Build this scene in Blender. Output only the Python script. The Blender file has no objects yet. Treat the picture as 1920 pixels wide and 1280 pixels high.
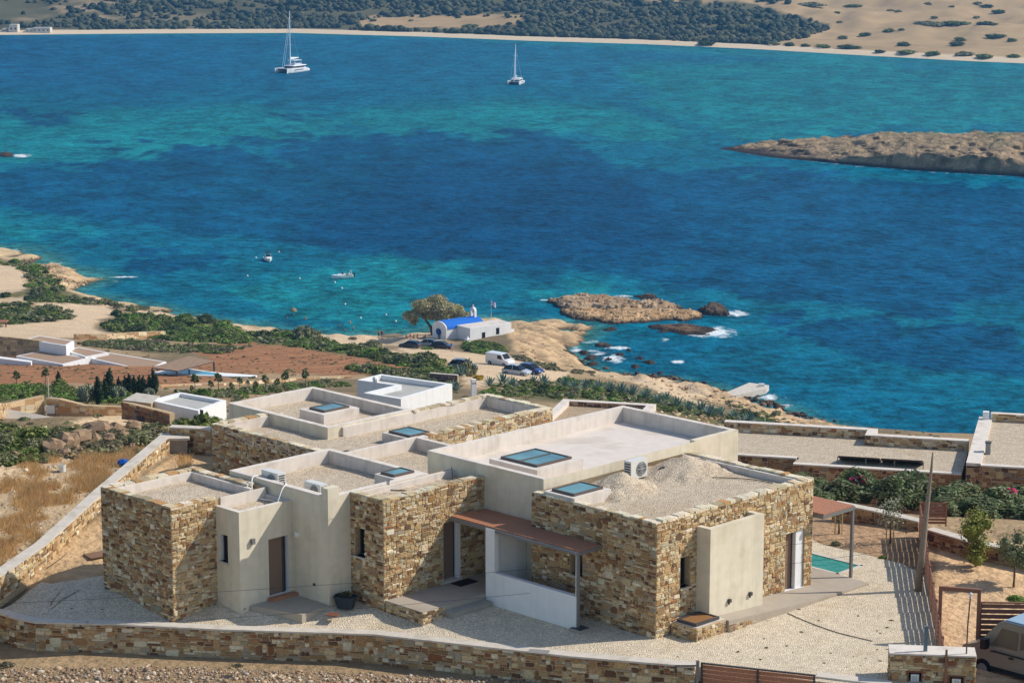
import bpy, math, random
import numpy as np
from mathutils import Vector, Matrix

random.seed(7)
rng = np.random.default_rng(7)
scn = bpy.context.scene
COL = scn.collection

# ------------------------------------------------------------------ camera, sky, sun, exposure
FOC, HORY, CAMZ = 4400.0, -225.0, 92.0           # focal length in photo pixels, horizon row, height above the sea
PITCH = math.atan((640 - HORY) / FOC)
cam_d = bpy.data.cameras.new('camera')
cam_d.sensor_width = 36
cam_d.lens = FOC / 1920 * 36
cam_d.clip_start = 1
cam_d.clip_end = 20000
cam = bpy.data.objects.new('camera', cam_d)
cam.location = (0, 0, CAMZ)
cam.rotation_euler = (math.pi / 2 - PITCH, 0, 0)
COL.objects.link(cam)
scn.camera = cam

SUN = Vector((1.216, 0.198, 1.07)).normalized()  # towards the sun
world = bpy.data.worlds.new('World')
scn.world = world
world.use_nodes = True
wn = world.node_tree
sky = wn.nodes.new('ShaderNodeTexSky')
sky.sky_type = 'NISHITA'
sky.sun_disc = False
sky.sun_elevation = math.asin(SUN.z)
sky.sun_rotation = math.atan2(SUN.x, SUN.y)
sky.altitude = 50
sky.air_density = 1.0
sky.dust_density = 0.6
bg = wn.nodes['Background']
bg.inputs['Strength'].default_value = 0.15
wn.links.new(sky.outputs[0], bg.inputs['Color'])
sun_d = bpy.data.lights.new('sun', 'SUN')
sun_d.energy = 4.3
sun_d.angle = math.radians(0.53)
sun_d.color = (1.0, 0.94, 0.85)
sun = bpy.data.objects.new('sun', sun_d)
sun.location = (60, 60, 160)
sun.rotation_euler = SUN.to_track_quat('Z', 'Y').to_euler()
COL.objects.link(sun)
scn.view_settings.view_transform = 'Standard'
scn.view_settings.look = 'None'
scn.view_settings.exposure = 0.0
scn.view_settings.gamma = 1.0
scn.view_settings.use_curve_mapping = False
scn.cycles.use_denoising = True
scn.cycles.max_bounces = 6
scn.cycles.diffuse_bounces = 3
scn.cycles.glossy_bounces = 3
scn.cycles.transmission_bounces = 4
scn.cycles.volume_bounces = 0
scn.cycles.caustics_reflective = False
scn.cycles.caustics_refractive = False

# ------------------------------------------------------------------ surveying helpers (photo pixel -> place)
CP, SP = math.cos(PITCH), math.sin(PITCH)


def ray(px, py):
    x = (px - 960) / FOC
    y = (py - 640) / FOC
    return x, CP - y * SP, -SP - y * CP


def P(px, py, z):
    d = ray(px, py)
    t = (z - CAMZ) / d[2]
    return d[0] * t, d[1] * t


def pix(X, Y, Z):
    dz = Z - CAMZ
    z = Y * CP - dz * SP
    return 960 + FOC * X / z, 640 - FOC * (dz * CP + Y * SP) / z


def lin(r, g, b):
    f = lambda c: ((c / 255) / 12.92 if c / 255 <= 0.04045 else ((c / 255 + 0.055) / 1.055) ** 2.4)
    return (f(r), f(g), f(b))


_HASH = rng.random((256, 256)).astype(np.float64)


def vnoise(x, y):
    x = np.asarray(x, float); y = np.asarray(y, float)
    xi = np.floor(x).astype(int); yi = np.floor(y).astype(int)
    fx = x - xi; fy = y - yi
    fx = fx * fx * (3 - 2 * fx); fy = fy * fy * (3 - 2 * fy)
    a = _HASH[xi & 255, yi & 255]; b = _HASH[(xi + 1) & 255, yi & 255]
    c = _HASH[xi & 255, (yi + 1) & 255]; d = _HASH[(xi + 1) & 255, (yi + 1) & 255]
    return (a * (1 - fx) + b * fx) * (1 - fy) + (c * (1 - fx) + d * fx) * fy


def fbm(x, y, o=4):
    s = 0; a = 0.5; t = 0
    for i in range(o):
        s = s + a * vnoise(x * 2 ** i + 17.3 * i, y * 2 ** i + 5.1 * i); t += a; a *= 0.5
    return s / t


def sstep(e0, e1, x):
    t = np.clip((x - e0) / (e1 - e0), 0, 1)
    return t * t * (3 - 2 * t)


def inpoly(px, py, poly):
    px = np.asarray(px, float); py = np.asarray(py, float)
    r = np.zeros(px.shape, bool)
    n = len(poly)
    for i in range(n):
        x0, y0 = poly[i]; x1, y1 = poly[(i + 1) % n]
        if y0 == y1:
            continue
        c = ((y0 > py) != (y1 > py)) & (px < (x1 - x0) * (py - y0) / (y1 - y0) + x0)
        r ^= c
    return r


# ------------------------------------------------------------------ object helpers
def put(o, name, parent=None):
    COL.objects.link(o)
    if parent is not None:
        o.parent = parent
    return o


def tag(o, label=None, cat=None, group=None, kind=None):
    if label: o['label'] = label
    if cat: o['category'] = cat
    if group: o['group'] = group
    if kind: o['kind'] = kind
    return o


def thing(name, label, cat, loc=(0, 0, 0), rz=0.0, group=None):
    o = bpy.data.objects.new(name, None)
    o.empty_display_size = 0.3
    put(o, name)
    o.location = loc
    o.rotation_euler = (0, 0, rz)
    return tag(o, label, cat, group)


class MB:
    """collects faces and links them as ONE mesh object"""

    def __init__(s):
        s.v = []; s.f = []; s.c = []; s.m = []

    def add(s, vs, fs, col=None, mi=0):
        n = len(s.v)
        s.v.extend(vs)
        for f in fs:
            s.f.append([i + n for i in f]); s.c.append(col); s.m.append(mi)
        return s

    def box(s, x0, x1, y0, y1, z0, z1, col=None, mi=0, rz=0.0, c=(0, 0), skip=()):
        vs = [(x0, y0, z0), (x1, y0, z0), (x1, y1, z0), (x0, y1, z0), (x0, y0, z1), (x1, y0, z1), (x1, y1, z1), (x0, y1, z1)]
        if rz:
            cs, sn = math.cos(rz), math.sin(rz)
            vs = [(c[0] + cs * (x - c[0]) - sn * (y - c[1]), c[1] + sn * (x - c[0]) + cs * (y - c[1]), z) for x, y, z in vs]
        fs = {'b': (0, 3, 2, 1), 't': (4, 5, 6, 7), 'f': (0, 1, 5, 4), 'r': (1, 2, 6, 5), 'k': (2, 3, 7, 6), 'l': (3, 0, 4, 7)}
        return s.add(vs, [q for k, q in fs.items() if k not in skip], col, mi)

    def prism(s, pts, z0, z1, col=None, mi=0, top=None):
        """pts counter-clockwise in plan; z0/z1 numbers or per-point lists"""
        n = len(pts)
        a = z0 if isinstance(z0, (list, tuple)) else [z0] * n
        b = z1 if isinstance(z1, (list, tuple)) else [z1] * n
        vs = [(p[0], p[1], a[i]) for i, p in enumerate(pts)] + [(p[0], p[1], b[i]) for i, p in enumerate(pts)]
        fs = [list(range(n, 2 * n)), list(range(n - 1, -1, -1))] + [(i, (i + 1) % n, n + (i + 1) % n, n + i) for i in range(n)]
        return s.add(vs, fs, col, mi)

    def tube(s, pts, r, seg=8, col=None, mi=0, caps=True):
        pts = [Vector(p) for p in pts]
        rr = r if isinstance(r, (list, tuple)) else [r] * len(pts)
        n = len(pts); vs = []; fs = []
        for i, p in enumerate(pts):
            d = (pts[min(i + 1, n - 1)] - pts[max(i - 1, 0)]).normalized()
            up = Vector((0, 0, 1)) if abs(d.z) < 0.95 else Vector((1, 0, 0))
            a = d.cross(up).normalized(); b = d.cross(a).normalized()
            for k in range(seg):
                t = 2 * math.pi * k / seg
                vs.append(tuple(p + (a * math.cos(t) + b * math.sin(t)) * rr[i]))
        for i in range(n - 1):
            for k in range(seg):
                fs.append((i * seg + k, i * seg + (k + 1) % seg, (i + 1) * seg + (k + 1) % seg, (i + 1) * seg + k))
        if caps:
            fs.append(list(range(seg - 1, -1, -1))); fs.append(list(range((n - 1) * seg, n * seg)))
        return s.add(vs, fs, col, mi)

    def ball(s, c, r, sub=(8, 6), col=None, mi=0, jit=0.0):
        rx, ry, rz = r if isinstance(r, (list, tuple)) else (r, r, r)
        nu, nv = sub; vs = [(c[0], c[1], c[2] - rz)]; fs = []
        for j in range(1, nv):
            ph = -math.pi / 2 + math.pi * j / nv
            for i in range(nu):
                t = 2 * math.pi * i / nu
                q = 1 + random.uniform(-jit, jit)
                vs.append((c[0] + rx * q * math.cos(ph) * math.cos(t), c[1] + ry * q * math.cos(ph) * math.sin(t), c[2] + rz * q * math.sin(ph)))
        vs.append((c[0], c[1], c[2] + rz)); top = len(vs) - 1
        for i in range(nu):
            fs.append((0, 1 + (i + 1) % nu, 1 + i))
            for j in range(nv - 2):
                a = 1 + j * nu; b = a + nu
                fs.append((a + i, a + (i + 1) % nu, b + (i + 1) % nu, b + i))
            a = 1 + (nv - 2) * nu
            fs.append((a + i, a + (i + 1) % nu, top))
        return s.add(vs, fs, col, mi)

    def loft(s, secs, col=None, mi=0, caps=True):
        n = len(secs[0]); vs = [tuple(p) for q in secs for p in q]; fs = []
        for i in range(len(secs) - 1):
            for k in range(n):
                fs.append((i * n + k, i * n + (k + 1) % n, (i + 1) * n + (k + 1) % n, (i + 1) * n + k))
        if caps:
            fs.append(list(range(n - 1, -1, -1))); fs.append(list(range((len(secs) - 1) * n, len(secs) * n)))
        return s.add(vs, fs, col, mi)

    def mesh(s, name, mats, smooth=False):
        me = bpy.data.meshes.new(name)
        me.from_pydata(s.v, [], s.f)
        for m in (mats if isinstance(mats, (list, tuple)) else [mats]):
            me.materials.append(m)
        if any(s.m):
            me.polygons.foreach_set('material_index', s.m)
        if any(c is not None for c in s.c):
            at = me.attributes.new('col', 'FLOAT_COLOR', 'FACE')
            arr = np.array([(*(c if c is not None else (0.5, 0.5, 0.5)), 1.0) for c in s.c], dtype=np.float32)
            at.data.foreach_set('color', arr.ravel())
        if smooth:
            me.polygons.foreach_set('use_smooth', [True] * len(s.f))
        me.update()
        return me

    def build(s, name, mats, parent=None, smooth=False):
        return put(bpy.data.objects.new(name, s.mesh(name, mats, smooth)), name, parent)


def npmesh(name, V, F, mat, fcol=None, vcols=None, smooth=False):
    """V (n,3), F (m,k) arrays -> mesh, with per-face or per-vertex colour attributes"""
    V = np.asarray(V, np.float32); F = np.asarray(F, np.int32)
    me = bpy.data.meshes.new(name)
    me.vertices.add(len(V)); me.vertices.foreach_set('co', V.ravel())
    k = F.shape[1]
    me.loops.add(F.size); me.loops.foreach_set('vertex_index', F.ravel())
    me.polygons.add(len(F)); me.polygons.foreach_set('loop_start', np.arange(0, F.size, k, dtype=np.int32))
    if smooth:
        me.polygons.foreach_set('use_smooth', np.ones(len(F), bool))
    if fcol is not None:
        a = me.attributes.new('col', 'FLOAT_COLOR', 'FACE')
        c = np.ones((len(F), 4), np.float32); c[:, :3] = fcol; a.data.foreach_set('color', c.ravel())
    for nm, vc in (vcols or {}).items():
        a = me.attributes.new(nm, 'FLOAT_COLOR', 'POINT')
        c = np.ones((len(V), 4), np.float32)
        vc = np.asarray(vc)
        c[:, :3] = vc if vc.ndim == 2 else vc[:, None]
        a.data.foreach_set('color', c.ravel())
    me.materials.append(mat)
    me.update(calc_edges=True)
    return me


# ------------------------------------------------------------------ materials
def mat(name, col, rough=0.8, var=0.12, scale=3.0, bump=0.0, bscale=30.0, spec=0.3, metal=0.0, col2=None, attr=None, vor=None, detail=6, blotch=None, coat=0.0, ior=1.45, backl=0.0, streak=0.0):
    """procedural material: base colour (or the mesh colour attribute) with noise variation, blotches, grain and relief"""
    m = bpy.data.materials.new(name)
    m.use_nodes = True
    nt = m.node_tree; N = nt.nodes; L = nt.links
    b = N['Principled BSDF']
    b.inputs['Roughness'].default_value = rough
    b.inputs['Specular IOR Level'].default_value = spec
    b.inputs['Metallic'].default_value = metal
    b.inputs['IOR'].default_value = ior
    if coat: b.inputs['Coat Weight'].default_value = coat
    tc = N.new('ShaderNodeTexCoord')
    def noise(sc, det=detail, src='Object'):
        n = N.new('ShaderNodeTexNoise'); n.inputs['Scale'].default_value = sc; n.inputs['Detail'].default_value = det
        L.new(tc.outputs[src], n.inputs['Vector']); return n
    def mix(fac, a, bb, mode='MIX'):
        x = N.new('ShaderNodeMix'); x.data_type = 'RGBA'; x.blend_type = mode
        for sock, val in ((x.inputs[0], fac), (x.inputs[6], a), (x.inputs[7], bb)):
            if hasattr(val, 'links'): L.new(val, sock)
            elif isinstance(val, (int, float)): sock.default_value = val
            else: sock.default_value = (*val, 1)
        return x.outputs[2]
    if attr:
        at = N.new('ShaderNodeAttribute'); at.attribute_name = attr; base = at.outputs['Color']
    else:
        rgb = N.new('ShaderNodeRGB'); rgb.outputs[0].default_value = (*col, 1); base = rgb.outputs[0]
    if col2 is not None:
        n = noise(scale)
        r = N.new('ShaderNodeMapRange'); r.inputs[1].default_value = 0.35; r.inputs[2].default_value = 0.65
        L.new(n.outputs['Fac'], r.inputs[0]); base = mix(r.outputs[0], base, col2)
    if vor:                                   # loose stones: every cell its own tone
        v = N.new('ShaderNodeTexVoronoi'); v.inputs['Scale'].default_value = vor[0]
        L.new(tc.outputs['Object'], v.inputs['Vector'])
        sep = N.new('ShaderNodeSeparateColor'); L.new(v.outputs['Color'], sep.inputs[0])
        r = N.new('ShaderNodeMapRange'); r.inputs[3].default_value = 1 - vor[1]; r.inputs[4].default_value = 1 + vor[1] * 0.55
        L.new(sep.outputs[0], r.inputs[0]); base = mix(1.0, base, r.outputs[0], 'MULTIPLY')
        r2 = N.new('ShaderNodeMapRange'); r2.inputs[1].default_value = 0.0; r2.inputs[2].default_value = 0.55 ; r2.inputs[3].default_value = 1.05; r2.inputs[4].default_value = 0.6
        L.new(v.outputs['Distance'], r2.inputs[0]); base = mix(0.8, base, r2.outputs[0], 'MULTIPLY')
    if blotch:
        n = noise(blotch[0], 5)
        r = N.new('ShaderNodeMapRange'); r.inputs[1].default_value = blotch[2]; r.inputs[2].default_value = blotch[2] + 0.12
        L.new(n.outputs['Fac'], r.inputs[0]); base = mix(r.outputs[0], base, mix(1.0, base, blotch[1], 'MULTIPLY'))
    if var:
        n = noise(scale * 2.7)
        r = N.new('ShaderNodeMapRange'); r.inputs[1].default_value = 0.25; r.inputs[2].default_value = 0.75
        r.inputs[3].default_value = 1 - var; r.inputs[4].default_value = 1 + var
        L.new(n.outputs['Fac'], r.inputs[0]); base = mix(1.0, base, r.outputs[0], 'MULTIPLY')
    if streak:                                # faint rain streaks running down the wall
        mp_ = N.new('ShaderNodeMapping'); mp_.inputs['Scale'].default_value = (3.2, 3.2, 0.22); L.new(tc.outputs['Object'], mp_.inputs[0])
        n = N.new('ShaderNodeTexNoise'); n.inputs['Scale'].default_value = 1.0; n.inputs['Detail'].default_value = 6; L.new(mp_.outputs[0], n.inputs['Vector'])
        r = N.new('ShaderNodeMapRange'); r.inputs[1].default_value = 0.48; r.inputs[2].default_value = 0.72; r.inputs[3].default_value = 1.0; r.inputs[4].default_value = 1 - streak
        L.new(n.outputs['Fac'], r.inputs[0]); base = mix(1.0, base, r.outputs[0], 'MULTIPLY')
    L.new(base, b.inputs['Base Color'])
    if bump:
        n = noise(bscale, 4)
        bp = N.new('ShaderNodeBump'); bp.inputs['Strength'].default_value = bump; bp.inputs['Distance'].default_value = 1.0 / bscale
        src = n.outputs['Fac']
        if vor:
            src = v.outputs['Distance']; bp.inputs['Distance'].default_value = -0.7 / vor[0]
        L.new(src, bp.inputs['Height']); L.new(bp.outputs[0], b.inputs['Normal'])
    if backl:                                 # thin leaves let some light through
        t = N.new('ShaderNodeBsdfTranslucent'); L.new(base, t.inputs['Color'])
        ms = N.new('ShaderNodeMixShader'); ms.inputs[0].default_value = backl
        L.new(b.outputs[0], ms.inputs[1]); L.new(t.outputs[0], ms.inputs[2]); L.new(ms.outputs[0], N['Material Output'].inputs['Surface'])
    return m


M = {}
M['stone'] = mat('rubble stone', None, 0.9, 0.26, 6, 0.7, 22, attr='col', spec=0.15)
M['mortar'] = mat('mortar', lin(186, 162, 128), 0.95, 0.2, 4, 0.5, 40, spec=0.1)
M['cream'] = mat('cream plaster', lin(219, 208, 184), 0.9, 0.07, 1.1, 0.2, 45, spec=0.15, blotch=(0.9, (0.92, 0.91, 0.88), 0.55), streak=0.14)
M['white'] = mat('white plaster', lin(232, 231, 228), 0.9, 0.04, 1.0, 0.1, 50, spec=0.15, streak=0.08)
M['roofwhite'] = mat('pale roof coating', lin(220, 209, 196), 0.9, 0.06, 1.2, 0.15, 30, spec=0.12, blotch=(1.1, (0.86, 0.84, 0.82), 0.54), streak=0.16)
M['slabroof'] = mat('pale roof screed', lin(216, 205, 193), 0.9, 0.07, 0.8, 0.2, 25, spec=0.12, blotch=(0.55, (0.87, 0.85, 0.82), 0.52))
M['gravel'] = mat('roof gravel', lin(232, 212, 184), 0.95, 0.10, 0.8, 0.9, 40, spec=0.1, vor=(21.0, 0.36), blotch=(0.4, (0.93, 0.9, 0.86), 0.55))
M['yardgravel'] = mat('cream gravel', lin(250, 231, 200), 0.95, 0.08, 0.7, 0.9, 40, spec=0.1, vor=(19.0, 0.30), blotch=(0.5, (0.94, 0.91, 0.86), 0.56))
M['concrete'] = mat('concrete', lin(163, 155, 143), 0.9, 0.10, 1.5, 0.25, 35, spec=0.15, blotch=(0.9, (0.85, 0.85, 0.85), 0.55))
M['capconc'] = mat('wall cap concrete', lin(205, 195, 180), 0.9, 0.10, 1.6, 0.3, 35, spec=0.12, blotch=(1.3, (0.84, 0.83, 0.8), 0.54))
M['terrace'] = mat('grey beige screed', lin(172, 160, 143), 0.85, 0.06, 0.8, 0.1, 30, spec=0.2, blotch=(0.6, (0.92, 0.91, 0.9), 0.54))
M['wood'] = mat('red brown slats', lin(176, 122, 92), 0.6, 0.15, 6, 0.15, 50, spec=0.3)
M['fencewood'] = mat('brown fence boards', lin(140, 98, 78), 0.65, 0.12, 6, 0.15, 50, spec=0.25)
M['metal'] = mat('grey brown steel', lin(118, 116, 114), 0.45, 0.05, 4, 0, spec=0.5)
M['darkmetal'] = mat('dark grey steel', lin(70, 66, 66), 0.5, 0.06, 5, 0, spec=0.5)
M['door'] = mat('taupe door', lin(128, 104, 86), 0.55, 0.05, 3, 0.05, 40, spec=0.3)
M['glass'] = mat('dark window glass', lin(18, 20, 22), 0.08, 0.0, 1, spec=0.5)
M['skyglass'] = mat('sky tinted skylight glass', lin(58, 106, 112), 0.05, 0.22, 0.55, spec=0.8, col2=lin(96, 146, 146))  # teal and its paler patches paint the sky reflection into the glass
M['frame'] = mat('bronze frame', lin(96, 84, 76), 0.5, 0.05, 4, spec=0.4)
M['paint'] = mat('painted metal', None, 0.35, 0.03, 5, spec=0.5, attr='col')
M['matte'] = mat('matte surface', None, 0.8, 0.08, 6, 0.1, 30, spec=0.2, attr='col')
M['carpaint'] = mat('car paint', None, 0.28, 0.02, 4, spec=0.5, attr='col', coat=0.6)
M['leaf'] = mat('leaves', None, 0.75, 0.15, 0.8, spec=0.2, attr='col', backl=0.25)
M['bark'] = mat('bark', lin(110, 92, 74), 0.95, 0.25, 6, 0.6, 20, spec=0.1)
M['rock'] = mat('coast rock', None, 0.95, 0.28, 0.35, 0.8, 1.6, spec=0.1, attr='col', detail=9)
M['rubble'] = mat('loose rubble', None, 0.95, 0.2, 5, 0.5, 20, spec=0.1, attr='col')
M['boat'] = mat('gelcoat', None, 0.25, 0.02, 2, spec=0.5, attr='col')
M['skin'] = mat('people', None, 0.7, 0.05, 6, spec=0.3, attr='col')
# ------------------------------------------------------------------ terrain heights
ZG = 66.5                                         # level of the villa's yard
YARD_PX = [(-16, 1140), (66, 1165), (219, 1168), (412, 1177), (700, 1187), (1072, 1229), (1305, 1247), (1660, 1292), (1766, 1300), (1752, 1180), (1744, 1082),
           (1690, 1056), (1620, 1038), (1540, 1020), (1480, 990), (900, 900), (420, 985), (190, 1078), (60, 1112)]
YARD = [P(x, y, ZG) for x, y in YARD_PX]


def wall_dz(px):                                  # the yard falls a little towards the left end of the front wall
    return float(np.interp(px, [-150, 0, 300, 700, 950, 1150], [-0.40, -0.40, -0.38, -0.30, -0.12, 0.0]))


def _controls():
    pts = []
    prof_l = [(46, 60), (62, 64.3), (70, 65.2), (83, 66.5), (95, 67.75), (106, 67.6), (120, 63.5), (150, 56), (190, 48), (250, 37.5), (300, 28.5), (350, 20.5), (400, 14), (450, 9), (500, 5.5), (535, 3)]
    prof_c = [(46, 60), (62, 64.3), (70, 65.4), (78, 66.2), (95, 66.3), (110, 64), (130, 59.5), (155, 54.5), (200, 45.5), (250, 36.5), (300, 28), (350, 20), (400, 12), (440, 6), (460, 3.4)]
    prof_r = [(46, 60), (62, 64.3), (70, 65.6), (78, 66.2), (92, 66.3), (112, 60.5), (150, 52), (200, 42.5), (250, 31), (300, 20.5), (345, 9.5), (365, 3)]
    prof_m = [(150, 52.5), (200, 43.5), (250, 33.5), (300, 23.5), (350, 13.5), (390, 5), (405, 1.5)]
    for b, pr in ((-0.30, prof_l), (-0.20, prof_l), (-0.10, None), (0.0, prof_c), (0.09, prof_m), (0.165, prof_r), (0.27, prof_r)):
        if pr is None:
            pr = [(d, 0.45 * np.interp(d, [q[0] for q in prof_l], [q[1] for q in prof_l]) + 0.55 * z) for d, z in prof_c if d < 380] + [(400, 12.5), (440, 7.5)]
        for d, z in pr:
            pts.append((b * d, d, z))
    for x, y, z in [(-120, 1195, 65.1), (0, 1206, 65.1), (255, 1232, 65.12), (500, 1244, 65.18), (693, 1252, 65.2), (1000, 1270, 65.3), (1300, 1292, 65.4), (250, 1275, 65.25), (700, 1285, 65.3), (0, 1118, 66.5), (100, 1090, 66.5), (197, 1085, 66.5), (395, 874, 67.7), (330, 850, 67.7),
                    (1850, 1100, 66.4), (1800, 1190, 66.2), (1900, 1030, 66.4), (1650, 990, 66.45), (1700, 975, 66.45), (150, 930, 67.4), (60, 1000, 67.0), (250, 900, 67.7)]:
        pts.append((*P(x, y, z), z))
    coast = [(-120, 452), (0, 468), (60, 482), (112, 497), (150, 511), (192, 524), (165, 535), (125, 548), (200, 561), (300, 581), (400, 600), (470, 610), (540, 622), (600, 628), (660, 631), (740, 630), (810, 620), (880, 598),
             (930, 600), (975, 607), (1030, 603), (1120, 612), (1075, 637), (1065, 655), (1082, 676), (1110, 697), (1160, 703), (1250, 710), (1310, 724), (1360, 738), (1440, 757), (1490, 778), (1550, 798), (1630, 818), (1700, 831), (1790, 841), (1900, 850), (2050, 862)]
    for x, y in coast:
        pts.append((*P(x, y, 0), 0.0))
    for x, y in [(-100, 420), (60, 440), (170, 490), (260, 520), (230, 540), (330, 560), (450, 584), (600, 605), (750, 605), (870, 575), (960, 585), (1050, 586), (1170, 612), (1160, 640), (1150, 668), (1180, 688), (1300, 700), (1420, 715), (1500, 745), (1600, 785), (1720, 805), (1900, 825), (2060, 835)]:
        pts.append((*P(x, y, 0), -3.0))
    for x, y in [(-100, 300), (300, 400), (700, 450), (1100, 480), (1500, 560), (1900, 650)]:
        pts.append((*P(x, y, 0), -7.0))
    for x, y, z in [(60, 520, 3.5), (20, 545, 5), (150, 565, 3), (150, 520, 1.3), (300, 605, 5), (450, 632, 6), (560, 640, 4), (690, 640, 1.6), (780, 640, 2.2), (840, 655, 3), (890, 640, 3.2), (950, 640, 3.2),
                    (1010, 630, 2.8), (1060, 620, 2.0), (1030, 655, 3.2), (900, 690, 6), (975, 702, 7), (1050, 700, 5), (1110, 712, 4), (1200, 722, 3.2), (1300, 742, 3.2), (1400, 772, 3.4)]:
        pts.append((*P(x, y, z), z))
    return np.array(pts)


_C = _controls()
_K = np.hypot(_C[:, None, 0] - _C[None, :, 0], _C[:, None, 1] - _C[None, :, 1])
_n = len(_C)
_A = np.zeros((_n + 3, _n + 3))
_A[:_n, :_n] = _K - np.eye(_n) * 0.4
_A[:_n, _n] = 1; _A[:_n, _n + 1] = _C[:, 0]; _A[:_n, _n + 2] = _C[:, 1]
_A[_n:, :_n] = _A[:_n, _n:].T
_W = np.linalg.solve(_A, np.concatenate([_C[:, 2], np.zeros(3)]))
GX0, GY0, GS = -230.0, 44.0, 1.25
_gx = np.arange(GX0, 230, GS); _gy = np.arange(GY0, 660, GS)
_GX, _GY = np.meshgrid(_gx, _gy, indexing='ij')
_Z = _W[_n] + _W[_n + 1] * _GX + _W[_n + 2] * _GY
for i in range(_n):
    _Z += _W[i] * np.hypot(_GX - _C[i, 0], _GY - _C[i, 1])
_rough = 0.25 + 0.5 * sstep(100, 112, _GY) * (1 - sstep(150, 180, _GY))
_shore = np.exp(-((_Z - 0.7) / 2.2) ** 2)
_Z += (fbm(_GX / 9, _GY / 9, 4) - 0.5) * 2 * _rough * sstep(60, 75, _GY) * np.where(_GY < 96, 0.35, 1) + (fbm(_GX / 5, _GY / 5 + 40, 4) - 0.5) * 3.0 * _shore
_in = inpoly(_GX, _GY, YARD)
_d = np.full(_GX.shape, 9.0)
for i in range(len(YARD)):
    ax, ay = YARD[i]; bx, by = YARD[(i + 1) % len(YARD)]
    tt = np.clip(((_GX - ax) * (bx - ax) + (_GY - ay) * (by - ay)) / ((bx - ax) ** 2 + (by - ay) ** 2), 0, 1)
    _d = np.minimum(_d, np.hypot(_GX - ax - tt * (bx - ax), _GY - ay - tt * (by - ay)))
_Z = np.where(_in, np.minimum(_Z, ZG - 0.04 - 0.7 * sstep(0.3, 1.6, _d)), _Z)

_fw = [(*P(x, y, ZG + wall_dz(x)), wall_dz(x)) for x, y in [(-150, 1118), (-60, 1139), (0, 1149), (66, 1165), (219, 1169), (412, 1178.5), (700, 1187.6), (1072, 1229), (1303, 1248)]]
for (ax, ay, az), (bx, by, bz) in zip(_fw[:-1], _fw[1:]):
    tt = np.clip(((_GX - ax) * (bx - ax) + (_GY - ay) * (by - ay)) / ((bx - ax) ** 2 + (by - ay) ** 2), 0, 1)
    dd = np.hypot(_GX - ax - tt * (bx - ax), _GY - ay - tt * (by - ay)); lim = ZG - 1.02 + az + tt * (bz - az)
    _Z = np.where(dd < 2.4, np.minimum(_Z, lim + 0.12 * np.clip(dd - 1.2, 0, 2)), _Z)


def ground(x, y):
    x = np.clip((np.asarray(x, float) - GX0) / GS, 0, len(_gx) - 1.001); y = np.clip((np.asarray(y, float) - GY0) / GS, 0, len(_gy) - 1.001)
    i = x.astype(int); j = y.astype(int); fx = x - i; fy = y - j
    return (_Z[i, j] * (1 - fx) + _Z[i + 1, j] * fx) * (1 - fy) + (_Z[i, j + 1] * (1 - fx) + _Z[i + 1, j + 1] * fx) * fy


_T = np.concatenate([np.arange(55, 140, 0.4), np.arange(140, 650, 1.0)])


def G(px, py, sea=False):
    """the place on the ground seen at a photo pixel"""
    d = ray(px, py)
    t = _T / d[1]
    X = d[0] * t; Y = d[1] * t; Zr = CAMZ + d[2] * t
    g = ground(X, Y)
    if sea: g = np.maximum(g, 0)
    k = np.argmax(Zr < g)
    if k == 0:
        x, y = P(px, py, 0); return x, y, 0.0
    a = Zr[k - 1] - g[k - 1]; b = g[k] - Zr[k]; f = a / (a + b + 1e-9)
    x = X[k - 1] + (X[k] - X[k - 1]) * f; y = Y[k - 1] + (Y[k] - Y[k - 1]) * f
    return float(x), float(y), float(ground(x, y))


# ------------------------------------------------------------------ terrain sheet and its soils
def polar(b0, b1, nb, d0, d1, nd):
    b = np.linspace(b0, b1, nb); d = np.geomspace(d0, d1, nd)
    B, D = np.meshgrid(b, d, indexing='ij')
    idx = np.arange(nb * nd).reshape(nb, nd)
    F = np.stack([idx[:-1, :-1], idx[1:, :-1], idx[1:, 1:], idx[:-1, 1:]], -1).reshape(-1, 4)
    return (B * D).ravel(), D.ravel(), F


def soft(px, py, poly, r=6):
    s = 0
    for k in range(7):
        a = k * 0.9
        s = s + inpoly(px + r * math.cos(a * 2.4) * (k / 6), py + 0.5 * r * math.sin(a * 2.4) * (k / 6), poly)
    return s / 7.0


SAND = [[(-60, 492), (30, 500), (48, 512), (50, 546), (-60, 556)], [(-60, 560), (40, 556), (60, 562), (-60, 572)],
        [(80, 566), (200, 573), (216, 586), (190, 600), (178, 612), (190, 622), (245, 634), (130, 634), (0, 640), (-60, 640), (-60, 612), (60, 606), (140, 597), (130, 586), (60, 572)],
        [(226, 578), (245, 578), (345, 590), (345, 597), (270, 588)], [(418, 602), (440, 604), (480, 618), (482, 627), (455, 618)],
        [(600, 624), (820, 618), (830, 640), (700, 650), (640, 642), (608, 634)], [(610, 632), (690, 648), (730, 656), (800, 668), (720, 668), (640, 646)],
        [(745, 652), (830, 652), (880, 662), (960, 668), (1010, 690), (1075, 700), (1040, 716), (960, 718), (890, 726), (862, 716), (872, 700), (830, 672), (760, 664)],
        [(1165, 704), (1260, 708), (1330, 728), (1330, 742), (1290, 744), (1350, 768), (1360, 776), (1290, 752), (1200, 720)]]
OCHRE = [[(-80, 664), (60, 690), (200, 706), (420, 702), (560, 700), (660, 705), (730, 698), (790, 690), (640, 665), (560, 652), (470, 642), (330, 650), (400, 672), (330, 690), (240, 700), (120, 682), (60, 672)],
         [(-80, 640), (120, 650), (250, 672), (320, 690), (420, 708), (460, 716), (300, 726), (150, 720), (-80, 726)]]
DRY = [[(-80, 880), (60, 862), (180, 850), (300, 838), (322, 848), (190, 945), (100, 1010), (0, 1075), (-80, 1120)]]
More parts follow.
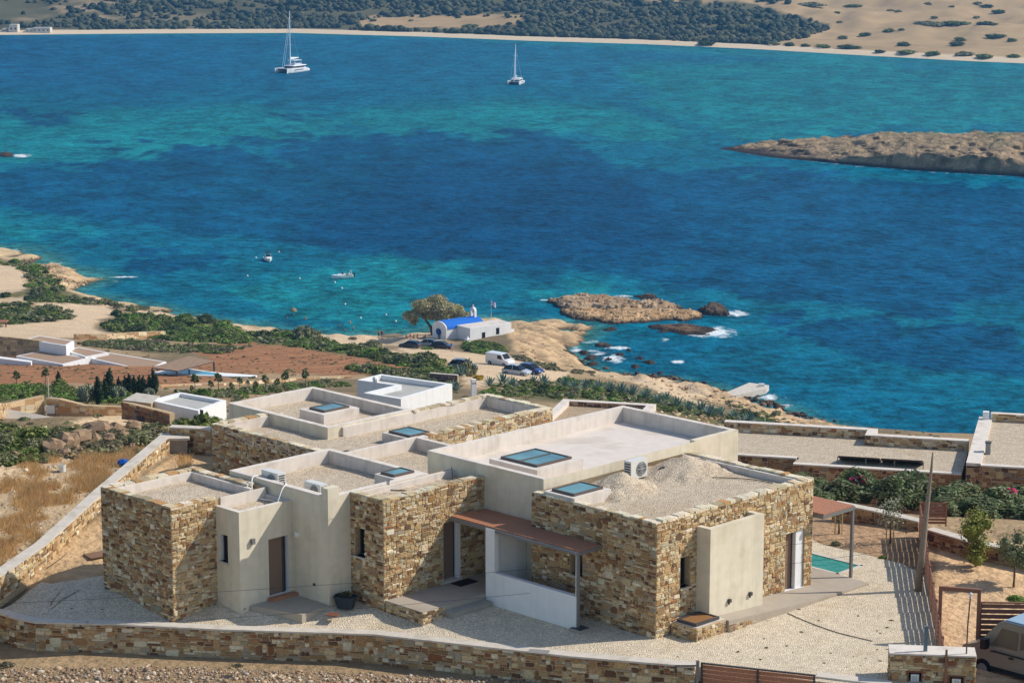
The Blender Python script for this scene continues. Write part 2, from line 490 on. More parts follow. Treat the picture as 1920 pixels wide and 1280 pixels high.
DIRT = [[(0, 1122), (60, 1070), (160, 985), (330, 850), (420, 850), (420, 940), (195, 1095)], ]
GARDEN = [[(1500, 1000), (1560, 950), (1735, 985), (1748, 1084), (1690, 1056), (1620, 1040), (1540, 1024)]]
ORANGE = [[(1770, 1010), (1960, 1020), (1990, 1290), (1830, 1290), (1775, 1230), (1748, 1100)]]
ROCKY = [[(50, 486), (130, 498), (195, 520), (190, 532), (130, 530), (100, 515)], [(955, 604), (1030, 598), (1140, 606), (1140, 640), (1085, 650), (1095, 690), (1000, 690), (965, 650)],
         [(1180, 700), (1300, 715), (1470, 762), (1560, 795), (1700, 828), (1790, 840), (1790, 850), (1600, 832), (1480, 800), (1380, 762), (1300, 742)]]
CREAMROAD = [[(200, 776), (240, 770), (420, 772), (300, 792), (190, 800), (120, 792)]]

_dd = np.concatenate([np.geomspace(50, 375, 270)[:-1], np.linspace(375, 648, 320)])
_B, _D = np.meshgrid(np.linspace(-0.30, 0.30, 400), _dd, indexing='ij')
_ix = np.arange(_B.size).reshape(_B.shape)
tF = np.stack([_ix[:-1, :-1], _ix[1:, :-1], _ix[1:, 1:], _ix[:-1, 1:]], -1).reshape(-1, 4)
tx, ty = (_B * (_D + 55)).ravel(), _D.ravel()
tz = ground(tx, ty)
_px0, _py0 = pix(tx, ty, tz)
_rk = sum(soft(_px0, _py0, q, 8) for q in ROCKY) * sstep(-0.3, 0.4, tz)
_f1 = fbm(tx / 2.6, ty / 1.7, 4); _f2 = fbm(tx / 1.1 + 5, ty / 0.9, 3)
tz = tz + _rk * ((np.floor(_f1 * 7) / 7 - 0.45) * 1.9 + (_f2 - 0.5) * 0.7)
tpx, tpy = pix(tx, ty, tz)
n1 = fbm(tx / 6, ty / 6, 4); n2 = fbm(tx / 1.7 + 9, ty / 1.7, 3); n3 = fbm(tx / 22, ty / 22 + 7, 3)
wx = tpx + (n1 - 0.5) * 26; wy = tpy + (n2 - 0.5) * 10 + (n1 - 0.5) * 8
C = lambda *c: np.array(lin(*c))
tcol = C(158, 134, 102)[None] * (0.75 + 0.5 * n1)[:, None]
k = sstep(0.45, 0.62, n3)[:, None]; tcol = tcol * (1 - k) + C(126, 110, 84) * (0.8 + 0.4 * n2)[:, None] * k
k = sstep(3.2, 1.2, tz)[:, None] * sstep(0, 0.4, tz)[:, None]; tcol = tcol * (1 - k) + C(196, 170, 132) * (0.65 + 0.7 * n2)[:, None] * k


def zone(polys, col, v=0.35, r=6, amount=1.0):
    global tcol
    for q in polys:
        k = (soft(wx, wy, q, r) * amount)[:, None]
        tcol = tcol * (1 - k) + C(*col)[None] * (1 - v / 2 + v * n2)[:, None] * k


SCRUB = [[(-60, 478), (60, 490), (118, 540), (160, 572), (-60, 560), (50, 512)], [(-60, 574), (150, 586), (118, 604), (-60, 614)], [(186, 612), (240, 588), (330, 600), (410, 602), (480, 622), (610, 636), (720, 658), (858, 700), (826, 710), (640, 664), (486, 646), (330, 640)], [(862, 644), (946, 652), (950, 668), (872, 660)], [(900, 742), (1010, 716), (1120, 716), (1290, 752), (1545, 822), (1390, 802), (1040, 750)], [(140, 640), (330, 646), (470, 650), (300, 664)], [(-60, 728), (240, 740), (240, 760), (-60, 762)], [(-60, 800), (300, 796), (318, 820), (120, 860), (-60, 880)], [(20, 612), (165, 634), (15, 630)], [(650, 690), (858, 720), (700, 708)]]
zone(SCRUB, (98, 96, 58), 0.5, 8, 0.85)
zone(ROCKY, (192, 162, 124), 1.0)
tcol = tcol * (1 - 0.45 * (_rk * sstep(0.52, 0.36, _f1))[:, None])
zone(SAND, (206, 180, 146), 0.2)
zone(OCHRE, (160, 114, 80), 0.5)
_furrow = 0.5 + 0.5 * np.sin((tx * 0.35 + ty) * 2 * math.pi / 3.1 + 2.2 * n1)
for q in OCHRE:
    k = (soft(wx, wy, q) * 0.35 * sstep(0.55, 0.9, _furrow))[:, None]; tcol = tcol * (1 - k) + C(118, 78, 52) * k
zone(DRY, (198, 170, 134), 0.6, 14, 0.85)
zone(DIRT, (196, 164, 124), 0.35, 5)
zone(GARDEN, (170, 138, 106), 0.5, 4)
zone(ORANGE, (208, 174, 134), 0.25, 4)
zone(CREAMROAD, (206, 178, 140), 0.2)
k = sstep(70.5, 68, ty)[:, None] * (tz < 66.2)[:, None]; tcol = tcol * (1 - k * 0.6) + C(172, 146, 118) * (0.6 + 0.8 * n2)[:, None] * k * 0.6
wet = sstep(0.55, 0.1, tz)[:, None]; tcol = tcol * (1 - 0.75 * wet)             # wet dark rock at the waterline
M['ground'] = mat('soil and rock', None, 0.95, 0.22, 0.9, 0.6, 3.0, spec=0.08, attr='soil', detail=9)
o = put(bpy.data.objects.new('ground', npmesh('ground', np.stack([tx, ty, tz], 1), tF, M['ground'], vcols={'soil': tcol}, smooth=True)), 'ground')
tag(o, kind='structure')

# ------------------------------------------------------------------ sea
M['sea'] = mat('sea water', None, 0.16, 0.0, 1, spec=0.004, attr='water', ior=1.33)
nt = M['sea'].node_tree; N = nt.nodes; L = nt.links
tc = N.new('ShaderNodeTexCoord')
bs = N['Principled BSDF']
hsum = None
for sc, st, amt in ((0.035, 0.55, 0.22), (0.11, 0.8, 0.55), (0.36, 1.0, 0.75), (1.2, 1.1, 0.43)):
    mp = N.new('ShaderNodeMapping'); mp.inputs['Scale'].default_value = (sc, sc * st, 1); mp.inputs['Rotation'].default_value = (0, 0, 0.22)
    L.new(tc.outputs['Object'], mp.inputs[0])
    nz = N.new('ShaderNodeTexNoise'); nz.inputs['Scale'].default_value = 1; nz.inputs['Detail'].default_value = 4; L.new(mp.outputs[0], nz.inputs['Vector'])
    mu = N.new('ShaderNodeMath'); mu.operation = 'MULTIPLY'; mu.inputs[1].default_value = amt; L.new(nz.outputs['Fac'], mu.inputs[0])
    if hsum is None: hsum = mu.outputs[0]
    else:
        ad = N.new('ShaderNodeMath'); L.new(hsum, ad.inputs[0]); L.new(mu.outputs[0], ad.inputs[1]); hsum = ad.outputs[0]
bp = N.new('ShaderNodeBump'); bp.inputs['Strength'].default_value = 0.8; bp.inputs['Distance'].default_value = 1.0
L.new(hsum, bp.inputs['Height']); L.new(bp.outputs[0], bs.inputs['Normal'])
# colour of the water: sea bed seen through it, with ripple light and dark painted in, plus white foam where waves break
at = N.new('ShaderNodeAttribute'); at.attribute_name = 'water'
rp = N.new('ShaderNodeMapRange'); rp.inputs[1].default_value = 0.80; rp.inputs[2].default_value = 1.15; rp.inputs[3].default_value = 0.50; rp.inputs[4].default_value = 1.50
L.new(hsum, rp.inputs[0])
mx = N.new('ShaderNodeMix'); mx.data_type = 'RGBA'; mx.blend_type = 'MULTIPLY'; mx.inputs[0].default_value = 1
L.new(at.outputs['Color'], mx.inputs[6]); L.new(rp.outputs[0], mx.inputs[7])
af = N.new('ShaderNodeAttribute'); af.attribute_name = 'foam'
fmp = N.new('ShaderNodeMapping'); fmp.inputs['Scale'].default_value = (0.5, 0.35, 1); L.new(tc.outputs['Object'], fmp.inputs[0])
fn = N.new('ShaderNodeTexNoise'); fn.inputs['Scale'].default_value = 1; fn.inputs['Detail'].default_value = 8; fn.inputs['Roughness'].default_value = 0.65; L.new(fmp.outputs[0], fn.inputs['Vector'])
fa = N.new('ShaderNodeMath'); L.new(fn.outputs['Fac'], fa.inputs[0]); L.new(af.outputs['Fac'], fa.inputs[1])
fr = N.new('ShaderNodeMapRange'); fr.inputs[1].default_value = 0.88; fr.inputs[2].default_value = 1.12; L.new(fa.outputs[0], fr.inputs[0])
m2 = N.new('ShaderNodeMix'); m2.data_type = 'RGBA'; m2.inputs[7].default_value = (0.72, 0.76, 0.76, 1)
L.new(fr.outputs[0], m2.inputs[0]); L.new(mx.outputs[2], m2.inputs[6]); L.new(m2.outputs[2], bs.inputs['Base Color'])
rr = N.new('ShaderNodeMapRange'); rr.inputs[3].default_value = 0.34; rr.inputs[4].default_value = 0.7; L.new(fr.outputs[0], rr.inputs[0]); L.new(rr.outputs[0], bs.inputs['Roughness'])

sx, sy, sF = polar(-0.34, 0.34, 400, 300, 1700, 420)
# a few rings that carry the sheet on to the horizon
px_, py_ = pix(sx, sy, 0 * sx)
e1 = fbm(px_ / 90, py_ / 26, 5); e2 = fbm(px_ / 34 + 3, py_ / 7, 4); e3 = fbm(px_ / 240, py_ / 60 + 4, 3); e4 = fbm(px_ / 12, py_ / 4, 3)
qx = px_ + (e1 - 0.5) * 190 + (e2 - 0.5) * 70; qy = py_ + (e1 - 0.5) * 52 + (e2 - 0.5) * 22
w = lambda a: np.asarray(a)[:, None]
xr = np.clip(px_ / 1920, 0, 1)
far = C(30, 106, 150)[None] * w(1 - xr) + C(34, 128, 154)[None] * w(xr)
col = far + 0
k = w(sstep(135, 215, py_ + (e3 - 0.5) * 60)); col = col * (1 - k) + C(22, 112, 138)[None] * k
turq = [[(-60, 218), (200, 205), (520, 205), (700, 232), (640, 250), (420, 258), (330, 285), (120, 300), (-60, 312)], [(640, 205), (1000, 190), (1160, 200), (1300, 250), (1160, 262), (900, 245), (720, 252)],
        [(1180, 120), (1600, 110), (2000, 130), (2000, 245), (1600, 245), (1400, 262), (1250, 210)], [(300, 340), (600, 322), (590, 340), (420, 352), (300, 365)],
        [(-60, 392), (140, 402), (180, 440), (60, 450), (-60, 440)], [(440, 540), (600, 520), (760, 478), (860, 470), (880, 520), (760, 560), (640, 600), (520, 590)], [(960, 560), (1060, 520), (1180, 540), (1130, 560)], [(640, 560), (800, 560), (780, 620), (600, 620)]]
for q in turq:
    k = w(soft(qx, qy, q, 30) * 0.9); col = col * (1 - k) + C(36, 136, 146)[None] * k
dark = [[(240, 300), (420, 268), (480, 292), (560, 262), (700, 256), (980, 246), (1090, 262), (1130, 300), (1250, 322), (1400, 320), (2000, 352), (2000, 470), (1760, 600), (1500, 566), (1260, 540), (1080, 505), (880, 480), (700, 484), (560, 455), (380, 440), (260, 420), (120, 400), (-60, 380), (-60, 330), (100, 320)],
        [(440, 250), (560, 240), (600, 255), (520, 270), (440, 268)], [(520, 216), (620, 216), (640, 226), (560, 230)], [(180, 272), (340, 274), (330, 286), (200, 284)], [(-60, 205), (160, 212), (120, 226), (-60, 222)],
        [(1440, 585), (1900, 610), (2000, 720), (1700, 690), (1500, 640)], [(200, 470), (400, 468), (470, 500), (300, 512), (200, 500)]]
for q in dark:
    kk = soft(qx, qy, q, 30); k = w(sstep(0.30, 0.72, kk + (e2 - 0.5) * 1.3 + (e4 - 0.5) * 0.5) * np.clip(kk * 4, 0, 1) * 0.92); col = col * (1 - k) + (C(16, 82, 120)[None] * w(0.72 + 0.56 * e1)) * k
k = w(soft(qx, qy, [(520, 440), (700, 330), (1040, 300), (1250, 360), (1300, 480), (1000, 520), (800, 470), (640, 470)], 60) * 0.75); col = col * (1 - k) + C(12, 70, 112)[None] * k
k = w(soft(qx, qy, [(1240, 340), (2000, 350), (2000, 580), (1600, 560), (1300, 520)], 50) * 0.6); col = col * (1 - k) + C(18, 90, 132)[None] * k
k = w(soft(qx, qy, [(0, 300), (300, 380), (560, 400), (520, 480), (200, 470), (0, 420)], 40) * 0.35); col = col * (1 - k) + C(20, 98, 138)[None] * k
k = w(soft(qx, qy, [(1080, 640), (1320, 620), (1560, 660), (1800, 760), (1800, 850), (1500, 780), (1300, 720), (1150, 700)], 40) * 0.6); col = col * (1 - k) + C(16, 106, 138)[None] * k
k = w(sstep(0.40, 0.62, e2) * 0.30); col = col * (1 - k) + C(10, 70, 112)[None] * k
shallow = sstep(-2.4, -0.1, ground(sx, sy)) * (py_ > 455) * (py_ < 900)
k = w(shallow * 0.85); col = col * (1 - k) + C(88, 128, 124)[None] * w(0.7 + 0.6 * e4) * k
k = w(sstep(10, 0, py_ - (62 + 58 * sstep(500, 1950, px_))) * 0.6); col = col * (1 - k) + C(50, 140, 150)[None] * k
col *= w(0.84 + 0.24 * e1) * np.array([0.5, 0.85, 0.80]) * w(0.80 + 0.20 * sstep(120, 330, py_))
foam = np.zeros(len(px_))
for (fx, fy, rx, ry, a) in [(1330, 622, 62, 13, 0.62), (1270, 612, 60, 12, 0.34), (1380, 588, 34, 8, 0.55), (1150, 672, 30, 12, 0.52), (1120, 660, 40, 14, 0.36), (1168, 555, 24, 4, 0.5), (1215, 561, 24, 5, 0.4), (1270, 678, 18, 4, 0.6), (1160, 652, 28, 5, 0.55), (1440, 745, 40, 10, 0.45),
                              (1470, 762, 40, 8, 0.4), (1500, 783, 50, 5, 0.38), (1555, 798, 50, 5, 0.42), (1650, 820, 60, 6, 0.42), (1110, 640, 34, 6, 0.34), (1210, 600, 60, 5, 0.30), (1350, 630, 60, 6, 0.36), (1600, 806, 90, 8, 0.30), (1720, 828, 70, 8, 0.42), (1800, 838, 60, 7, 0.45), (20, 470, 34, 4, 0.5), (110, 494, 40, 6, 0.3), (40, 292, 26, 5, 0.55), (235, 519, 40, 2.5, 0.5), (215, 527, 30, 5, 0.3), (1020, 562, 16, 3, 0.5), (1100, 612, 40, 5, 0.3), (1080, 655, 20, 12, 0.4), (1090, 688, 26, 8, 0.4), (1240, 637, 60, 6, 0.3)]:
    foam = np.maximum(foam, (a * 1.12 + 0.06) * np.exp(-((px_ - fx) / rx) ** 2 - ((py_ - fy) / ry) ** 2))
for a, b in zip([(1400, 287), (1520, 302), (1600, 310), (1740, 321), (1840, 327)], [(1520, 302), (1600, 310), (1740, 321), (1840, 327), (1960, 334)]):
    t = np.clip((px_ - a[0]) / (b[0] - a[0]), 0, 1); ln = a[1] + (b[1] - a[1]) * t
    foam = np.maximum(foam, 0.42 * np.exp(-((py_ - ln - 1) / 2.2) ** 2) * ((px_ > a[0]) & (px_ <= b[0])) * (0.4 + 1.2 * e3))
foam = np.maximum(foam, 0.22 * (shallow > 0.75))
foam = np.maximum(foam, 0.33 * (e4 > 0.83) * (py_ > 130) * (e1 > 0.5))
o = put(bpy.data.objects.new('sea', npmesh('sea', np.stack([sx, sy, 0 * sx], 1), sF, M['sea'], vcols={'water': col, 'foam': foam}, smooth=True)), 'sea')
tag(o, kind='structure')

# ------------------------------------------------------------------ far island across the strait
fb = np.linspace(-0.34, 0.34, 300)
fpx = 960 + fb * FOC / 1.02
shore_y = np.interp(fpx, [-400, 0, 300, 560, 800, 1000, 1200, 1400, 1600, 1800, 1920, 2400], [69, 66, 63, 62, 69, 77, 83, 92, 104, 115, 120, 140])
SD = np.array([P(x, y, 0)[1] for x, y in zip(fpx, shore_y)])
hillk = np.interp(fpx, [-400, 0, 500, 900, 1300, 1900, 2400], [0.13, 0.12, 0.085, 0.06, 0.045, 0.03, 0.03])


def far_z(b, d):
    s = np.interp(b, fb, SD); k = np.interp(b, fb, hillk); e = np.maximum(d - s, -60)
    z = np.where(e < 0, e * 0.06, 1.3 * sstep(0, 12, e) + k * np.maximum(e - 14, 0) * sstep(0, 160, e))
    return z + (fbm(b * 60, d / 60, 4) - 0.5) * 9 * sstep(20, 200, e)


rows = np.concatenate([np.linspace(-30, 40, 15), np.geomspace(48, 1150, 70)])
B = np.repeat(fb[:, None], len(rows), 1); Dd = SD[:, None] + rows[None]
fx_, fy_ = (B * Dd).ravel(), Dd.ravel(); fz_ = far_z(B.ravel(), Dd.ravel())
ii = np.arange(B.size).reshape(B.shape)
fF = np.stack([ii[:-1, :-1], ii[1:, :-1], ii[1:, 1:], ii[:-1, 1:]], -1).reshape(-1, 4)
FIELD = [[(655, 42), (700, 28), (800, 27), (930, 26), (990, 30), (960, 45), (880, 53), (760, 52), (690, 50)], [(1120, 14), (1160, 10), (1120, 20)], [(1410, 6), (1480, 2), (1400, -60), (2200, -60), (2200, 150), (1560, 96), (1400, 82), (1500, 66), (1560, 50), (1470, 22)], [(1180, -3), (1420, -8), (1420, 4), (1200, 2)]]


def in_field(px, py):
    r = np.zeros(np.shape(px), bool)
    for q in FIELD: r |= inpoly(px, py, q)
    return r


fpX, fpY = pix(fx_, fy_, fz_)
g1 = fbm(fx_ / 40, fy_ / 40, 4); g2 = fbm(fx_ / 9, fy_ / 9, 3)
fcol = C(96, 92, 66)[None] * w(0.6 + 0.8 * g1)
k = w(sstep(0.5, 0.7, g1) * sstep(500, 100, fpX)); fcol = fcol * (1 - k) + C(168, 142, 112) * k
k = w(in_field(fpX + (g1 - 0.5) * 40, fpY + (g2 - 0.5) * 6)); fcol = fcol * (1 - k) + C(178, 150, 110)[None] * w(0.6 + 0.35 * g2 + 0.35 * g1) * k
e = (fy_ - np.repeat(SD, len(rows)))
k = w(sstep(26, 16, e)); fcol = fcol * (1 - k) + C(214, 192, 160) * k
o = put(bpy.data.objects.new('far_island', npmesh('far_island', np.stack([fx_, fy_, fz_], 1), fF, M['ground'], vcols={'soil': fcol}, smooth=True)), 'far_island')
tag(o, kind='structure')

# the wood on the far island: a mass of low trees nobody could count
nT = 42000
tb = rng.uniform(-0.30, 0.30, nT); td = np.interp(tb, fb, SD) + 20 + rng.random(nT) ** 1.35 * 900
tzf = far_z(tb, td); X, Y = tb * td, td
pxx, pyy = pix(X, Y, tzf + 2)
keep = (~in_field(pxx + rng.normal(0, 6, nT), pyy)) & (pyy > -70)
cl = fbm(X / 28, Y / 28 + 11, 3)
keep &= (cl > 0.60 - 0.26 * sstep(60, 420, pxx) + 0.05 * rng.normal(0, 1, nT))
X, Y, tzf, td = X[keep], Y[keep], tzf[keep], td[keep]
bm = MB(); bm.ball((0, 0, 0), 1, (5, 4)); bv = np.array(bm.v)
tri = []
for f in bm.f:
    for q in range(1, len(f) - 1): tri.append((f[0], f[q], f[q + 1]))
tri = np.array(tri)
nt_ = len(X); nb = len(bv)
rad = rng.uniform(0.8, 2.0, nt_) * (1 + rng.random(nt_) ** 4)
jit = 1 + rng.uniform(-0.38, 0.38, (nt_, nb))
V = bv[None] * jit[..., None] * rad[:, None, None] * np.array([1, 1, 0.75]) + np.stack([X, Y, tzf + rad * 0.35], 1)[:, None]
Fc = (tri[None] + (np.arange(nt_) * nb)[:, None, None]).reshape(-1, 3)
tone = np.stack([rng.uniform(0, 1, nt_)] * 1, 1)
tcl = C(54, 66, 48)[None] * (1 - tone) + C(104, 102, 74)[None] * tone
fc = np.repeat(tcl, len(tri), 0) * rng.uniform(0.75, 1.2, (nt_ * len(tri), 1))
o = put(bpy.data.objects.new('far_wood', npmesh('far_wood', V.reshape(-1, 3), Fc, M['leaf'], fcol=fc)), 'far_wood')
tag(o, 'dark low wood covering the slopes of the island across the strait', 'wood', kind='stuff')


# ------------------------------------------------------------------ rocks and islets
def rock_mass(name, outline, h, label=None, z0=0.0, edge=2.0, col=(196, 162, 118), dark=(62, 54, 48), n=70, rough=0.8, cat='rock', group=None, kind=None, strat=0.25, rot=0.0, darkband=0.6):
    """a rock with its own outline in plan, bedding steps and a wet foot"""
    xs = [p[0] for p in outline]; ys = [p[1] for p in outline]
    x0, x1, y0, y1 = min(xs) - 1, max(xs) + 1, min(ys) - 1, max(ys) + 1
    cx, cy = sum(xs) / len(xs), sum(ys) / len(ys)
    asp = (x1 - x0) / (y1 - y0); nx = int(n * max(1, min(asp, 3)) ** 0.5); ny = int(n / max(1, min(asp, 3)) ** 0.5 * (1 if asp >= 1 else 1.2))
    gx, gy = np.meshgrid(np.linspace(x0, x1, nx), np.linspace(y0, y1, ny), indexing='ij')
    s = min(x1 - x0, y1 - y0)
    jx = gx + (fbm(gx / s * 4, gy / s * 4 + cx, 4) - 0.5) * s * 0.35; jy = gy + (fbm(gx / s * 4 + 50, gy / s * 4 + cx, 4) - 0.5) * s * 0.35
    ins = inpoly(jx, jy, outline)
    d = np.full(gx.shape, 1e9)
    for i in range(len(outline)):
        ax, ay = outline[i]; bx, by = outline[(i + 1) % len(outline)]
        l2 = (bx - ax) ** 2 + (by - ay) ** 2 + 1e-9
        t = np.clip(((jx - ax) * (bx - ax) + (jy - ay) * (by - ay)) / l2, 0, 1)
        d = np.minimum(d, np.hypot(jx - ax - t * (bx - ax), jy - ay - t * (by - ay)))
    d = np.where(ins, d, -d)
    z = h * (1 - np.exp(-np.maximum(d, 0) / edge)) + np.minimum(d, 0) * 0.5
    nz = fbm(gx / edge / 3.5 + cx, gy / edge / 2.0, 5)
    z = z * (0.45 + 1.1 * nz) + (fbm(gx / edge * 1.1, gy / edge * 2.6 + cx, 5) - 0.5) * rough * h * 0.7 * (d > 0)
    st = np.floor(z / (h * strat)) * h * strat; z = np.where(d > 0, 0.28 * z + 0.72 * st + 0.06 * h, z)
    z = np.maximum(z, -0.5)
    idx = np.arange(nx * ny).reshape(nx, ny)
    F = np.stack([idx[:-1, :-1], idx[1:, :-1], idx[1:, 1:], idx[:-1, 1:]], -1)
    ok = (np.maximum.reduce([z[:-1, :-1], z[1:, :-1], z[1:, 1:], z[:-1, 1:]]) > -0.45).reshape(-1)
    F = F.reshape(-1, 4)[ok]
    V = np.stack([gx.ravel() - cx, gy.ravel() - cy, z.ravel()], 1)
    c = C(*col)[None] * (0.55 + 0.9 * fbm(gx / edge * 1.5 + 3, gy / edge * 1.5, 4)).ravel()[:, None]
    c2 = C(150, 118, 84); k = sstep(0.5, 0.62, fbm(gx / edge / 2 + 30, gy / edge / 2, 4)).ravel()[:, None]; c = c * (1 - 0.5 * k) + c2 * 0.5 * k
    kd = (sstep(darkband, darkband * 0.35, z + 0.25 * (nz - 0.5))).ravel()[:, None]; c = c * (1 - kd) + C(*dark)[None] * kd
    used = np.unique(F); mp = -np.ones(nx * ny, int); mp[used] = np.arange(len(used))
    me = npmesh(name, V[used], mp[F], M['rock'], vcols={'col': c[used]})
    o = put(bpy.data.objects.new(name, me), name)
    o.location = (cx, cy, z0)
    return tag(o, label, cat if label and kind is None else None, group, kind)


def sea_poly(pts, z=0):
    return [P(x, y, z) for x, y in pts]


rock_mass('rock_islet', sea_poly([(1026, 574), (1034, 566), (1090, 561), (1150, 565), (1184, 571), (1240, 573), (1290, 580), (1270, 585), (1180, 583), (1100, 582), (1050, 580)]), 1.7, 'rear slab of the ochre rock islet off the chapel headland', edge=1.3, col=(176, 150, 120), n=170, rough=1.0, strat=0.3, darkband=0.75)
rock_mass('rock_islet', sea_poly([(1034, 588), (1050, 584), (1110, 584), (1180, 586), (1260, 586), (1304, 584), (1322, 590), (1308, 600), (1250, 603), (1170, 607), (1100, 602), (1060, 596)]), 1.35, 'front slab of the ochre rock islet, dark at the waterline', edge=1.4, col=(190, 156, 116), n=170, rough=1.0, strat=0.3, darkband=0.75)
rock_mass('rock_reef', sea_poly([(1306, 584), (1322, 576), (1350, 577), (1372, 588), (1360, 593), (1330, 593)]), 1.7, 'dark wet rock at the outer end of the ochre islet', edge=1.6, col=(90, 76, 64), n=50, darkband=1.0)
rock_mass('rock_reef', sea_poly([(1218, 612), (1260, 609), (1310, 612), (1340, 618), (1330, 627), (1280, 628), (1240, 622)]), 0.8, 'low dark reef awash in white foam beside the ochre islet', edge=1.6, col=(78, 62, 54), n=60, darkband=0.9)
rock_mass('rock_reef', sea_poly([(1186, 556), (1205, 553), (1228, 556), (1240, 561), (1222, 563), (1200, 561)]), 0.8, 'small dark rocks breaking the surface beyond the ochre islet', edge=1.2, col=(84, 72, 62), n=46, darkband=0.9)
for (x, y, a, b, lab) in [(1160, 664, 10, 3, 'small dark rock in the foam, seaward of the headland'), (1108, 672, 14, 4.5, 'dark flat rock close in under the headland'), (1110, 683, 13, 5, 'dark rock at the mouth of the little inlet'), (1190, 688, 9, 4, 'round dark rock off the shore path'), (1216, 680, 13, 4, 'long dark rock off the shore path'), (1140, 674, 7, 2.5, 'tiny dark rock amid the foam by the headland'),
                          (1180, 657, 6, 2.5, 'tiny outer dark rock off the headland'), (1238, 700, 8, 3, 'dark rock beside the shore below the path'), (1132, 648, 16, 4, 'long dark ledge off the middle of the headland'), (1096, 662, 12, 4, 'dark ledge tucked into the headland inlet'), (1146, 618, 14, 3, 'dark ledge off the outer headland tip'), (1200, 672, 10, 3, 'dark rock between the foam patches off the inlet'), (8, 291, 16, 5, 'dark brown rock with surf at the left edge of the bay')]:
    pts = [(x + a * math.cos(t) * random.uniform(0.7, 1.1), y + b * math.sin(t) * random.uniform(0.7, 1.1)) for t in np.arange(0, 6.2, 0.7)]
    rock_mass('rock', sea_poly(pts[::-1]), 0.7, lab, edge=0.9, col=(92, 74, 60), n=26, darkband=0.9)
# the low cliffed islet on the other side of the channel
cx_ = np.linspace(1352, 2080, 300)
yn = np.interp(cx_, [1352, 1365, 1400, 1450, 1530, 1600, 1700, 1800, 1920, 2080], [280, 282, 288, 296, 303, 310, 318, 324, 331, 344])
ys_ = np.interp(cx_, [1352, 1365, 1430, 1480, 1560, 1700, 1920, 2080], [279.5, 278, 266, 260, 253, 247, 242, 240])
hh = np.interp(cx_, [1352, 1380, 1450, 1550, 1650, 1920, 2080], [0.2, 0.9, 2.3, 3.6, 5.4, 7, 7.5])
clf = np.interp(cx_, [1352, 1450, 1560, 1640, 1700, 1880, 1920, 2080], [0.1, 0.2, 0.35, 0.6, 0.8, 0.8, 0.5, 0.5])
Vv = []; cc = []
R = 72
for i in range(len(cx_)):
    xn, dn = P(cx_[i], yn[i], 0); xs_, ds = P(cx_[i], ys_[i], hh[i]); ds = max(ds, dn + 4)
    b = (cx_[i] - 960) / FOC / (CP - (300 - 640) / FOC * SP)
    for j in range(R):
        f = j / (R - 1)
        d = dn + (ds - dn) * f ** 1.6 if j < R - 4 else ds + (j - R + 5) * 5
        e = d - dn
        z = hh[i] * (clf[i] * float(sstep(0.3, 2.4, e)) + (1 - clf[i]) * float(sstep(0, max(ds - dn, 6), e)) ** 0.8)
        if j >= R - 4: z = hh[i] * (R - 1 - j) / 4.0 - 0.4
        if j == 0: z = -0.5
        Vv.append((b * d, d, z))
Vv = np.array(Vv)
nn = fbm(Vv[:, 0] / 7, Vv[:, 1] / 5, 5); n5 = fbm(Vv[:, 0] / 2.2, Vv[:, 1] / 2.2, 4)
live = sstep(0.2, 1.5, Vv[:, 2])
Vv[:, 2] += (nn - 0.5) * 3.2 * live + (n5 - 0.5) * 1.6 * live
Vv[:, 1] += (fbm(Vv[:, 0] / 5, Vv[:, 2] / 1.5, 4) - 0.5) * 7 * live
cc = C(152, 130, 100)[None] * w(0.35 + 1.2 * n5); k = w(sstep(0.58, 0.70, nn) * sstep(5.5, 7.5, Vv[:, 2])); cc = cc * (1 - k) + C(104, 104, 72) * k
k = w(sstep(1.5, 0.4, Vv[:, 2])); cc = cc * (1 - k) + C(60, 50, 44) * k
ii = np.arange(len(cx_) * R).reshape(len(cx_), R)
fF = np.stack([ii[:-1, :-1], ii[1:, :-1], ii[1:, 1:], ii[:-1, 1:]], -1).reshape(-1, 4)
o = put(bpy.data.objects.new('islet_terrain', npmesh('islet_terrain', Vv, fF, M['rock'], vcols={'col': cc})), 'islet_terrain')
tag(o, kind='structure')
# ------------------------------------------------------------------ rubble masonry
STONES = [((220, 204, 172), 14), ((208, 184, 144), 24), ((192, 162, 120), 18), ((176, 136, 92), 6), ((158, 128, 96), 14), ((122, 98, 78), 7), ((184, 172, 150), 10), ((232, 222, 200), 5), ((164, 116, 80), 2)]
STONES_RED = [((158, 118, 88), 18), ((134, 98, 76), 20), ((176, 140, 104), 14), ((112, 82, 68), 14), ((146, 130, 114), 12), ((190, 164, 128), 10), ((98, 82, 78), 6)]
STONES_SHADE = [((212, 190, 152), 16), ((190, 158, 116), 20), ((170, 134, 96), 18), ((140, 106, 76), 12), ((112, 84, 64), 9), ((226, 214, 188), 12), ((172, 160, 140), 12), ((148, 98, 68), 4)]  # for wall faces turned from the sun, their shade mixed into the tones


def pick(pal):
    r = random.uniform(0, sum(w for _, w in pal))
    for c, w_ in pal:
        r -= w_
        if r <= 0: break
    q = random.uniform(0.86, 1.12)
    return tuple(max(0.01, v * q * k * random.uniform(0.97, 1.03)) for v, k in zip(lin(*c), (0.93, 0.90, 0.83)))


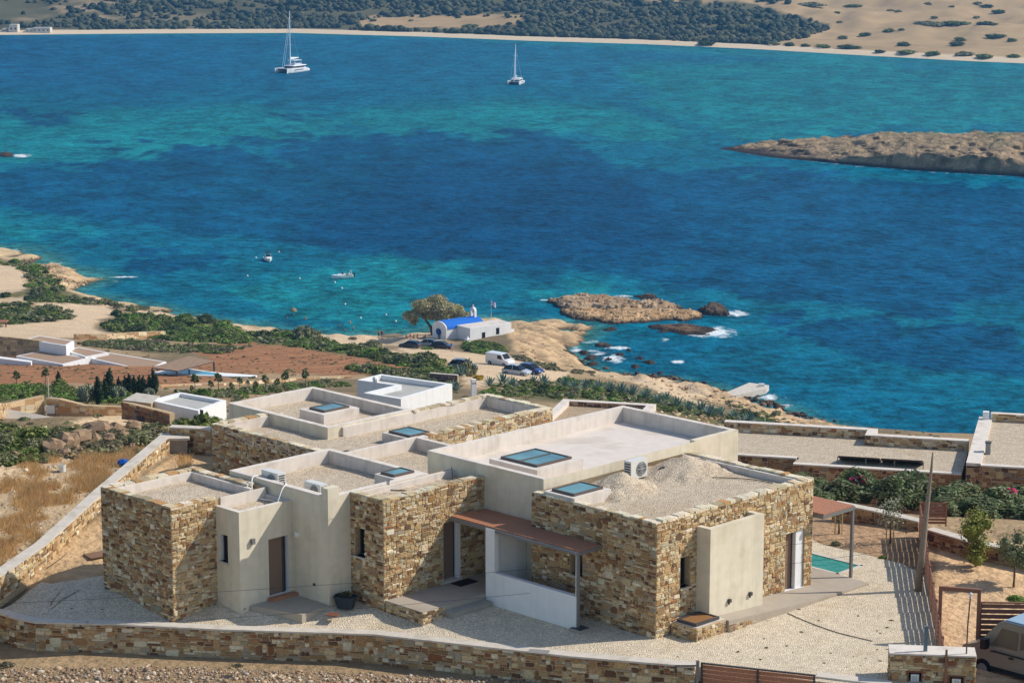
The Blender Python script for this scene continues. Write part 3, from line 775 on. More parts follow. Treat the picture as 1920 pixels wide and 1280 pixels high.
def pack(W, H, cell, holes=(), big=0.10, bands=False):
    """fit big, middle and thin stones together on a W x H face; holes = openings (x0,x1,y0,y1)"""
    nx, ny = max(1, round(W / cell)), max(1, round(H / cell))
    cw, ch = W / nx, H / ny
    occ = [[False] * ny for _ in range(nx)]
    for x0, x1, y0, y1 in holes:
        for i in range(nx):
            for j in range(ny):
                if x0 < (i + 0.5) * cw < x1 and y0 < (j + 0.5) * ch < y1: occ[i][j] = True
    out = []
    def free(i, j, a, b):
        if i + a > nx or j + b > ny: return False
        return not any(occ[p][q] for p in range(i, i + a) for q in range(j, j + b))
    def take(i, j, a, b):
        for p in range(i, i + a):
            for q in range(j, j + b): occ[p][q] = True
        out.append((i * cw, (i + a) * cw, j * ch, (j + b) * ch))
    tries = int(nx * ny * big / 9)
    for _ in range(tries):
        a, b = random.randint(3, 6), random.randint(2, 4); i, j = random.randrange(nx), random.randrange(ny)
        if free(i, j, a, b): take(i, j, a, b)
    for _ in range(int(nx * ny * 0.12)):
        a, b = random.randint(2, 4), 2; i, j = random.randrange(nx), random.randrange(ny)
        if free(i, j, a, b): take(i, j, a, b)
    for j in range(ny):
        i = 0
        while i < nx:
            if occ[i][j]: i += 1; continue
            a = random.randint(2, 6); b = 1 if random.random() < 0.72 else 2
            while a > 1 and not free(i, j, a, b): a -= 1
            if not free(i, j, a, b): b = 1
            take(i, j, a, b); i += a
    return out


def stone_piece(O, e, n, x0, x1, y0, y1, gap=0.006, proud=(0.010, 0.038)):
    """one hand-cut stone: eight-cornered outline, tapered sides, uneven face"""
    w_, h = x1 - x0, y1 - y0
    m = min(w_, h)
    c = [random.uniform(0.06, 0.38) * m for _ in range(8)]
    j = lambda: random.uniform(-0.10, 0.10) * m
    pts = [(x0 + c[0], y0), (x1 - c[1], y0), (x1, y0 + c[2]), (x1, y1 - c[3]), (x1 - c[4], y1), (x0 + c[5], y1), (x0, y1 - c[6]), (x0, y0 + c[7])]
    cx, cy = (x0 + x1) / 2, (y0 + y1) / 2
    d = random.uniform(*proud)
    tx_, ty_ = random.uniform(-0.12, 0.12), random.uniform(-0.10, 0.10)
    base = []; front = []
    for x, y in pts:
        x += j(); y += j()
        gx_ = cx + (x - cx) * (1 - gap / w_ * 2); gy_ = cy + (y - cy) * (1 - gap / h * 2)
        base.append((gx_, gy_, -0.01))
        f = 1 - 0.22 * min(1, 0.09 / max(m, 0.05))
        front.append((cx + (gx_ - cx) * (1 - 0.028 / w_), cy + (gy_ - cy) * (1 - 0.028 / h), d + (gx_ - cx) * tx_ * 0.3 + (gy_ - cy) * ty_ * 0.3))
    O = Vector(O); e = Vector(e); n = Vector(n); z = Vector((0, 0, 1))
    vs = [tuple(O + e * p[0] + z * p[1] + n * p[2]) for p in base + front]
    fs = [tuple(range(8, 16))] + [(i, (i + 1) % 8, 8 + (i + 1) % 8, 8 + i) for i in range(8)]
    if Vector(e).cross(z).dot(n) < 0: fs = [tuple(reversed(f)) for f in fs]
    return vs, fs


class Masonry:
    """faces of rubble; the stones that show largest become objects of their own, the rest one part"""

    def __init__(s): s.items = []

    def face(s, O, e, n, W, H, cell=0.068, holes=(), pal=STONES, big=0.10, weight=1.0, proud=(0.010, 0.038)):
        for r in pack(W, H, cell, holes, big):
            s.items.append((weight * (r[1] - r[0]) * (r[3] - r[2]), stone_piece(O, e, n, *r, proud=proud), pick(pal), 'stone'))

    def coping(s, a, b, z, width=0.34, th=(0.04, 0.08), pal=None, weight=0.6, over=0.03, step=(0.18, 0.5)):
        pal = pal or [((228, 218, 196), 30), ((206, 190, 160), 20), ((178, 162, 136), 10), ((190, 150, 106), 6)]
        a = Vector(a); b = Vector(b); d = (b - a); Ln = d.length; d.normalize(); nn_ = Vector((d.y, -d.x))
        t = 0
        while t < Ln - 0.05:
            l = min(random.uniform(*step), Ln - t)
            wd = width * random.uniform(0.85, 1.05); h = random.uniform(*th); sh = random.uniform(-0.02, over)
            q = [a + d * (t + 0.006) + nn_ * (sh + 0.0), a + d * (t + l - 0.006) + nn_ * (sh + random.uniform(-0.02, 0.02)), a + d * (t + l - 0.006) - nn_ * (wd - sh), a + d * (t + 0.006) - nn_ * (wd - sh)]
            mb = MB(); mb.prism([(p.x, p.y) for p in q[::-1]], z - 0.02, [z + h * random.uniform(0.9, 1.1) for _ in q])
            s.items.append((weight * l * 0.12, (mb.v, mb.f), pick(pal), 'coping_stone'))
            t += l

    def build(s, parent, most=300, matl=None, rest='small_stones'):
        matl = matl or M['stone']
        s.items.sort(key=lambda t: -t[0])
        for i, (a, (vs, fs), c, nm) in enumerate(s.items[:most]):
            MB().add(vs, fs, c).build(nm, matl, parent)
        if len(s.items) > most:
            mb = MB()
            for a, (vs, fs), c, nm in s.items[most:]: mb.add(vs, fs, c)
            tag(mb.build(rest, matl, parent), kind='stuff')


def face_with_holes(mb, O, e, n, W, H, holes=(), depth=0.22, mi=0, rmi=None):
    """a flat wall face with real openings and their reveals; returns nothing, holes = (x0,x1,y0,y1)"""
    O = Vector(O); e = Vector(e); n = Vector(n); z = Vector((0, 0, 1))
    flip = e.cross(z).dot(n) < 0
    xs = sorted({0, W, *[h[0] for h in holes], *[h[1] for h in holes]}); ys = sorted({0, H, *[h[2] for h in holes], *[h[3] for h in holes]})
    def quad(p, m_):
        p = [tuple(q) for q in p]
        mb.add(p[::-1] if flip else p, [(0, 1, 2, 3)], None, m_)
    for i in range(len(xs) - 1):
        for j in range(len(ys) - 1):
            cx, cy = (xs[i] + xs[i + 1]) / 2, (ys[j] + ys[j + 1]) / 2
            if any(h[0] < cx < h[1] and h[2] < cy < h[3] for h in holes): continue
            quad([O + e * xs[i] + z * ys[j], O + e * xs[i + 1] + z * ys[j], O + e * xs[i + 1] + z * ys[j + 1], O + e * xs[i] + z * ys[j + 1]], mi)
    r = mi if rmi is None else rmi
    for x0, x1, y0, y1 in holes:
        for (ax, ay), (bx, by) in (((x0, y0), (x1, y0)), ((x1, y0), (x1, y1)), ((x1, y1), (x0, y1)), ((x0, y1), (x0, y0))):
            a = O + e * ax + z * ay; b = O + e * bx + z * by
            quad([a - n * depth, b - n * depth, b, a], r)


# ------------------------------------------------------------------ the yard
FW_PX = [(-150, 1118), (-60, 1139), (0, 1149), (30, 1158), (66, 1165), (219, 1169), (412, 1178.5), (700, 1187.6), (1072, 1229), (1303, 1248)]
_fp = []
for (xa, ya), (xb, yb) in zip(FW_PX[:-1], FW_PX[1:]):
    for f in np.linspace(0, 1, 14)[:-1]: _fp.append((xa + (xb - xa) * f, ya + (yb - ya) * f))
_fp.append(FW_PX[-1])
_front = [(*P(x, y, ZG + wall_dz(x)), wall_dz(x)) for x, y in _fp]
_rows = 9; V = []; 
for i, (x, y, dz) in enumerate(_front):
    a = _front[max(i - 3, 0)]; b = _front[min(i + 3, len(_front) - 1)]
    d = Vector((b[0] - a[0], b[1] - a[1])).normalized(); n_ = Vector((-d.y, d.x))
    if i < 24: continue
    for k in range(_rows):
        f = k / (_rows - 1); wv = (fbm(np.array([x * 0.8]), np.array([f * 3.0]), 3)[0] - 0.5) * 0.16 * math.sin(math.pi * f)
        V.append((x + n_.x * (0.2 + 2.5 * f), y + n_.y * (0.2 + 2.5 * f), ZG + 0.006 + dz * (1 - float(sstep(0.05, 1.0, f))) + wv * min(1, -dz * 3)))
_nf = len(_front) - 24
idx = np.arange(_nf * _rows).reshape(_nf, _rows)
F = np.stack([idx[:-1, :-1], idx[1:, :-1], idx[1:, 1:], idx[:-1, 1:]], -1).reshape(-1, 4)
o = put(bpy.data.objects.new('yard_edge', npmesh('yard_edge', V, F, M['yardgravel'], smooth=True)), 'yard_edge'); tag(o, kind='structure')
inner = [(V[i * _rows + _rows - 1][0], V[i * _rows + _rows - 1][1]) for i in range(2, _nf, 4)]
mb = MB()
mb.prism(inner + [P(1312, 1249, ZG)] + [p for p in YARD[7:-1]], ZG - 0.5, ZG)
o = mb.build('yard', M['yardgravel']); tag(o, kind='structure')

# ------------------------------------------------------------------ the villa (local axes u, v along its walls)
AX, AY = 48.0, 50.9
VX, VY = (AX - AY) * 2 ** -0.5, (AX + AY) * 2 ** -0.5
villa = thing('villa', 'large stone and cream plaster villa with stepped flat gravel roofs on the hill', 'house', (VX, VY, ZG), math.radians(45))


def V2W(u, v, z=0.0):
    c = 2 ** -0.5
    return (VX + (u - v) * c, VY + (u + v) * c, ZG + z)


EU, EV, NU, NV = (1, 0, 0), (0, 1, 0), (-1, 0, 0), (0, -1, 0)
mas = Masonry()


def roof_tray(name, u0, u1, v0, v1, zt, zr, th, topm, roofm, skip='', parent=villa, zmin=None):
    """parapet ring and the sunken roof sheet inside it"""
    mb = MB()
    a, b, c, d = u0 + (0 if 'l' in skip else th), u1 - (0 if 'r' in skip else th), v0 + (0 if 'f' in skip else th), v1 - (0 if 'k' in skip else th)
    z0 = zr - 0.25
    if 'l' not in skip: mb.box(u0, a, v0, v1, z0, zt)
    if 'r' not in skip: mb.box(b, u1, v0, v1, z0, zt)
    if 'f' not in skip: mb.box(a, b, v0, c, z0, zt)
    if 'k' not in skip: mb.box(a, b, d, v1, z0, zt)
    if mb.f: mb.build('parapet', topm, parent)
    rb = MB(); nx, ny = max(2, int((b - a) / 0.5)), max(2, int((d - c) / 0.5))
    gx, gy = np.meshgrid(np.linspace(a, b, nx), np.linspace(c, d, ny), indexing='ij')
    gz = zr + (fbm(gx * 0.9 + u0, gy * 0.9, 3) - 0.5) * (0.10 if roofm is M['gravel'] else 0.02)
    idx = np.arange(nx * ny).reshape(nx, ny)
    F = np.stack([idx[:-1, :-1], idx[1:, :-1], idx[1:, 1:], idx[:-1, 1:]], -1).reshape(-1, 4)
    me = npmesh(name, np.stack([gx.ravel(), gy.ravel(), gz.ravel()], 1), F, roofm, smooth=True)
    return put(bpy.data.objects.new(name, me), name, parent)


def block(u0, u1, v0, v1, zt, holes_u=(), holes_v=(), matl=None, zb=-0.8, part='plaster_wall', depth=0.22, rmi=None):
    """four wall faces (front-left face u=u0, right face v=v0 carry the openings)"""
    mb = MB(); h = zt - zb
    face_with_holes(mb, (u0, v0, zb), EV, NU, v1 - v0, h, [(a - v0, b - v0, c - zb, d - zb) for a, b, c, d in holes_u], depth, 0, rmi)
    face_with_holes(mb, (u0, v0, zb), EU, NV, u1 - u0, h, [(a - u0, b - u0, c - zb, d - zb) for a, b, c, d in holes_v], depth, 0, rmi)
    face_with_holes(mb, (u1, v0, zb), EV, EU, v1 - v0, h)
    face_with_holes(mb, (u0, v1, zb), EU, EV, u1 - u0, h)
    mats = [matl or M['cream'], M['white']]
    return mb.build(part, mats, villa)


def window(plane, at, a, b, c, d, depth=0.2, sill=True):
    """window in a face u=at or v=at; a..b along the wall, c..d in height"""
    w = bpy.data.objects.new('window', None); put(w, 'window', villa)
    def bx(a0, a1, z0, z1, d0, d1):
        m = MB()
        if plane == 'u': m.box(at + d0, at + d1, a0, a1, z0, z1)
        else: m.box(a0, a1, at + d0, at + d1, z0, z1)
        return m
    f = MB()
    for q in (bx(a, a + 0.05, c, d, depth - 0.05, depth), bx(b - 0.05, b, c, d, depth - 0.05, depth), bx(a + 0.05, b - 0.05, c, c + 0.05, depth - 0.05, depth), bx(a + 0.05, b - 0.05, d - 0.05, d, depth - 0.05, depth)):
        f.add(q.v, q.f)
    f.build('frame', M['darkmetal'], w)
    bx(a + 0.05, b - 0.05, c + 0.05, d - 0.05, depth - 0.02, depth - 0.005).build('pane', M['glass'], w)
    if sill: bx(a - 0.03, b + 0.03, c - 0.05, c, -0.07, depth - 0.05).build('sill', M['capconc'], w)
    return w


def door(plane, at, a, b, c, d, depth=0.16, side=0.0):
    dd = bpy.data.objects.new('door', None); put(dd, 'door', villa)
    def bx(a0, a1, z0, z1, d0, d1):
        m = MB()
        if plane == 'u': m.box(at + d0, at + d1, a0, a1, z0, z1)
        else: m.box(a0, a1, at + d0, at + d1, z0, z1)
        return m
    bx(a, b - 0.06, c + 0.02, d - 0.05, depth - 0.06, depth - 0.01).build('leaf', M['door'], dd)
    f = MB()
    for q in (bx(b - 0.055, b, c, d, depth - 0.08, depth), bx(a, b - 0.055, d - 0.05, d, depth - 0.08, depth)): f.add(q.v, q.f)
    f.build('frame', M['darkmetal'], dd)
    h = MB(); q = bx(a + 0.07, a + 0.10, (c + d) / 2 - 0.25, (c + d) / 2 + 0.25, depth - 0.13, depth - 0.10); h.add(q.v, q.f)
    q = bx(a + 0.07, a + 0.10, (c + d) / 2 + 0.18, (c + d) / 2 + 0.21, depth - 0.10, depth - 0.06); h.add(q.v, q.f)
    q = bx(a + 0.07, a + 0.10, (c + d) / 2 - 0.21, (c + d) / 2 - 0.18, depth - 0.10, depth - 0.06); h.add(q.v, q.f)
    h.build('handle', M['metal'], dd)
    return dd


def skylight(u0, u1, v0, v1, zt, zb, n=1, curb=0.16, matl=None, low=False):
    s = bpy.data.objects.new('skylight', None); put(s, 'skylight', villa)
    if not low:
        MB().box(u0 - curb, u1 + curb, v0 - curb, v1 + curb, zb - 0.1, zt - 0.06).build('curb', matl or M['roofwhite'], s)
    f = MB(); t = 0.07
    f.box(u0, u1, v0, v0 + t, zt - 0.06, zt + 0.03); f.box(u0, u1, v1 - t, v1, zt - 0.06, zt + 0.03)
    f.box(u0, u0 + t, v0 + t, v1 - t, zt - 0.06, zt + 0.03); f.box(u1 - t, u1, v0 + t, v1 - t, zt - 0.06, zt + 0.03)
    if n == 2: f.box(u0 + t, u1 - t, (v0 + v1) / 2 - 0.03, (v0 + v1) / 2 + 0.03, zt - 0.06, zt + 0.03)
    f.build('frame', M['frame'], s)
    for k in range(n):
        a = v0 + t + (v1 - v0 - 2 * t) * k / n + (0.03 if k else 0); b = v0 + t + (v1 - v0 - 2 * t) * (k + 1) / n - (0.03 if k < n - 1 else 0)
        MB().box(u0 + t, u1 - t, a, b, zt - 0.05, zt + 0.005).build('pane', M['skyglass'], s)


# R1 far left stone wing
block(0, 4.25, 14.1, 18.3, 3.80, matl=M['mortar'], part='stone_wing_wall')
mas.face((0, 14.1, -0.35), EV, NU, 4.2, 4.13, pal=STONES_SHADE, big=0.16)
mas.face((0, 14.1, -0.35), EU, NV, 2.0, 4.13, big=0.10)
mas.coping((0.0, 18.3), (0.0, 14.1), 3.78); mas.coping((0.33, 14.1), (2.0, 14.1), 3.78); mas.coping((4.25, 18.3), (0.33, 18.3), 3.78); mas.coping((4.25, 14.7), (4.25, 18.0), 3.78)
roof_tray('gravel_roof', 0.30, 3.95, 14.4, 18.0, 3.76, 3.46, 0.16, M['roofwhite'], M['gravel'], skip='f')
# R2 small cream bathroom block with the side door
block(1.97, 4.42, 12.75, 14.75, 3.53, holes_u=[(13.42, 13.86, 1.55, 2.55)], holes_v=[(3.28, 4.22, 0.14, 2.28)], rmi=1)
window('u', 1.97, 13.42, 13.86, 1.55, 2.55)
door('v', 12.75, 3.28, 4.06, 0.14, 2.28, 0.2)
MB().box(3.2, 4.40, 12.45, 12.93, -0.02, 0.135).build('door_step', M['wood'], villa)
roof_tray('gravel_roof', 1.972, 4.40, 12.752, 14.74, 3.535, 3.36, 0.20, M['roofwhite'], M['gravel'])
# R3 cream middle block
block(4.40, 9.30, 10.74, 16.35, 3.96)
roof_tray('gravel_roof', 4.402, 9.298, 10.742, 16.348, 4.00, 3.50, 0.26, M['roofwhite'], M['gravel'])
MB().box(4.385, 4.92, 10.725, 11.06, 3.2, 4.32).build('wall_pier', M['cream'], villa)
skylight(7.95, 8.95, 11.15, 11.9, 4.08, 3.5)
# M stone entrance block
block(5.45, 10.5, 9.0, 10.738, 3.98, holes_u=[(9.98, 10.52, 1.72, 2.78)], holes_v=[(8.38, 9.25, 0.36, 2.62)], matl=M['mortar'], part='stone_entrance_wall', depth=0.3, rmi=None)
window('u', 5.45, 9.98, 10.52, 1.72, 2.78, 0.3)
door('v', 9.0, 8.38, 9.10, 0.42, 2.6, 0.26)
MB().box(9.10, 9.245, 9.02, 9.30, 0.40, 2.60).build('door_reveal', M['white'], villa)
MB().box(8.36, 9.25, 8.93, 9.28, 0.345, 0.43).build('door_sill', M['capconc'], villa)
mas.face((5.45, 9.0, -0.15), EV, NU, 1.74, 4.15, pal=STONES_SHADE, big=0.14, holes=[(0.98, 1.52, 1.87, 2.93)])
mas.face((5.45, 9.0, -0.15), EU, NV, 5.0, 4.15, big=0.12, holes=[(2.92, 3.81, 0.45, 2.80)])
mas.coping((5.45, 10.74), (5.45, 9.0), 3.98); mas.coping((5.78, 9.0), (10.4, 9.0), 3.98)
roof_tray('gravel_roof', 5.75, 10.45, 9.3, 10.74, 3.96, 3.74, 0.16, M['roofwhite'], M['gravel'], skip='rfl')
MB().box(9.31, 10.44, 10.74, 12.04, 2.0, 3.55).build('link_wall', M['roofwhite'], villa)
# the tall pavilion
block(10.45, 21.35, 5.95, 12.05, 4.42)
roof_tray('screed_roof', 10.452, 21.348, 5.952, 12.048, 4.45, 3.86, 0.24, M['roofwhite'], M['slabroof'], skip='f')
MB().box(18.75, 21.348, 5.952, 6.20, 3.5, 4.452).build('parapet', M['cream'], villa)
MB().box(10.69, 18.75, 5.952, 6.20, 3.5, 4.0).build('low_parapet', M['roofwhite'], villa)
skylight(11.75, 13.6, 7.55, 9.45, 4.42, 3.8, n=2, curb=0.3)
# K right-hand stone block
block(9.85, 18.45, 0.0, 5.95, 4.06, holes_u=[(3.45, 4.05, 1.45, 2.45)], holes_v=[(11.1, 11.62, 1.52, 2.62), (16.9, 18.0, 0.10, 2.30)], matl=M['mortar'], part='stone_block_wall', depth=0.3)
window('u', 9.85, 3.45, 4.05, 1.45, 2.45, 0.3)
window('v', 0.0, 11.1, 11.62, 1.52, 2.62, 0.3)
door('v', 0.0, 16.9, 17.55, 0.12, 2.28, 0.28)
MB().box(17.55, 17.985, 0.05, 0.29, 0.12, 2.28).build('door_reveal', M['white'], villa)
MB().box(16.86, 18.02, -0.10, 0.29, 0.0, 0.115).build('door_sill', M['white'], villa)
mas.face((9.85, 0.0, -0.15), EV, NU, 5.95, 4.22, pal=STONES_SHADE, big=0.15, holes=[(3.45, 4.05, 1.6, 2.6)], weight=1.1)
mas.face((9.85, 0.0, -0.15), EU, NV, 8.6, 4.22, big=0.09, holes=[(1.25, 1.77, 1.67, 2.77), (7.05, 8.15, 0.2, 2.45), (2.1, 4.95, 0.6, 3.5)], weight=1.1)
mas.coping((9.85, 5.9), (9.85, 0.0), 4.05, width=0.28); mas.coping((10.15, 0.0), (18.45, 0.0), 4.05, width=0.36, th=(0.06, 0.12)); mas.coping((18.45, 0.3), (18.45, 5.9), 4.05)
roof_tray('gravel_roof', 10.1, 18.15, 0.3, 5.95, 4.04, 3.82, 0.16, M['roofwhite'], M['gravel'], skip='lfk')
mb = MB(); mb.box(18.0, 18.14, 0.3, 5.9, 3.6, 4.045); mb.build('parapet', M['roofwhite'], villa)
skylight(10.15, 11.65, 4.15, 5.25, 4.26, 3.82, curb=0.2)
# cream buttress slab on the lit side, with two floodlights
mb = MB(); mb.box(11.92, 14.84, -0.64, -0.42, 0.0, 3.6); mb.box(11.92, 12.14, -0.42, 0.02, 0.0, 3.6); mb.box(14.62, 14.84, -0.42, 0.02, 0.0, 3.6); mb.box(12.14, 14.62, -0.42, 0.02, 0.0, 3.25)
mb.build('plaster_screen', M['cream'], villa)
for u in (12.95, 14.1):
    m = MB(); m.box(u - 0.06, u + 0.06, -0.74, -0.642, 0.78, 0.90); m.box(u - 0.02, u + 0.02, -0.69, -0.64, 0.70, 0.78); m.build('floodlight', M['darkmetal'], villa)
# wall lamps
m = MB(); m.box(2.46, 2.60, 12.63, 12.748, 2.28, 2.48); m.build('wall_lamp', M['metal'], villa)
m = MB(); m.box(4.29, 4.398, 12.35, 12.49, 2.24, 2.42); m.build('wall_lamp', M['white'], villa)
m = MB(); m.box(4.34, 4.398, 11.5, 11.58, 0.6, 0.68); m.build('tap', M['darkmetal'], villa)
# Q sunken roof between the wings, R4 rear wing
roof_tray('gravel_roof', 9.30, 15.0, 12.05, 17.6, 3.30, 2.80, 0.2, M['roofwhite'], M['gravel'], skip='lf')
block(10.75, 14.2, 17.62, 25.6, 2.70, matl=M['mortar'], zb=-2.0, part='rear_wing_wall')
block(14.2, 23.0, 17.62, 21.65, 2.66, matl=M['mortar'], zb=-2.0, part='rear_wing_wall')
mb = MB(); mb.box(14.2, 23.0, 17.62, 17.92, 2.655, 3.155); mb.box(22.7, 23.0, 17.92, 21.65, 2.655, 3.155); mb.box(18.4, 22.7, 21.4, 21.65, 2.655, 3.155); mb.build('rear_wing_wall', M['roofwhite'], villa)
MB().box(2.18, 4.25, 14.04, 14.098, 3.2, 3.80).build('plaster_strip', M['roofwhite'], villa)
mb = MB(); mb.box(10.75, 11.05, 17.62, 25.6, 2.695, 3.155); mb.box(11.05, 13.6, 25.3, 25.6, 2.695, 3.155); mb.build('rear_wing_parapet', M['roofwhite'], villa)
mas.face((10.75, 17.62, 1.0), EV, NU, 7.98, 2.2, pal=STONES_SHADE, big=0.15, weight=0.8)
mas.face((15.7, 17.62, 1.6), EU, NV, 7.3, 1.6, big=0.14, weight=0.8, cell=0.09)
mas.face((23.0, 17.62, 1.6), EV, EU, 3.6, 1.6, big=0.10, weight=0.2)
mas.coping((10.75, 25.6), (10.75, 17.62), 3.16); mas.coping((15.8, 17.62), (23.0, 17.62), 3.16, width=0.4); mas.coping((23.0, 17.9), (23.0, 21.6), 3.16); mas.coping((23.0, 21.65), (18.3, 21.65), 3.16); mas.coping((14.2, 25.6), (11.0, 25.6), 3.16)
roof_tray('gravel_roof', 11.05, 14.3, 17.65, 25.4, 3.15, 2.75, 0.18, M['roofwhite'], M['gravel'], skip='rf')
roof_tray('gravel_roof', 14.3, 22.85, 17.9, 21.55, 3.15, 2.70, 0.22, M['roofwhite'], M['gravel'], skip='lf')
block(13.55, 18.35, 21.45, 28.05, 3.22, zb=-2.0)
roof_tray('gravel_roof', 13.552, 18.348, 21.452, 28.048, 3.25, 2.78, 0.26, M['roofwhite'], M['gravel'])
skylight(15.35, 16.75, 23.75, 24.75, 3.28, 2.78, curb=0.3)
skylight(15.2, 16.3, 18.2, 19.5, 3.15, 2.7, curb=0.2)
for v in (24.2, 22.6, 21.0): skylight(11.25, 11.55, v - 0.45, v + 0.45, 2.92, 2.8, low=True)
skylight(11.3, 12.3, 18.1, 18.8, 2.95, 2.8, low=True)
# entrance terrace, steps, white screen wall
mb = MB(); mb.box(5.52, 10.44, 7.05, 8.985, -0.2, 0.35); mb.build('entrance_terrace', M['terrace'], villa)
mas.face((5.515, 7.05, -0.1), EV, NU, 1.9, 0.42, cell=0.07, big=0.02, weight=0.5, proud=(0.01, 0.03)); mas.face((5.515, 7.045, -0.1), EU, NV, 1.05, 0.42, cell=0.07, big=0.02, weight=0.5, proud=(0.01, 0.03))
mb = MB(); mb.box(6.58, 8.5, 6.62, 7.045, -0.2, 0.17); mb.build('step', M['concrete'], villa)
mb = MB(); face_with_holes(mb, (8.60, 2.6, -0.1), EV, NU, 4.42, 2.90, [(0.0, 3.98, 1.32, 2.90)], 0.2)
face_with_holes(mb, (8.80, 2.6, -0.1), EV, EU, 4.42, 2.90, [(0.0, 3.98, 1.32, 2.90)], 0.0)
mb.box(8.60, 8.80, 2.58, 2.605, -0.1, 1.22); mb.box(8.60, 8.80, 7.02, 7.035, -0.1, 2.8); mb.box(8.60, 8.80, 6.58, 7.02, 2.8, 2.81)
mb.build('white_screen_wall', M['white'], villa)
mb = MB(); mb.box(8.82, 10.43, 6.8, 7.04, -0.1, 2.75); mb.build('white_return_wall', M['white'], villa)
# plinth with hatch, ramp along the lit side, pool terrace
mb = MB(); mb.box(10.6, 12.2, -1.2, -0.06, -0.2, 0.45); mb.build('plinth', M['mortar'], villa)
mas.face((10.6, -1.2, -0.1), EV, NU, 1.14, 0.54, cell=0.07, big=0.02, weight=0.5, proud=(0.01, 0.03)); mas.face((10.6, -1.2, -0.1), EU, NV, 1.6, 0.54, cell=0.07, big=0.02, weight=0.5, proud=(0.01, 0.03))
MB().box(10.66, 12.16, -1.16, -0.08, 0.452, 0.475).build('plinth_top', M['capconc'], villa)
mb = MB(); mb.prism([(12.2, -1.3), (15.2, -1.34), (18.0, -1.36), (20.2, -1.36), (20.3, 0.2), (20.3, 9.0), (18.4, 9.0), (18.4, -0.05), (12.2, -0.05)], -0.3, [0.42, 0.22, 0.06, 0.05, 0.04, 0.04, 0.04, 0.10, 0.44])
mb.build('terrace_ramp', M['terrace'], villa)
mas.face((12.2, -1.3, -0.1), EU, NV, 2.6, 0.36, cell=0.07, big=0.02, weight=0.4, proud=(0.01, 0.03))
mas.build(villa, 300)

# paving by the side door
mb = MB(); mb.prism([V2W(3.3, 12.72)[:2], V2W(2.35, 12.70)[:2], V2W(3.0, 10.6)[:2], V2W(4.37, 10.7)[:2], V2W(4.37, 12.72)[:2]], ZG - 0.6, ZG + 0.03)
o = mb.build('path_slab', M['terrace']); tag(o, kind='structure')

# pool
mb = MB(); u0, u1, v0, v1 = 20.36, 21.96, 0.22, 9.0
for a in ((u0 - 0.02, u0 + 0.12, v0, v1), (u1 - 0.12, u1 + 0.12, v0, v1), (u0, u1, v0 - 0.1, v0 + 0.12)):
    mb.box(*a, -0.3, 0.035)
pool = thing('swimming_pool', 'narrow green swimming pool behind the lit stone corner of the villa', 'pool', (VX, VY, ZG), math.radians(45))
mb.build('coping', M['capconc'], pool)
M['poolwater'] = mat('pool water', lin(20, 128, 104), 0.06, 0.06, 0.8, 0.15, 3, spec=0.4, ior=1.33)
MB().box(u0 + 0.12, u1 - 0.12, v0 + 0.12, v1, -0.3, 0.012).build('water', M['poolwater'], pool)
# ------------------------------------------------------------------ foliage helpers
def leaf_cloud(lobes, n, size, cols, flat=0.4, up=0.35, elong=1.6, core=True, coreq=0.72, shell=(0.72, 1.06), csub=(7, 5)):
    """many leaf-sized faces spread over a set of lobes (cx,cy,cz,rx,ry,rz); returns V, F(quads), colours"""
    lo = np.array(lobes, float)
    wgt = (lo[:, 3] * lo[:, 4]) ** 0.5 * lo[:, 5] ** 0.5; wgt = wgt ** 2 / (wgt ** 2).sum()
    k = rng.choice(len(lo), n, p=wgt)
    d = rng.normal(0, 1, (n, 3)); d /= np.linalg.norm(d, axis=1)[:, None]
    d[:, 2] = np.where(d[:, 2] < -0.35, -d[:, 2], d[:, 2])
    q = rng.uniform(*shell, n)
    c = lo[k, :3] + d * lo[k, 3:] * q[:, None]
    nrm = d + rng.normal(0, 0.75, (n, 3)); nrm[:, 2] += up; nrm /= np.linalg.norm(nrm, axis=1)[:, None]
    a = np.cross(nrm, rng.normal(0, 1, (n, 3))); a /= np.linalg.norm(a, axis=1)[:, None] + 1e-9
    b = np.cross(nrm, a)
    s = size * rng.uniform(0.6, 1.35, n)[:, None]
    V = np.stack([c - a * s * elong / 2, c + b * s / 2, c + a * s * elong / 2, c - b * s / 2], 1)
    F = np.arange(n * 4).reshape(n, 4)
    cc = np.array([lin(*x) for x in cols]); t = rng.integers(0, len(cc), n)
    lobe_t = rng.uniform(0.82, 1.15, len(lo))
    colr = cc[t] * rng.uniform(0.75, 1.2, (n, 1)) * lobe_t[k][:, None]
    V = V.reshape(-1, 3)
    if core:
        bm_ = MB()
        for l in lo: bm_.ball(l[:3], tuple(l[3:] * coreq), csub, jit=0.12)
        bv_ = np.array(bm_.v); qf = []
        for f in bm_.f: qf.append(list(f) if len(f) == 4 else [f[0], f[1], f[2], f[2]])
        qf = [f for f in qf]
        tri_ = np.array([f for f in qf if f[2] != f[3]]); 
        F2 = np.array([f for f in qf if f[2] != f[3]]) + len(V)
        V = np.concatenate([V, bv_]); F = np.concatenate([F, F2])
        colr = np.concatenate([colr, np.repeat((cc.mean(0) * 0.9)[None], len(F2), 0) * rng.uniform(0.85, 1.1, (len(F2), 1))])
    return V, F, colr


def dome_lobes(n=7, h=0.6, seed=0, spread=0.55):
    r = random.Random(seed)
    L_ = [(0, 0, h * 0.42, 0.34, 0.34, h * 0.52)]
    for i in range(n):
        a = 2 * math.pi * (i + r.random()) / n; q = spread * r.uniform(0.45, 0.8)
        s = r.uniform(0.2, 0.32)
        L_.append((q * math.cos(a), q * math.sin(a), h * r.uniform(0.22, 0.5), s, s, h * r.uniform(0.28, 0.45)))
    return L_


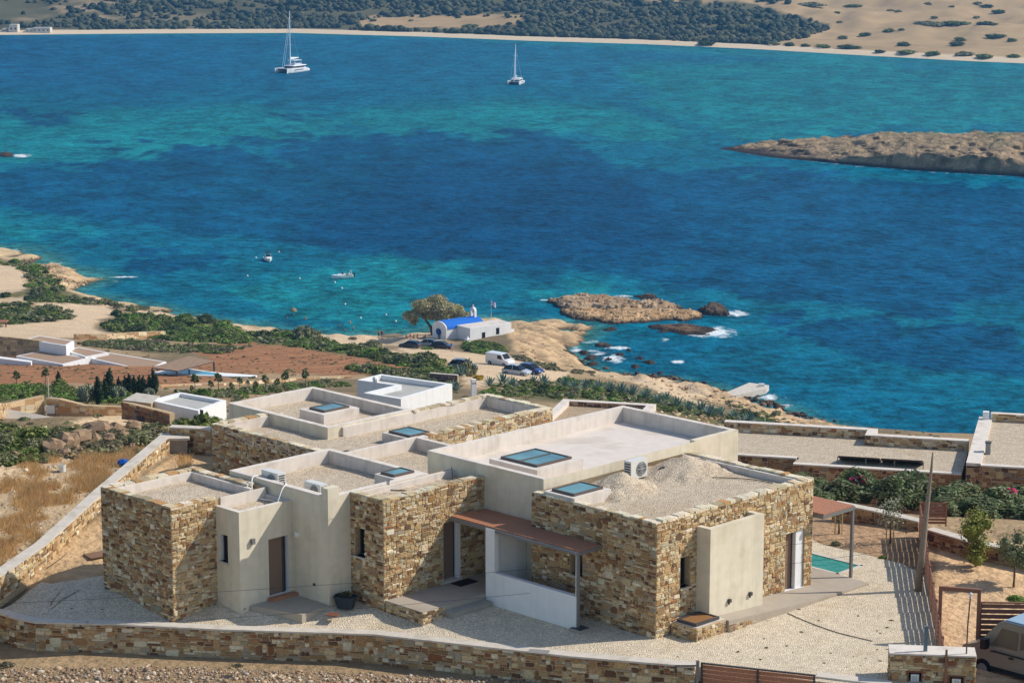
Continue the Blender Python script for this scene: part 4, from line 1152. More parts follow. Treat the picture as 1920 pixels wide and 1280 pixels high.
GREEN = [(86, 98, 50), (104, 114, 60), (72, 84, 46), (124, 128, 74)]
OLIVE = [(104, 106, 72), (124, 124, 88), (88, 92, 64), (140, 138, 104)]
GREY = [(120, 112, 88), (98, 92, 70), (140, 128, 100), (86, 84, 66)]
BRIGHT = [(92, 116, 50), (112, 132, 60), (80, 100, 48)]
DARKG = [(68, 80, 48), (82, 92, 54), (58, 68, 42)]


def _lift(cols, k=1.16): return [tuple(min(235, v * k) for v in c) for c in cols]


def leaf_mesh(name, lobes, n, size, cols, **kw):
    V, F, c = leaf_cloud(lobes, n, size, cols, **kw)
    return npmesh(name, V, F, M['leaf'], fcol=c)


GREEN, OLIVE, GREY, BRIGHT, DARKG = (_lift(c) for c in (GREEN, OLIVE, GREY, BRIGHT, DARKG))
# shrubs share a handful of bodies, unit width about 1.6
BUSH = {}
for nm, cols, h in (('green', GREEN, 0.62), ('olive', OLIVE, 0.72), ('grey', GREY, 0.5), ('bright', BRIGHT, 0.55), ('dark', DARKG, 0.66)):
    BUSH[nm] = [leaf_mesh('bush_' + nm, dome_lobes(7 + k, h, k * 7 + len(nm)), 520, 0.085, cols) for k in range(3)]


def bush(kind, x, y, z, wdt, label, name='shrub', cat='shrub', group=None, hs=1.0):
    o = bpy.data.objects.new(name, random.choice(BUSH[kind])); put(o, name)
    o.location = (x, y, z - 0.05 * wdt); s = wdt / 1.6
    o.scale = (s * random.uniform(0.9, 1.15), s * random.uniform(0.9, 1.1), s * hs * random.uniform(0.85, 1.15)); o.rotation_euler = (0, 0, random.uniform(0, 6.28))
    tag(o, label, cat, group)
    if group: o['label'] = {'green': 'green', 'olive': 'olive green', 'grey': 'greyish', 'bright': 'bright green', 'dark': 'dark green'}[kind] + ' ' + label
    return o


def tree(name, label, cat, loc, lobes, n, size, cols, trunk, group=None, **kw):
    """trunk = list of (points, radii); lobes in metres above the base"""
    t = thing(name, label, cat, loc, 0, group)
    mb = MB()
    for pts, r in trunk: mb.tube(pts, r, 7)
    mb.build('trunk', M['bark'], t, True)
    o = put(bpy.data.objects.new('crown', leaf_mesh('crown', lobes, n, size, cols, **kw)), 'crown', t)
    return t


# ------------------------------------------------------------------ pergolas
def pergola(label, loc, rz, u0, u1, v0, v1, z, n, posts, step_at=None, base=None):
    t = thing('pergola', label, 'pergola', loc, rz)
    f = MB(); b = 0.07; h = 0.13
    f.box(u0, u1, v0, v0 + b, z - h, z); f.box(u0, u1, v1 - b, v1, z - h, z)
    f.box(u0, u0 + b, v0 + b, v1 - b, z - h, z); f.box(u1 - b, u1, v0 + b, v1 - b, z - h, z)
    m = 4
    for i in range(1, m): f.box(u0 + b, u1 - b, v0 + (v1 - v0) * i / m - 0.03, v0 + (v1 - v0) * i / m + 0.03, z - h, z - 0.04)
    f.build('frame', M['metal'], t)
    w_ = (u1 - u0 - 0.1) / n
    for i in range(n):
        a = u0 + 0.05 + w_ * i
        MB().box(a + 0.008, a + w_ - 0.012, v0 + 0.02, v1 - 0.02, z + 0.003, z + 0.045).build('slat', M['wood'], t)
    for (pu, pv, zb) in posts:
        MB().box(pu - 0.05, pu + 0.05, pv - 0.05, pv + 0.05, zb, z - h).build('post', M['metal'], t)
    return t


villa_loc, villa_rz = (VX, VY, ZG), math.radians(45)
t = pergola('long narrow brown slatted pergola over the villa entrance', villa_loc, villa_rz, 8.62, 9.80, 2.5, 8.93, 2.82, 9, [(8.69, 2.57, 0.1)])
mb = MB(); mb.box(8.42, 8.96, 2.2, 2.74, -0.05, 0.10); mb.build('post_base', M['concrete'], t); MB().box(8.46, 8.92, 2.24, 2.70, 0.101, 0.115).build('base_cover', M['darkmetal'], t)
mb = MB(); mb.box(9.81, 10.43, 6.0, 8.9, 2.70, 2.80); mb.build('inner_panel', M['wood'], t)
pergola('square brown slatted pergola beside the pool at the villa corner', villa_loc, villa_rz, 18.47, 20.40, -0.47, 5.5, 2.78, 14, [(20.33, -0.40, 0.04), (20.33, 5.3, 0.04)])


# ------------------------------------------------------------------ air conditioners and roof bits
def ac_unit(label, u, v, z, L_=0.85, D_=0.34, H_=0.62, rz=0.0, feet=True):
    """fan side faces -y in its own axes"""
    x, y, zz = V2W(u, v, z)
    t = thing('air_conditioner', label, 'air conditioner', (x, y, zz), math.radians(45) + rz, 'air conditioning units on the villa roofs')
    wc = lin(214, 212, 204)
    mb = MB(); mb.box(-L_ / 2, L_ / 2, -D_ / 2, D_ / 2, 0.08, 0.08 + H_, wc); mb.build('casing', M['paint'], t)
    for s in (-1, 1): MB().box(s * L_ * 0.32 - 0.04, s * L_ * 0.32 + 0.04, -D_ / 2, D_ / 2, 0, 0.08, lin(90, 88, 84)).build('foot', M['paint'], t)
    r = H_ * 0.40; cx = L_ * 0.12; cz = 0.08 + H_ / 2
    g = MB(); g.tube([(cx, -D_ / 2 - 0.001, cz), (cx, -D_ / 2 - 0.03, cz)], [r, r * 0.97], 20, lin(150, 150, 146)); g.build('fan_ring', M['paint'], t)
    g = MB(); g.tube([(cx, -D_ / 2 - 0.031, cz), (cx, -D_ / 2 - 0.034, cz)], r * 0.88, 20, lin(84, 86, 86)); fan = g.build('fan', M['paint'], t)
    g = MB()
    for q in (0.3, 0.55, 0.78):
        pts = [(cx + r * q * math.cos(a), -D_ / 2 - 0.042, cz + r * q * math.sin(a)) for a in np.linspace(0, 2 * math.pi, 17)]; g.tube(pts, 0.008, 4, lin(190, 190, 186))
    for a in np.arange(0, math.pi, math.pi / 4): g.tube([(cx - r * 0.85 * math.cos(a), -D_ / 2 - 0.04, cz - r * 0.85 * math.sin(a)), (cx + r * 0.85 * math.cos(a), -D_ / 2 - 0.04, cz + r * 0.85 * math.sin(a))], 0.008, 4, lin(190, 190, 186))
    g.build('grille', M['paint'], t)
    for k in range(6):
        z0 = 0.14 + k * (H_ - 0.1) / 6
        MB().box(-L_ / 2 - 0.012, -L_ / 2 - 0.001, -D_ / 2 + 0.04, D_ / 2 - 0.04, z0, z0 + (H_ - 0.1) / 6 * 0.55, lin(70, 72, 74)).build('louvre', M['paint'], t)
        MB().box(L_ / 2 + 0.001, L_ / 2 + 0.012, -D_ / 2 + 0.04, D_ / 2 - 0.04, z0, z0 + (H_ - 0.1) / 6 * 0.55, lin(70, 72, 74)).build('louvre', M['paint'], t)
    return t


ac_unit('white air conditioner with a round fan between two gravel heaps', 14.6, 5.25, 3.82, 0.9, 0.36, 0.68)
ac_unit('larger grey air conditioner at the edge of the cream roof, hoses below it', 4.95, 14.45, 3.52, 0.95, 0.36, 0.62, math.radians(-90))
ac_unit('smaller air conditioner low behind the cream parapet', 5.25, 12.4, 3.48, 0.9, 0.34, 0.55, math.radians(-90))


def heap(label, u, v, z, ru, rv, h):
    x, y, zz = V2W(u, v, z)
    n = 34; gx, gy = np.meshgrid(np.linspace(-1, 1, n), np.linspace(-1, 1, n), indexing='ij')
    r = np.hypot(gx, gy) * (1 + 0.35 * (fbm(gx * 1.6 + u, gy * 1.6, 3) - 0.5))
    zt = h * np.clip(1 - r, 0, 1) ** 1.15 + (fbm(gx * 6, gy * 6 + u, 4) - 0.5) * 0.2 * (r < 1) - 0.03 - 0.25 * np.clip(r - 1, 0, 1)
    idx = np.arange(n * n).reshape(n, n); F = np.stack([idx[:-1, :-1], idx[1:, :-1], idx[1:, 1:], idx[:-1, 1:]], -1).reshape(-1, 4)
    o = put(bpy.data.objects.new('gravel_heap', npmesh('gravel_heap', np.stack([gx.ravel() * ru, gy.ravel() * rv, zt.ravel()], 1), F, M['gravel'], smooth=True)), 'gravel_heap')
    o.location = (x, y, zz); o.rotation_euler = (0, 0, math.radians(45))
    tag(o, label, 'gravel heap')


heap('gravel heap beside the flat skylight on the stone block roof', 12.95, 4.5, 3.80, 1.75, 1.6, 0.78)
heap('gravel heap in the far corner of the stone block roof', 16.75, 4.7, 3.80, 2.2, 1.8, 0.66)


def wire(name, label, cat, pts, r, col, smooth=6, world=False, group=None):
    mb = MB()
    P_ = [Vector(p) if world else Vector(V2W(*p)) for p in pts]
    q = []
    for i in range(len(P_) - 1):
        p0, p1, p2, p3 = P_[max(i - 1, 0)], P_[i], P_[i + 1], P_[min(i + 2, len(P_) - 1)]
        for k in range(smooth):
            t = k / smooth
            q.append(0.5 * ((2 * p1) + (p2 - p0) * t + (2 * p0 - 5 * p1 + 4 * p2 - p3) * t * t + (3 * p1 - p0 - 3 * p2 + p3) * t ** 3))
    q.append(P_[-1])
    mb.tube(q, r, 6, lin(*col))
    return tag(mb.build(name, M['paint'], None, True), label, cat, group)


wire('hose', 'white insulated hose looping down from the larger roof air conditioner', 'hose', [(4.75, 14.9, 4.0), (4.2, 14.75, 4.02), (3.95, 14.3, 3.48), (4.05, 13.4, 3.45), (3.9, 13.0, 3.46), (4.2, 13.05, 3.9), (4.5, 13.2, 4.03), (4.8, 13.6, 4.0)], 0.025, (226, 224, 216))
wire('cable', 'dark cable bent over the parapet of the stone entrance roof', 'cable', [(7.6, 11.0, 4.05), (7.3, 10.72, 4.05), (7.25, 10.6, 3.8), (7.6, 10.3, 3.76), (7.7, 9.7, 3.78), (7.5, 9.25, 3.80)], 0.02, (70, 64, 58))
wire('cable', 'dark cable lying on the gravel near the right end of the stone block roof', 'cable', [(15.6, 4.3, 3.87), (16.6, 3.3, 3.88), (17.4, 2.2, 3.87), (17.6, 1.2, 3.87)], 0.018, (86, 78, 70))
wire('cable', 'short black cable sticking up where the entrance roof meets the tall block', 'cable', [(9.7, 9.9, 3.77), (9.9, 10.1, 3.85), (9.95, 10.2, 4.25)], 0.015, (40, 40, 40))
x, y, z = V2W(15.75, 4.9, 3.83)
t = thing('roof_pipe', 'bent grey pipe lying on the gravel between the heaps', 'pipe', (x, y, z), math.radians(45))
MB().tube([(-0.35, 0.1, 0.05), (-0.1, 0.05, 0.26), (0.0, 0.0, 0.30), (0.3, -0.05, 0.07)], 0.055, 8).build('elbow', M['darkmetal'], t)
MB().box(-0.5, 0.45, -0.28, -0.18, 0.0, 0.05).build('rail', M['metal'], t)
x, y, z = V2W(9.75, 9.75, 3.76)
mb = MB(); mb.prism([(-0.55, -0.16), (0.5, -0.12), (0.6, 0.16), (-0.4, 0.2)], 0.0, [0.05, 0.03, 0.09, 0.04], lin(34, 32, 30))
o = mb.build('tarp', M['matte']); o.location = (x, y, z); o.rotation_euler = (0, 0, math.radians(50)); tag(o, 'black folded sheet lying on the stone entrance roof', 'tarp')
# doormat, covers, planter, hatch
x, y, z = V2W(9.0, 8.55, 0.352)
mb = MB(); mb.box(-0.45, 0.45, -0.27, 0.27, 0, 0.018, lin(44, 32, 28)); o = mb.build('doormat', M['matte']); o.location = (x, y, z); o.rotation_euler = (0, 0, math.radians(45)); tag(o, 'dark brown doormat in front of the entrance door', 'doormat')
for (px, py, lab, w_) in ((624, 1152, 'rusty square drain cover in the gravel near the planter', 0.42), (1010, 1222, 'grey flat plate lying on the cap of the front wall', 0.7)):
    z = ZG + (0.0 if py < 1200 else 0.07 + wall_dz(px))
    x, y = P(px, py, z); mb = MB(); mb.box(-w_ / 2, w_ / 2, -0.2, 0.2, 0, 0.03, lin(118, 78, 58) if py < 1200 else lin(140, 136, 130))
    o = mb.build('cover_plate', M['matte']); o.location = (x, y, z + 0.003); o.rotation_euler = (0, 0, math.radians(-14)); tag(o, lab, 'cover plate')
x, y = P(648, 1138, ZG)
t = thing('planter', 'dark grey planter tub with a wilted plant by the stone entrance block', 'planter', (x, y, ZG), math.radians(-20))
def ringp(rx, ry, z, n=12): return [(rx * math.copysign(abs(math.cos(a)) ** 0.6, math.cos(a)), ry * math.copysign(abs(math.sin(a)) ** 0.6, math.sin(a)), z) for a in np.arange(n) * 2 * math.pi / n]
mb = MB(); mb.loft([ringp(0.30, 0.22, 0.0), ringp(0.38, 0.28, 0.36), ringp(0.42, 0.31, 0.37), ringp(0.42, 0.31, 0.44), ringp(0.37, 0.27, 0.44), ringp(0.36, 0.26, 0.38)], lin(52, 58, 64)); mb.build('tub', M['matte'], t)
put(bpy.data.objects.new('plant', leaf_mesh('plant', [(0.05, 0, 0.46, 0.22, 0.16, 0.14), (-0.12, 0.03, 0.44, 0.14, 0.12, 0.1)], 160, 0.06, [(88, 92, 60), (110, 96, 66), (70, 80, 50)], core=False)), 'plant', t)
x, y, z = V2W(11.35, -0.62, 0.478)
t = thing('hatch', 'brown topped square hatch with dark rim on the stone plinth', 'hatch', (x, y, z), math.radians(45))
mb = MB()
for a in ((-0.62, 0.62, -0.44, -0.36), (-0.62, 0.62, 0.36, 0.44), (-0.62, -0.54, -0.36, 0.36), (0.54, 0.62, -0.36, 0.36)): mb.box(*a, 0, 0.1)
mb.build('rim', M['darkmetal'], t); MB().box(-0.54, 0.54, -0.36, 0.36, 0.0, 0.07, lin(142, 102, 64)).build('lid', M['matte'], t)


# ------------------------------------------------------------------ boundary walls
def wall_run(name, label, pts, zb, zt, th, side=1, faces=(1,), cell=0.085, pal=STONES, capm=None, cap=0.06, big=0.12, most=300, weight=1.0, ends=(False, False), capw=0.03):
    """rubble wall along a polyline; zb/zt per point; side=+1: thickness grows to the left of travel; faces: 1 = the line itself, -1 = the other side"""
    t = thing(name, label, 'wall', (pts[0][0], pts[0][1], zb[0]))
    ox, oy, oz = pts[0][0], pts[0][1], zb[0]
    p = [Vector((a[0] - ox, a[1] - oy)) for a in pts]; n = len(p)
    def off(i, w_):
        d0 = (p[i] - p[i - 1]).normalized() if i else (p[1] - p[0]).normalized(); d1 = (p[i + 1] - p[i]).normalized() if i < n - 1 else d0
        m = (Vector((-d0.y, d0.x)) + Vector((-d1.y, d1.x))).normalized(); return p[i] + m * w_ * side / max(0.5, m.dot(Vector((-d0.y, d0.x))))
    q = [off(i, th) for i in range(n)]
    body = MB(); capmb = MB(); mas_ = Masonry()
    for i in range(n - 1):
        quad = [p[i], p[i + 1], q[i + 1], q[i]]; zz0 = [zb[i] - oz - 0.4, zb[i + 1] - oz - 0.4]; zz1 = [zt[i] - oz, zt[i + 1] - oz]
        if side < 0: quad = [q[i], q[i + 1], p[i + 1], p[i]]
        body.prism([tuple(a) for a in quad], [zz0[0], zz0[1], zz0[1], zz0[0]], [zz1[0], zz1[1], zz1[1], zz1[0]])
        a0, a1, b0, b1 = off(i, -capw), off(i + 1, -capw), off(i, th + capw), off(i + 1, th + capw)
        cq = [a0, a1, b1, b0] if side > 0 else [b0, b1, a1, a0]
        capmb.prism([tuple(a) for a in cq], [zz1[0] - 0.003, zz1[1] - 0.003, zz1[1] - 0.003, zz1[0] - 0.003], [zz1[0] + cap, zz1[1] + cap, zz1[1] + cap, zz1[0] + cap])
        for fc in faces:
            a, b = (p[i], p[i + 1]) if fc == 1 else (q[i], q[i + 1])
            e_ = (b - a); Ln = e_.length; e_.normalize(); nr = Vector((e_.y, -e_.x)) * side * fc
            H0 = zt[i] - zb[i] + 0.15; H1 = zt[i + 1] - zb[i + 1] + 0.15; Hm = (H0 + H1) / 2
            for r in pack(Ln, Hm, cell, (), big):
                vs, fs = stone_piece((a.x, a.y, 0), (e_.x, e_.y, 0), (nr.x, nr.y, 0), *r)
                vv = []
                for x_, y_, z_ in vs:
                    f = ((Vector((x_, y_)) - a).dot(e_)) / Ln
                    vv.append((x_, y_, (zb[i] + (zb[i + 1] - zb[i]) * f) - oz - 0.15 + z_ * (H0 + (H1 - H0) * f) / Hm))
                mas_.items.append((weight * (r[1] - r[0]) * (r[3] - r[2]), (vv, fs), pick(pal), 'stone'))
    body.build('core', M['mortar'], t)
    if cap: capmb.build('cap', capm or M['capconc'], t)
    mas_.build(t, most)
    return t


pts = [P(x, y, ZG + 0.06 + wall_dz(x)) for x, y in FW_PX]
wall_run('boundary_wall', 'long low curving stone wall with pale cap in front of the villa yard', pts, [ZG - 0.95 + wall_dz(x) for x, y in FW_PX], [ZG + wall_dz(x) for x, y in FW_PX], 0.42, 1, (1,), pal=STONES_SHADE, big=0.14)
lw = [(-110, 1196, 66.35), (0, 1118, 66.5), (88, 1056, 66.7), (200, 952, 67.2), (318, 850, 67.7)]
pts = [P(x, y, z) for x, y, z in lw]
wall_run('boundary_wall', 'straight stone wall with concrete cap running uphill at the left of the villa', pts, [q[2] for q in lw], [q[2] + 0.72 for q in lw], 0.42, 1, (1,), big=0.12)
x0, y0 = P(318, 838, 67.75); x1, y1 = P(396, 842, 67.75)
wall_run('boundary_wall', 'short stone wall with concrete cap behind the concrete kiosk', [(x0, y0), (x1, y1)], [67.6, 67.6], [68.6, 68.6], 0.4, 1, (1,), pal=STONES_SHADE, most=60)
x, y = P(326, 848, 67.65)
t = thing('concrete_kiosk', 'small grey concrete kiosk with overhanging slab at the wall corner', 'kiosk', (x, y, 67.6), math.radians(4))
mb = MB(); mb.box(-0.45, 0.5, -0.05, 0.0, 0, 0.62); mb.box(-0.5, -0.42, -0.05, 0.75, 0, 0.62); mb.box(0.5, 0.58, -0.1, 0.75, 0, 0.62); mb.build('walls', M['concrete'], t)
mb = MB(); mb.box(-0.62, 0.68, -0.2, 0.85, 0.62, 0.72); mb.build('slab', M['capconc'], t)
# sliding gate and what follows it on the right
g0 = P(1316, 1240, 66.8); g1 = P(1527, 1263, 66.8)
gl = math.hypot(g1[0] - g0[0], g1[1] - g0[1]); ga = math.atan2(g1[1] - g0[1], g1[0] - g0[0])


def slat_panel(name, label, cat, loc, rz, Ln, H, n, frame=M['darkmetal'], board=M['wood'], gap=0.28, posts=2, z0=0.08, group=None, top=True, th=0.03):
    t = thing(name, label, cat, loc, rz, group)
    for k in range(posts):
        a = Ln * k / max(1, posts - 1)
        MB().box(a - 0.03, a + 0.03, -0.035, 0.035, 0, H).build('post', frame, t)
    if top: MB().box(-0.03, Ln + 0.03, -0.04, 0.04, H + 0.002, H + 0.05).build('top_rail', frame, t)
    p_ = (H - z0) / n
    for k in range(n): MB().box(0.031, Ln - 0.031, 0.036, 0.036 + th, z0 + p_ * k, z0 + p_ * (k + 1 - gap)).build('board', board, t)
    return t


slat_panel('sliding_gate', 'brown slatted sliding gate with dark frame beside the front wall end', 'gate', (g0[0], g0[1], 65.45), ga, gl, 1.28, 8, posts=3)
x, y = P(1308, 1246, 66.8)
mb = MB(); mb.box(-0.05, 0.05, -0.05, 0.05, 0, 1.55, lin(120, 120, 120)); mb.box(-0.75, 0.05, -0.015, 0.015, 1.36, 1.40, lin(50, 50, 50)); o = mb.build('gate_post', M['paint']); o.location = (x, y, 65.4); tag(o, 'steel post with a thin arm at the end of the front wall', 'post')
pts = [P(1529, 1264, 66.6), P(1668, 1281, 66.6)]
wall_run('boundary_wall', 'plain low wall with grey cap between the sliding gate and the meter pillar', pts, [65.4, 65.4], [66.5, 66.5], 0.4, 1, (1,), most=40)
# pillar with the two meter boxes
a0 = P(1669, 1223, 67.45); a1 = P(1830, 1229, 67.45)
pa = math.atan2(a1[1] - a0[1], a1[0] - a0[0]); pl = math.hypot(a1[0] - a0[0], a1[1] - a0[1])
t = thing('meter_pillar', 'thick stone pillar with two meter boxes beside the parked van', 'pillar', (a0[0], a0[1], 65.5), pa)
H_ = 1.90
mb = MB(); holes = [(0.62, 1.02, 0.7, 1.32), (1.94, 2.36, 0.6, 1.22)]
face_with_holes(mb, (0, 0, 0), (1, 0, 0), (0, -1, 0), pl, H_, holes, 0.14)
face_with_holes(mb, (0, 0.85, 0), (1, 0, 0), (0, 1, 0), pl, H_); face_with_holes(mb, (0, 0, 0), (0, 1, 0), (-1, 0, 0), 0.85, H_); face_with_holes(mb, (pl, 0, 0), (0, 1, 0), (1, 0, 0), 0.85, H_)
mb.build('core', M['mortar'], t)
ms = Masonry(); ms.face((0, 0, 0), (1, 0, 0), (0, -1, 0), pl, H_, cell=0.075, holes=[(h[0] - 0.05, h[1] + 0.05, h[2] - 0.05, h[3] + 0.05) for h in holes], pal=STONES_SHADE, big=0.08)
ms.face((0, 0, 0), (0, 1, 0), (-1, 0, 0), 0.85, H_, pal=STONES); ms.face((pl, 0, 0), (0, 1, 0), (1, 0, 0), 0.85, H_, pal=STONES); ms.build(t, 200)
mb = MB(); mb.box(-0.02, pl + 0.02, -0.03, 0.88, H_, H_ + 0.05); mb.build('cap', M['roofwhite'], t)
for i, h in enumerate(holes):
    fr = MB()
    for q in ((h[0] - 0.045, h[0], h[2] - 0.045, h[3] + 0.045), (h[1], h[1] + 0.045, h[2] - 0.045, h[3] + 0.045), (h[0], h[1], h[3], h[3] + 0.045), (h[0], h[1], h[2] - 0.045, h[2])): fr.box(q[0], q[1], -0.035, 0.10, q[2], q[3], lin(120, 74, 54))
    fr.build('niche_frame', M['matte'], t)
    b = MB(); b.box(h[0] + 0.07, h[1] - 0.07, 0.03, 0.13, h[2] + 0.04, h[3] - 0.08, lin(224, 224, 216)); b = b.build('meter_box', M['matte'], t)
    w_ = MB(); c = (h[0] + h[1]) / 2; w_.box(c - 0.08, c + 0.08, 0.022, 0.028, h[3] - 0.30, h[3] - 0.14, lin(188, 190, 186)); w_.box(c - 0.07, c + 0.07, 0.018, 0.0215, h[3] - 0.36, h[3] - 0.34, lin(90, 92, 96)); w_.build('meter_window', M['matte'], b)
x, y = P(1735, 1217, 67.5); mb = MB(); mb.box(-0.06, 0.06, -0.04, 0.04, 0, 0.85, lin(96, 116, 124)); o = mb.build('steel_post', M['paint']); o.location = (x, y, 67.452); tag(o, 'short blue grey steel post standing on the meter pillar', 'post')
x, y = P(1812, 1222, 67.5)
t = thing('lamp_pole', 'thin brown pole with a small white lamp standing on the meter pillar', 'lamp', (x, y, 67.452))
MB().tube([(0, 0, 0), (0.01, 0, 1.0), (0.06, 0, 1.9)], 0.025, 7, lin(106, 82, 68)).build('pole', M['paint'], t)
mb = MB(); mb.ball((0.07, 0, 2.0), (0.055, 0.055, 0.06), (8, 6), lin(220, 220, 224)); mb.tube([(0.06, 0, 1.88), (0.065, 0, 1.95)], [0.05, 0.03], 8, lin(190, 190, 190)); mb.build('lamp_head', M['paint'], t)
# slatted fence towards the garden, stepped in sections
f0 = P(1724, 1010, 66.45); f1 = P(1772, 1292, 66.3)
fa = math.atan2(f1[1] - f0[1], f1[0] - f0[0]); fl = math.hypot(f1[0] - f0[0], f1[1] - f0[1])
fence = thing('slatted_fence', 'long brown slatted fence between the gravel yard and the orange garden', 'fence', (f0[0], f0[1], 66.25), fa)
ns = 9
for k in range(ns):
    a = fl * k / ns; b = fl * (k + 1) / ns; hz = 1.55 - 0.02 * k; dz = (0.14 if k < 3 else 0) - 0.02 * k
    MB().box(a - 0.035, a + 0.035, -0.035, 0.035, -0.1, hz + dz).build('post', M['fencewood'], fence)
    for j in range(8):
        z0 = 0.1 + dz + j * (hz - 0.12) / 8
        MB().box(a + 0.036, b - 0.036, -0.032, 0.0, z0, z0 + (hz - 0.12) / 8 * 0.70).build('board', M['fencewood'], fence)
MB().box(fl - 0.035, fl + 0.035, -0.035, 0.035, -0.1, 1.4).build('post', M['fencewood'], fence)
x, y = P(1724, 990, 66.9)
slat_panel('slatted_fence', 'short light brown slatted panel standing on the garden wall', 'fence', (x + 0.06, y + 0.2, 66.95), math.radians(-4), 1.0, 0.98, 7, frame=M['fencewood'], board=M['fencewood'], top=False)
# portal and fence on the right
x, y = P(1760, 1212, 66.3); x2, y2 = P(1832, 1218, 66.3)
t = thing('gate_portal', 'brown open portal frame in the garden fence', 'gate', (x, y, 66.2), math.atan2(y2 - y, x2 - x)); pl = math.hypot(x2 - x, y2 - y)
for a in (0, pl): MB().box(a - 0.06, a + 0.06, -0.06, 0.06, 0, 2.12).build('post', M['fencewood'], t)
MB().box(-0.06, pl + 0.06, -0.06, 0.06, 2.122, 2.26).build('beam', M['fencewood'], t)
slat_panel('slatted_fence', 'brown slatted fence right of the portal, behind the van', 'fence', (x2 + 0.08, y2 + 0.05, 66.2), math.radians(-3), 4.2, 1.75, 9, frame=M['fencewood'], board=M['fencewood'], posts=3, gap=0.24)
wdir = Vector((math.cos(pa), math.sin(pa)))
# garden walls
pts = [P(1560, 962, 66.45), P(1640, 978, 66.45), P(1722, 998, 66.45)]
wall_run('garden_wall', 'low stone wall with pale cap at the far edge of the pool garden', pts, [66.3] * 3, [66.85] * 3, 0.4, 1, (1,), pal=STONES_RED, most=120)
pts = [P(1736, 1024, 66.4), P(1822, 1050, 66.4), P(1990, 1080, 66.4)]
wall_run('garden_wall', 'low stone wall with pale cap behind the orange gravel garden', pts, [66.2] * 3, [67.05] * 3, 0.4, 1, (1,), pal=STONES_RED, most=150)
# utility pole and its wires
x, y = P(1721, 1107, ZG)
t = thing('utility_pole', 'leaning grey wooden pole standing in the yard by the fence', 'pole', (x, y, ZG))
MB().tube([(0, 0, -0.1), (0.12, 0, 1.6), (0.34, 0, 4.6), (0.37, 0, 5.2)], [0.14, 0.125, 0.05, 0.03], 9).build('shaft', mat('weathered pole', lin(140, 126, 110), 0.9, 0.2, 6, 0.4, 20), t, True)
base = Vector((x, y, ZG))
for k, (lab, za, b2, zb2, sag) in enumerate([('upper thin dark wire strung across the yard from the leaning pole', 2.3, (-200, 1140), 67.9, 0.35), ('lower thin dark wire strung across the yard from the leaning pole', 1.7, (-200, 1190), 67.3, 0.5)]):
    e_ = Vector((*P(*b2, zb2), zb2)); s_ = base + Vector((0.15, 0, za)); pp = [s_.lerp(e_, q) - Vector((0, 0, sag * 4 * q * (1 - q))) for q in np.linspace(0, 1, 9)]
    wire('overhead_wire', lab, 'wire', pp, 0.006, (40, 40, 40), 4, True)
wire('hose', 'black hose lying across the pale gravel towards the fence', 'hose', [V2W(15.3, -1.42, 0.02), V2W(15.0, -2.6, 0.02), V2W(14.8, -4.0, 0.02), V2W(14.9, -5.4, 0.02)], 0.014, (60, 56, 52), 6, True)

# ------------------------------------------------------------------ neighbour house on the right
ZN = 63.6
nb_loc = P(1486.9, 869.4, ZN)
na = math.radians(-14.5)
nbh = thing('neighbour_house', 'lower stone house with flat gravel roofs beyond the oleanders', 'house', (nb_loc[0], nb_loc[1], ZN), na)
def toN(px, py, z=ZN):
    x, y = P(px, py, z); dx, dy = x - nb_loc[0], y - nb_loc[1]; c, s = math.cos(-na), math.sin(-na); return c * dx - s * dy, s * dx + c * dy
p_far1 = toN(1393, 805); p_far2 = toN(1525, 813); p_n2 = toN(1802, 891); p_f3 = toN(1799, 840); p_r = toN(1814, 808)
LN = p_n2[0]; dF = p_f3[1]; dR = p_r[1] + 0.5; dL = p_far1[1]
ms = Masonry()
mb = MB(); mb.box(0, LN, 0, dF, -6, -0.05); mb.box(-4.5, 3.0, 1.2, dL, -6, -0.05); mb.build('core', M['mortar'], nbh)
ms.face((0, 0, -4.2), (1, 0, 0), (0, -1, 0), LN, 4.15, cell=0.11, pal=STONES_RED, big=0.05)
ms.face((-4.5, 1.2, -3), (1, 0, 0), (0, -1, 0), 4.5, 2.95, cell=0.11, pal=STONES_RED, big=0.05)
def cap_line(mb, a, b, w_, z0, z1):
    d = Vector((b[0] - a[0], b[1] - a[1])).normalized(); n_ = Vector((-d.y, d.x)) * w_
    mb.prism([a, b, (b[0] + n_.x, b[1] + n_.y), (a[0] + n_.x, a[1] + n_.y)], z0, z1)
mb = MB()
cap_line(mb, (0, -0.03), (LN, -0.03), 0.36, -0.05, 0.02)
cap_line(mb, (-4.5, 1.17), (0, 1.17), 0.36, -0.052, 0.018)
cap_line(mb, (LN - 0.001, dF - 0.4), (3.0, dF - 0.4), -0.45, -0.05, 0.50)
cap_line(mb, (3.0, dF - 0.4), (3.0, dL - 0.1), -0.5, -0.05, 0.49)
cap_line(mb, (3.0, dL - 0.45), (-4.5, dL - 0.45), -0.45, -0.05, 0.48)
mb.build('parapet_cap', M['roofwhite'], nbh)
ms.face((3.0, dF - 0.41, -0.1), (1, 0, 0), (0, -1, 0), LN - 3.0, 0.56, cell=0.10, big=0.04, pal=STONES)
ms.face((-4.5, dL - 0.46, -0.1), (1, 0, 0), (0, -1, 0), 7.4, 0.54, cell=0.10, big=0.04, pal=STONES)
MB().box(0.1, LN, 0.32, dF - 0.38, -0.4, -0.03).build('gravel_roof', M['gravel'], nbh)
MB().box(-4.4, 2.95, 1.5, dL - 0.4, -0.42, -0.032).build('gravel_roof', M['gravel'], nbh)
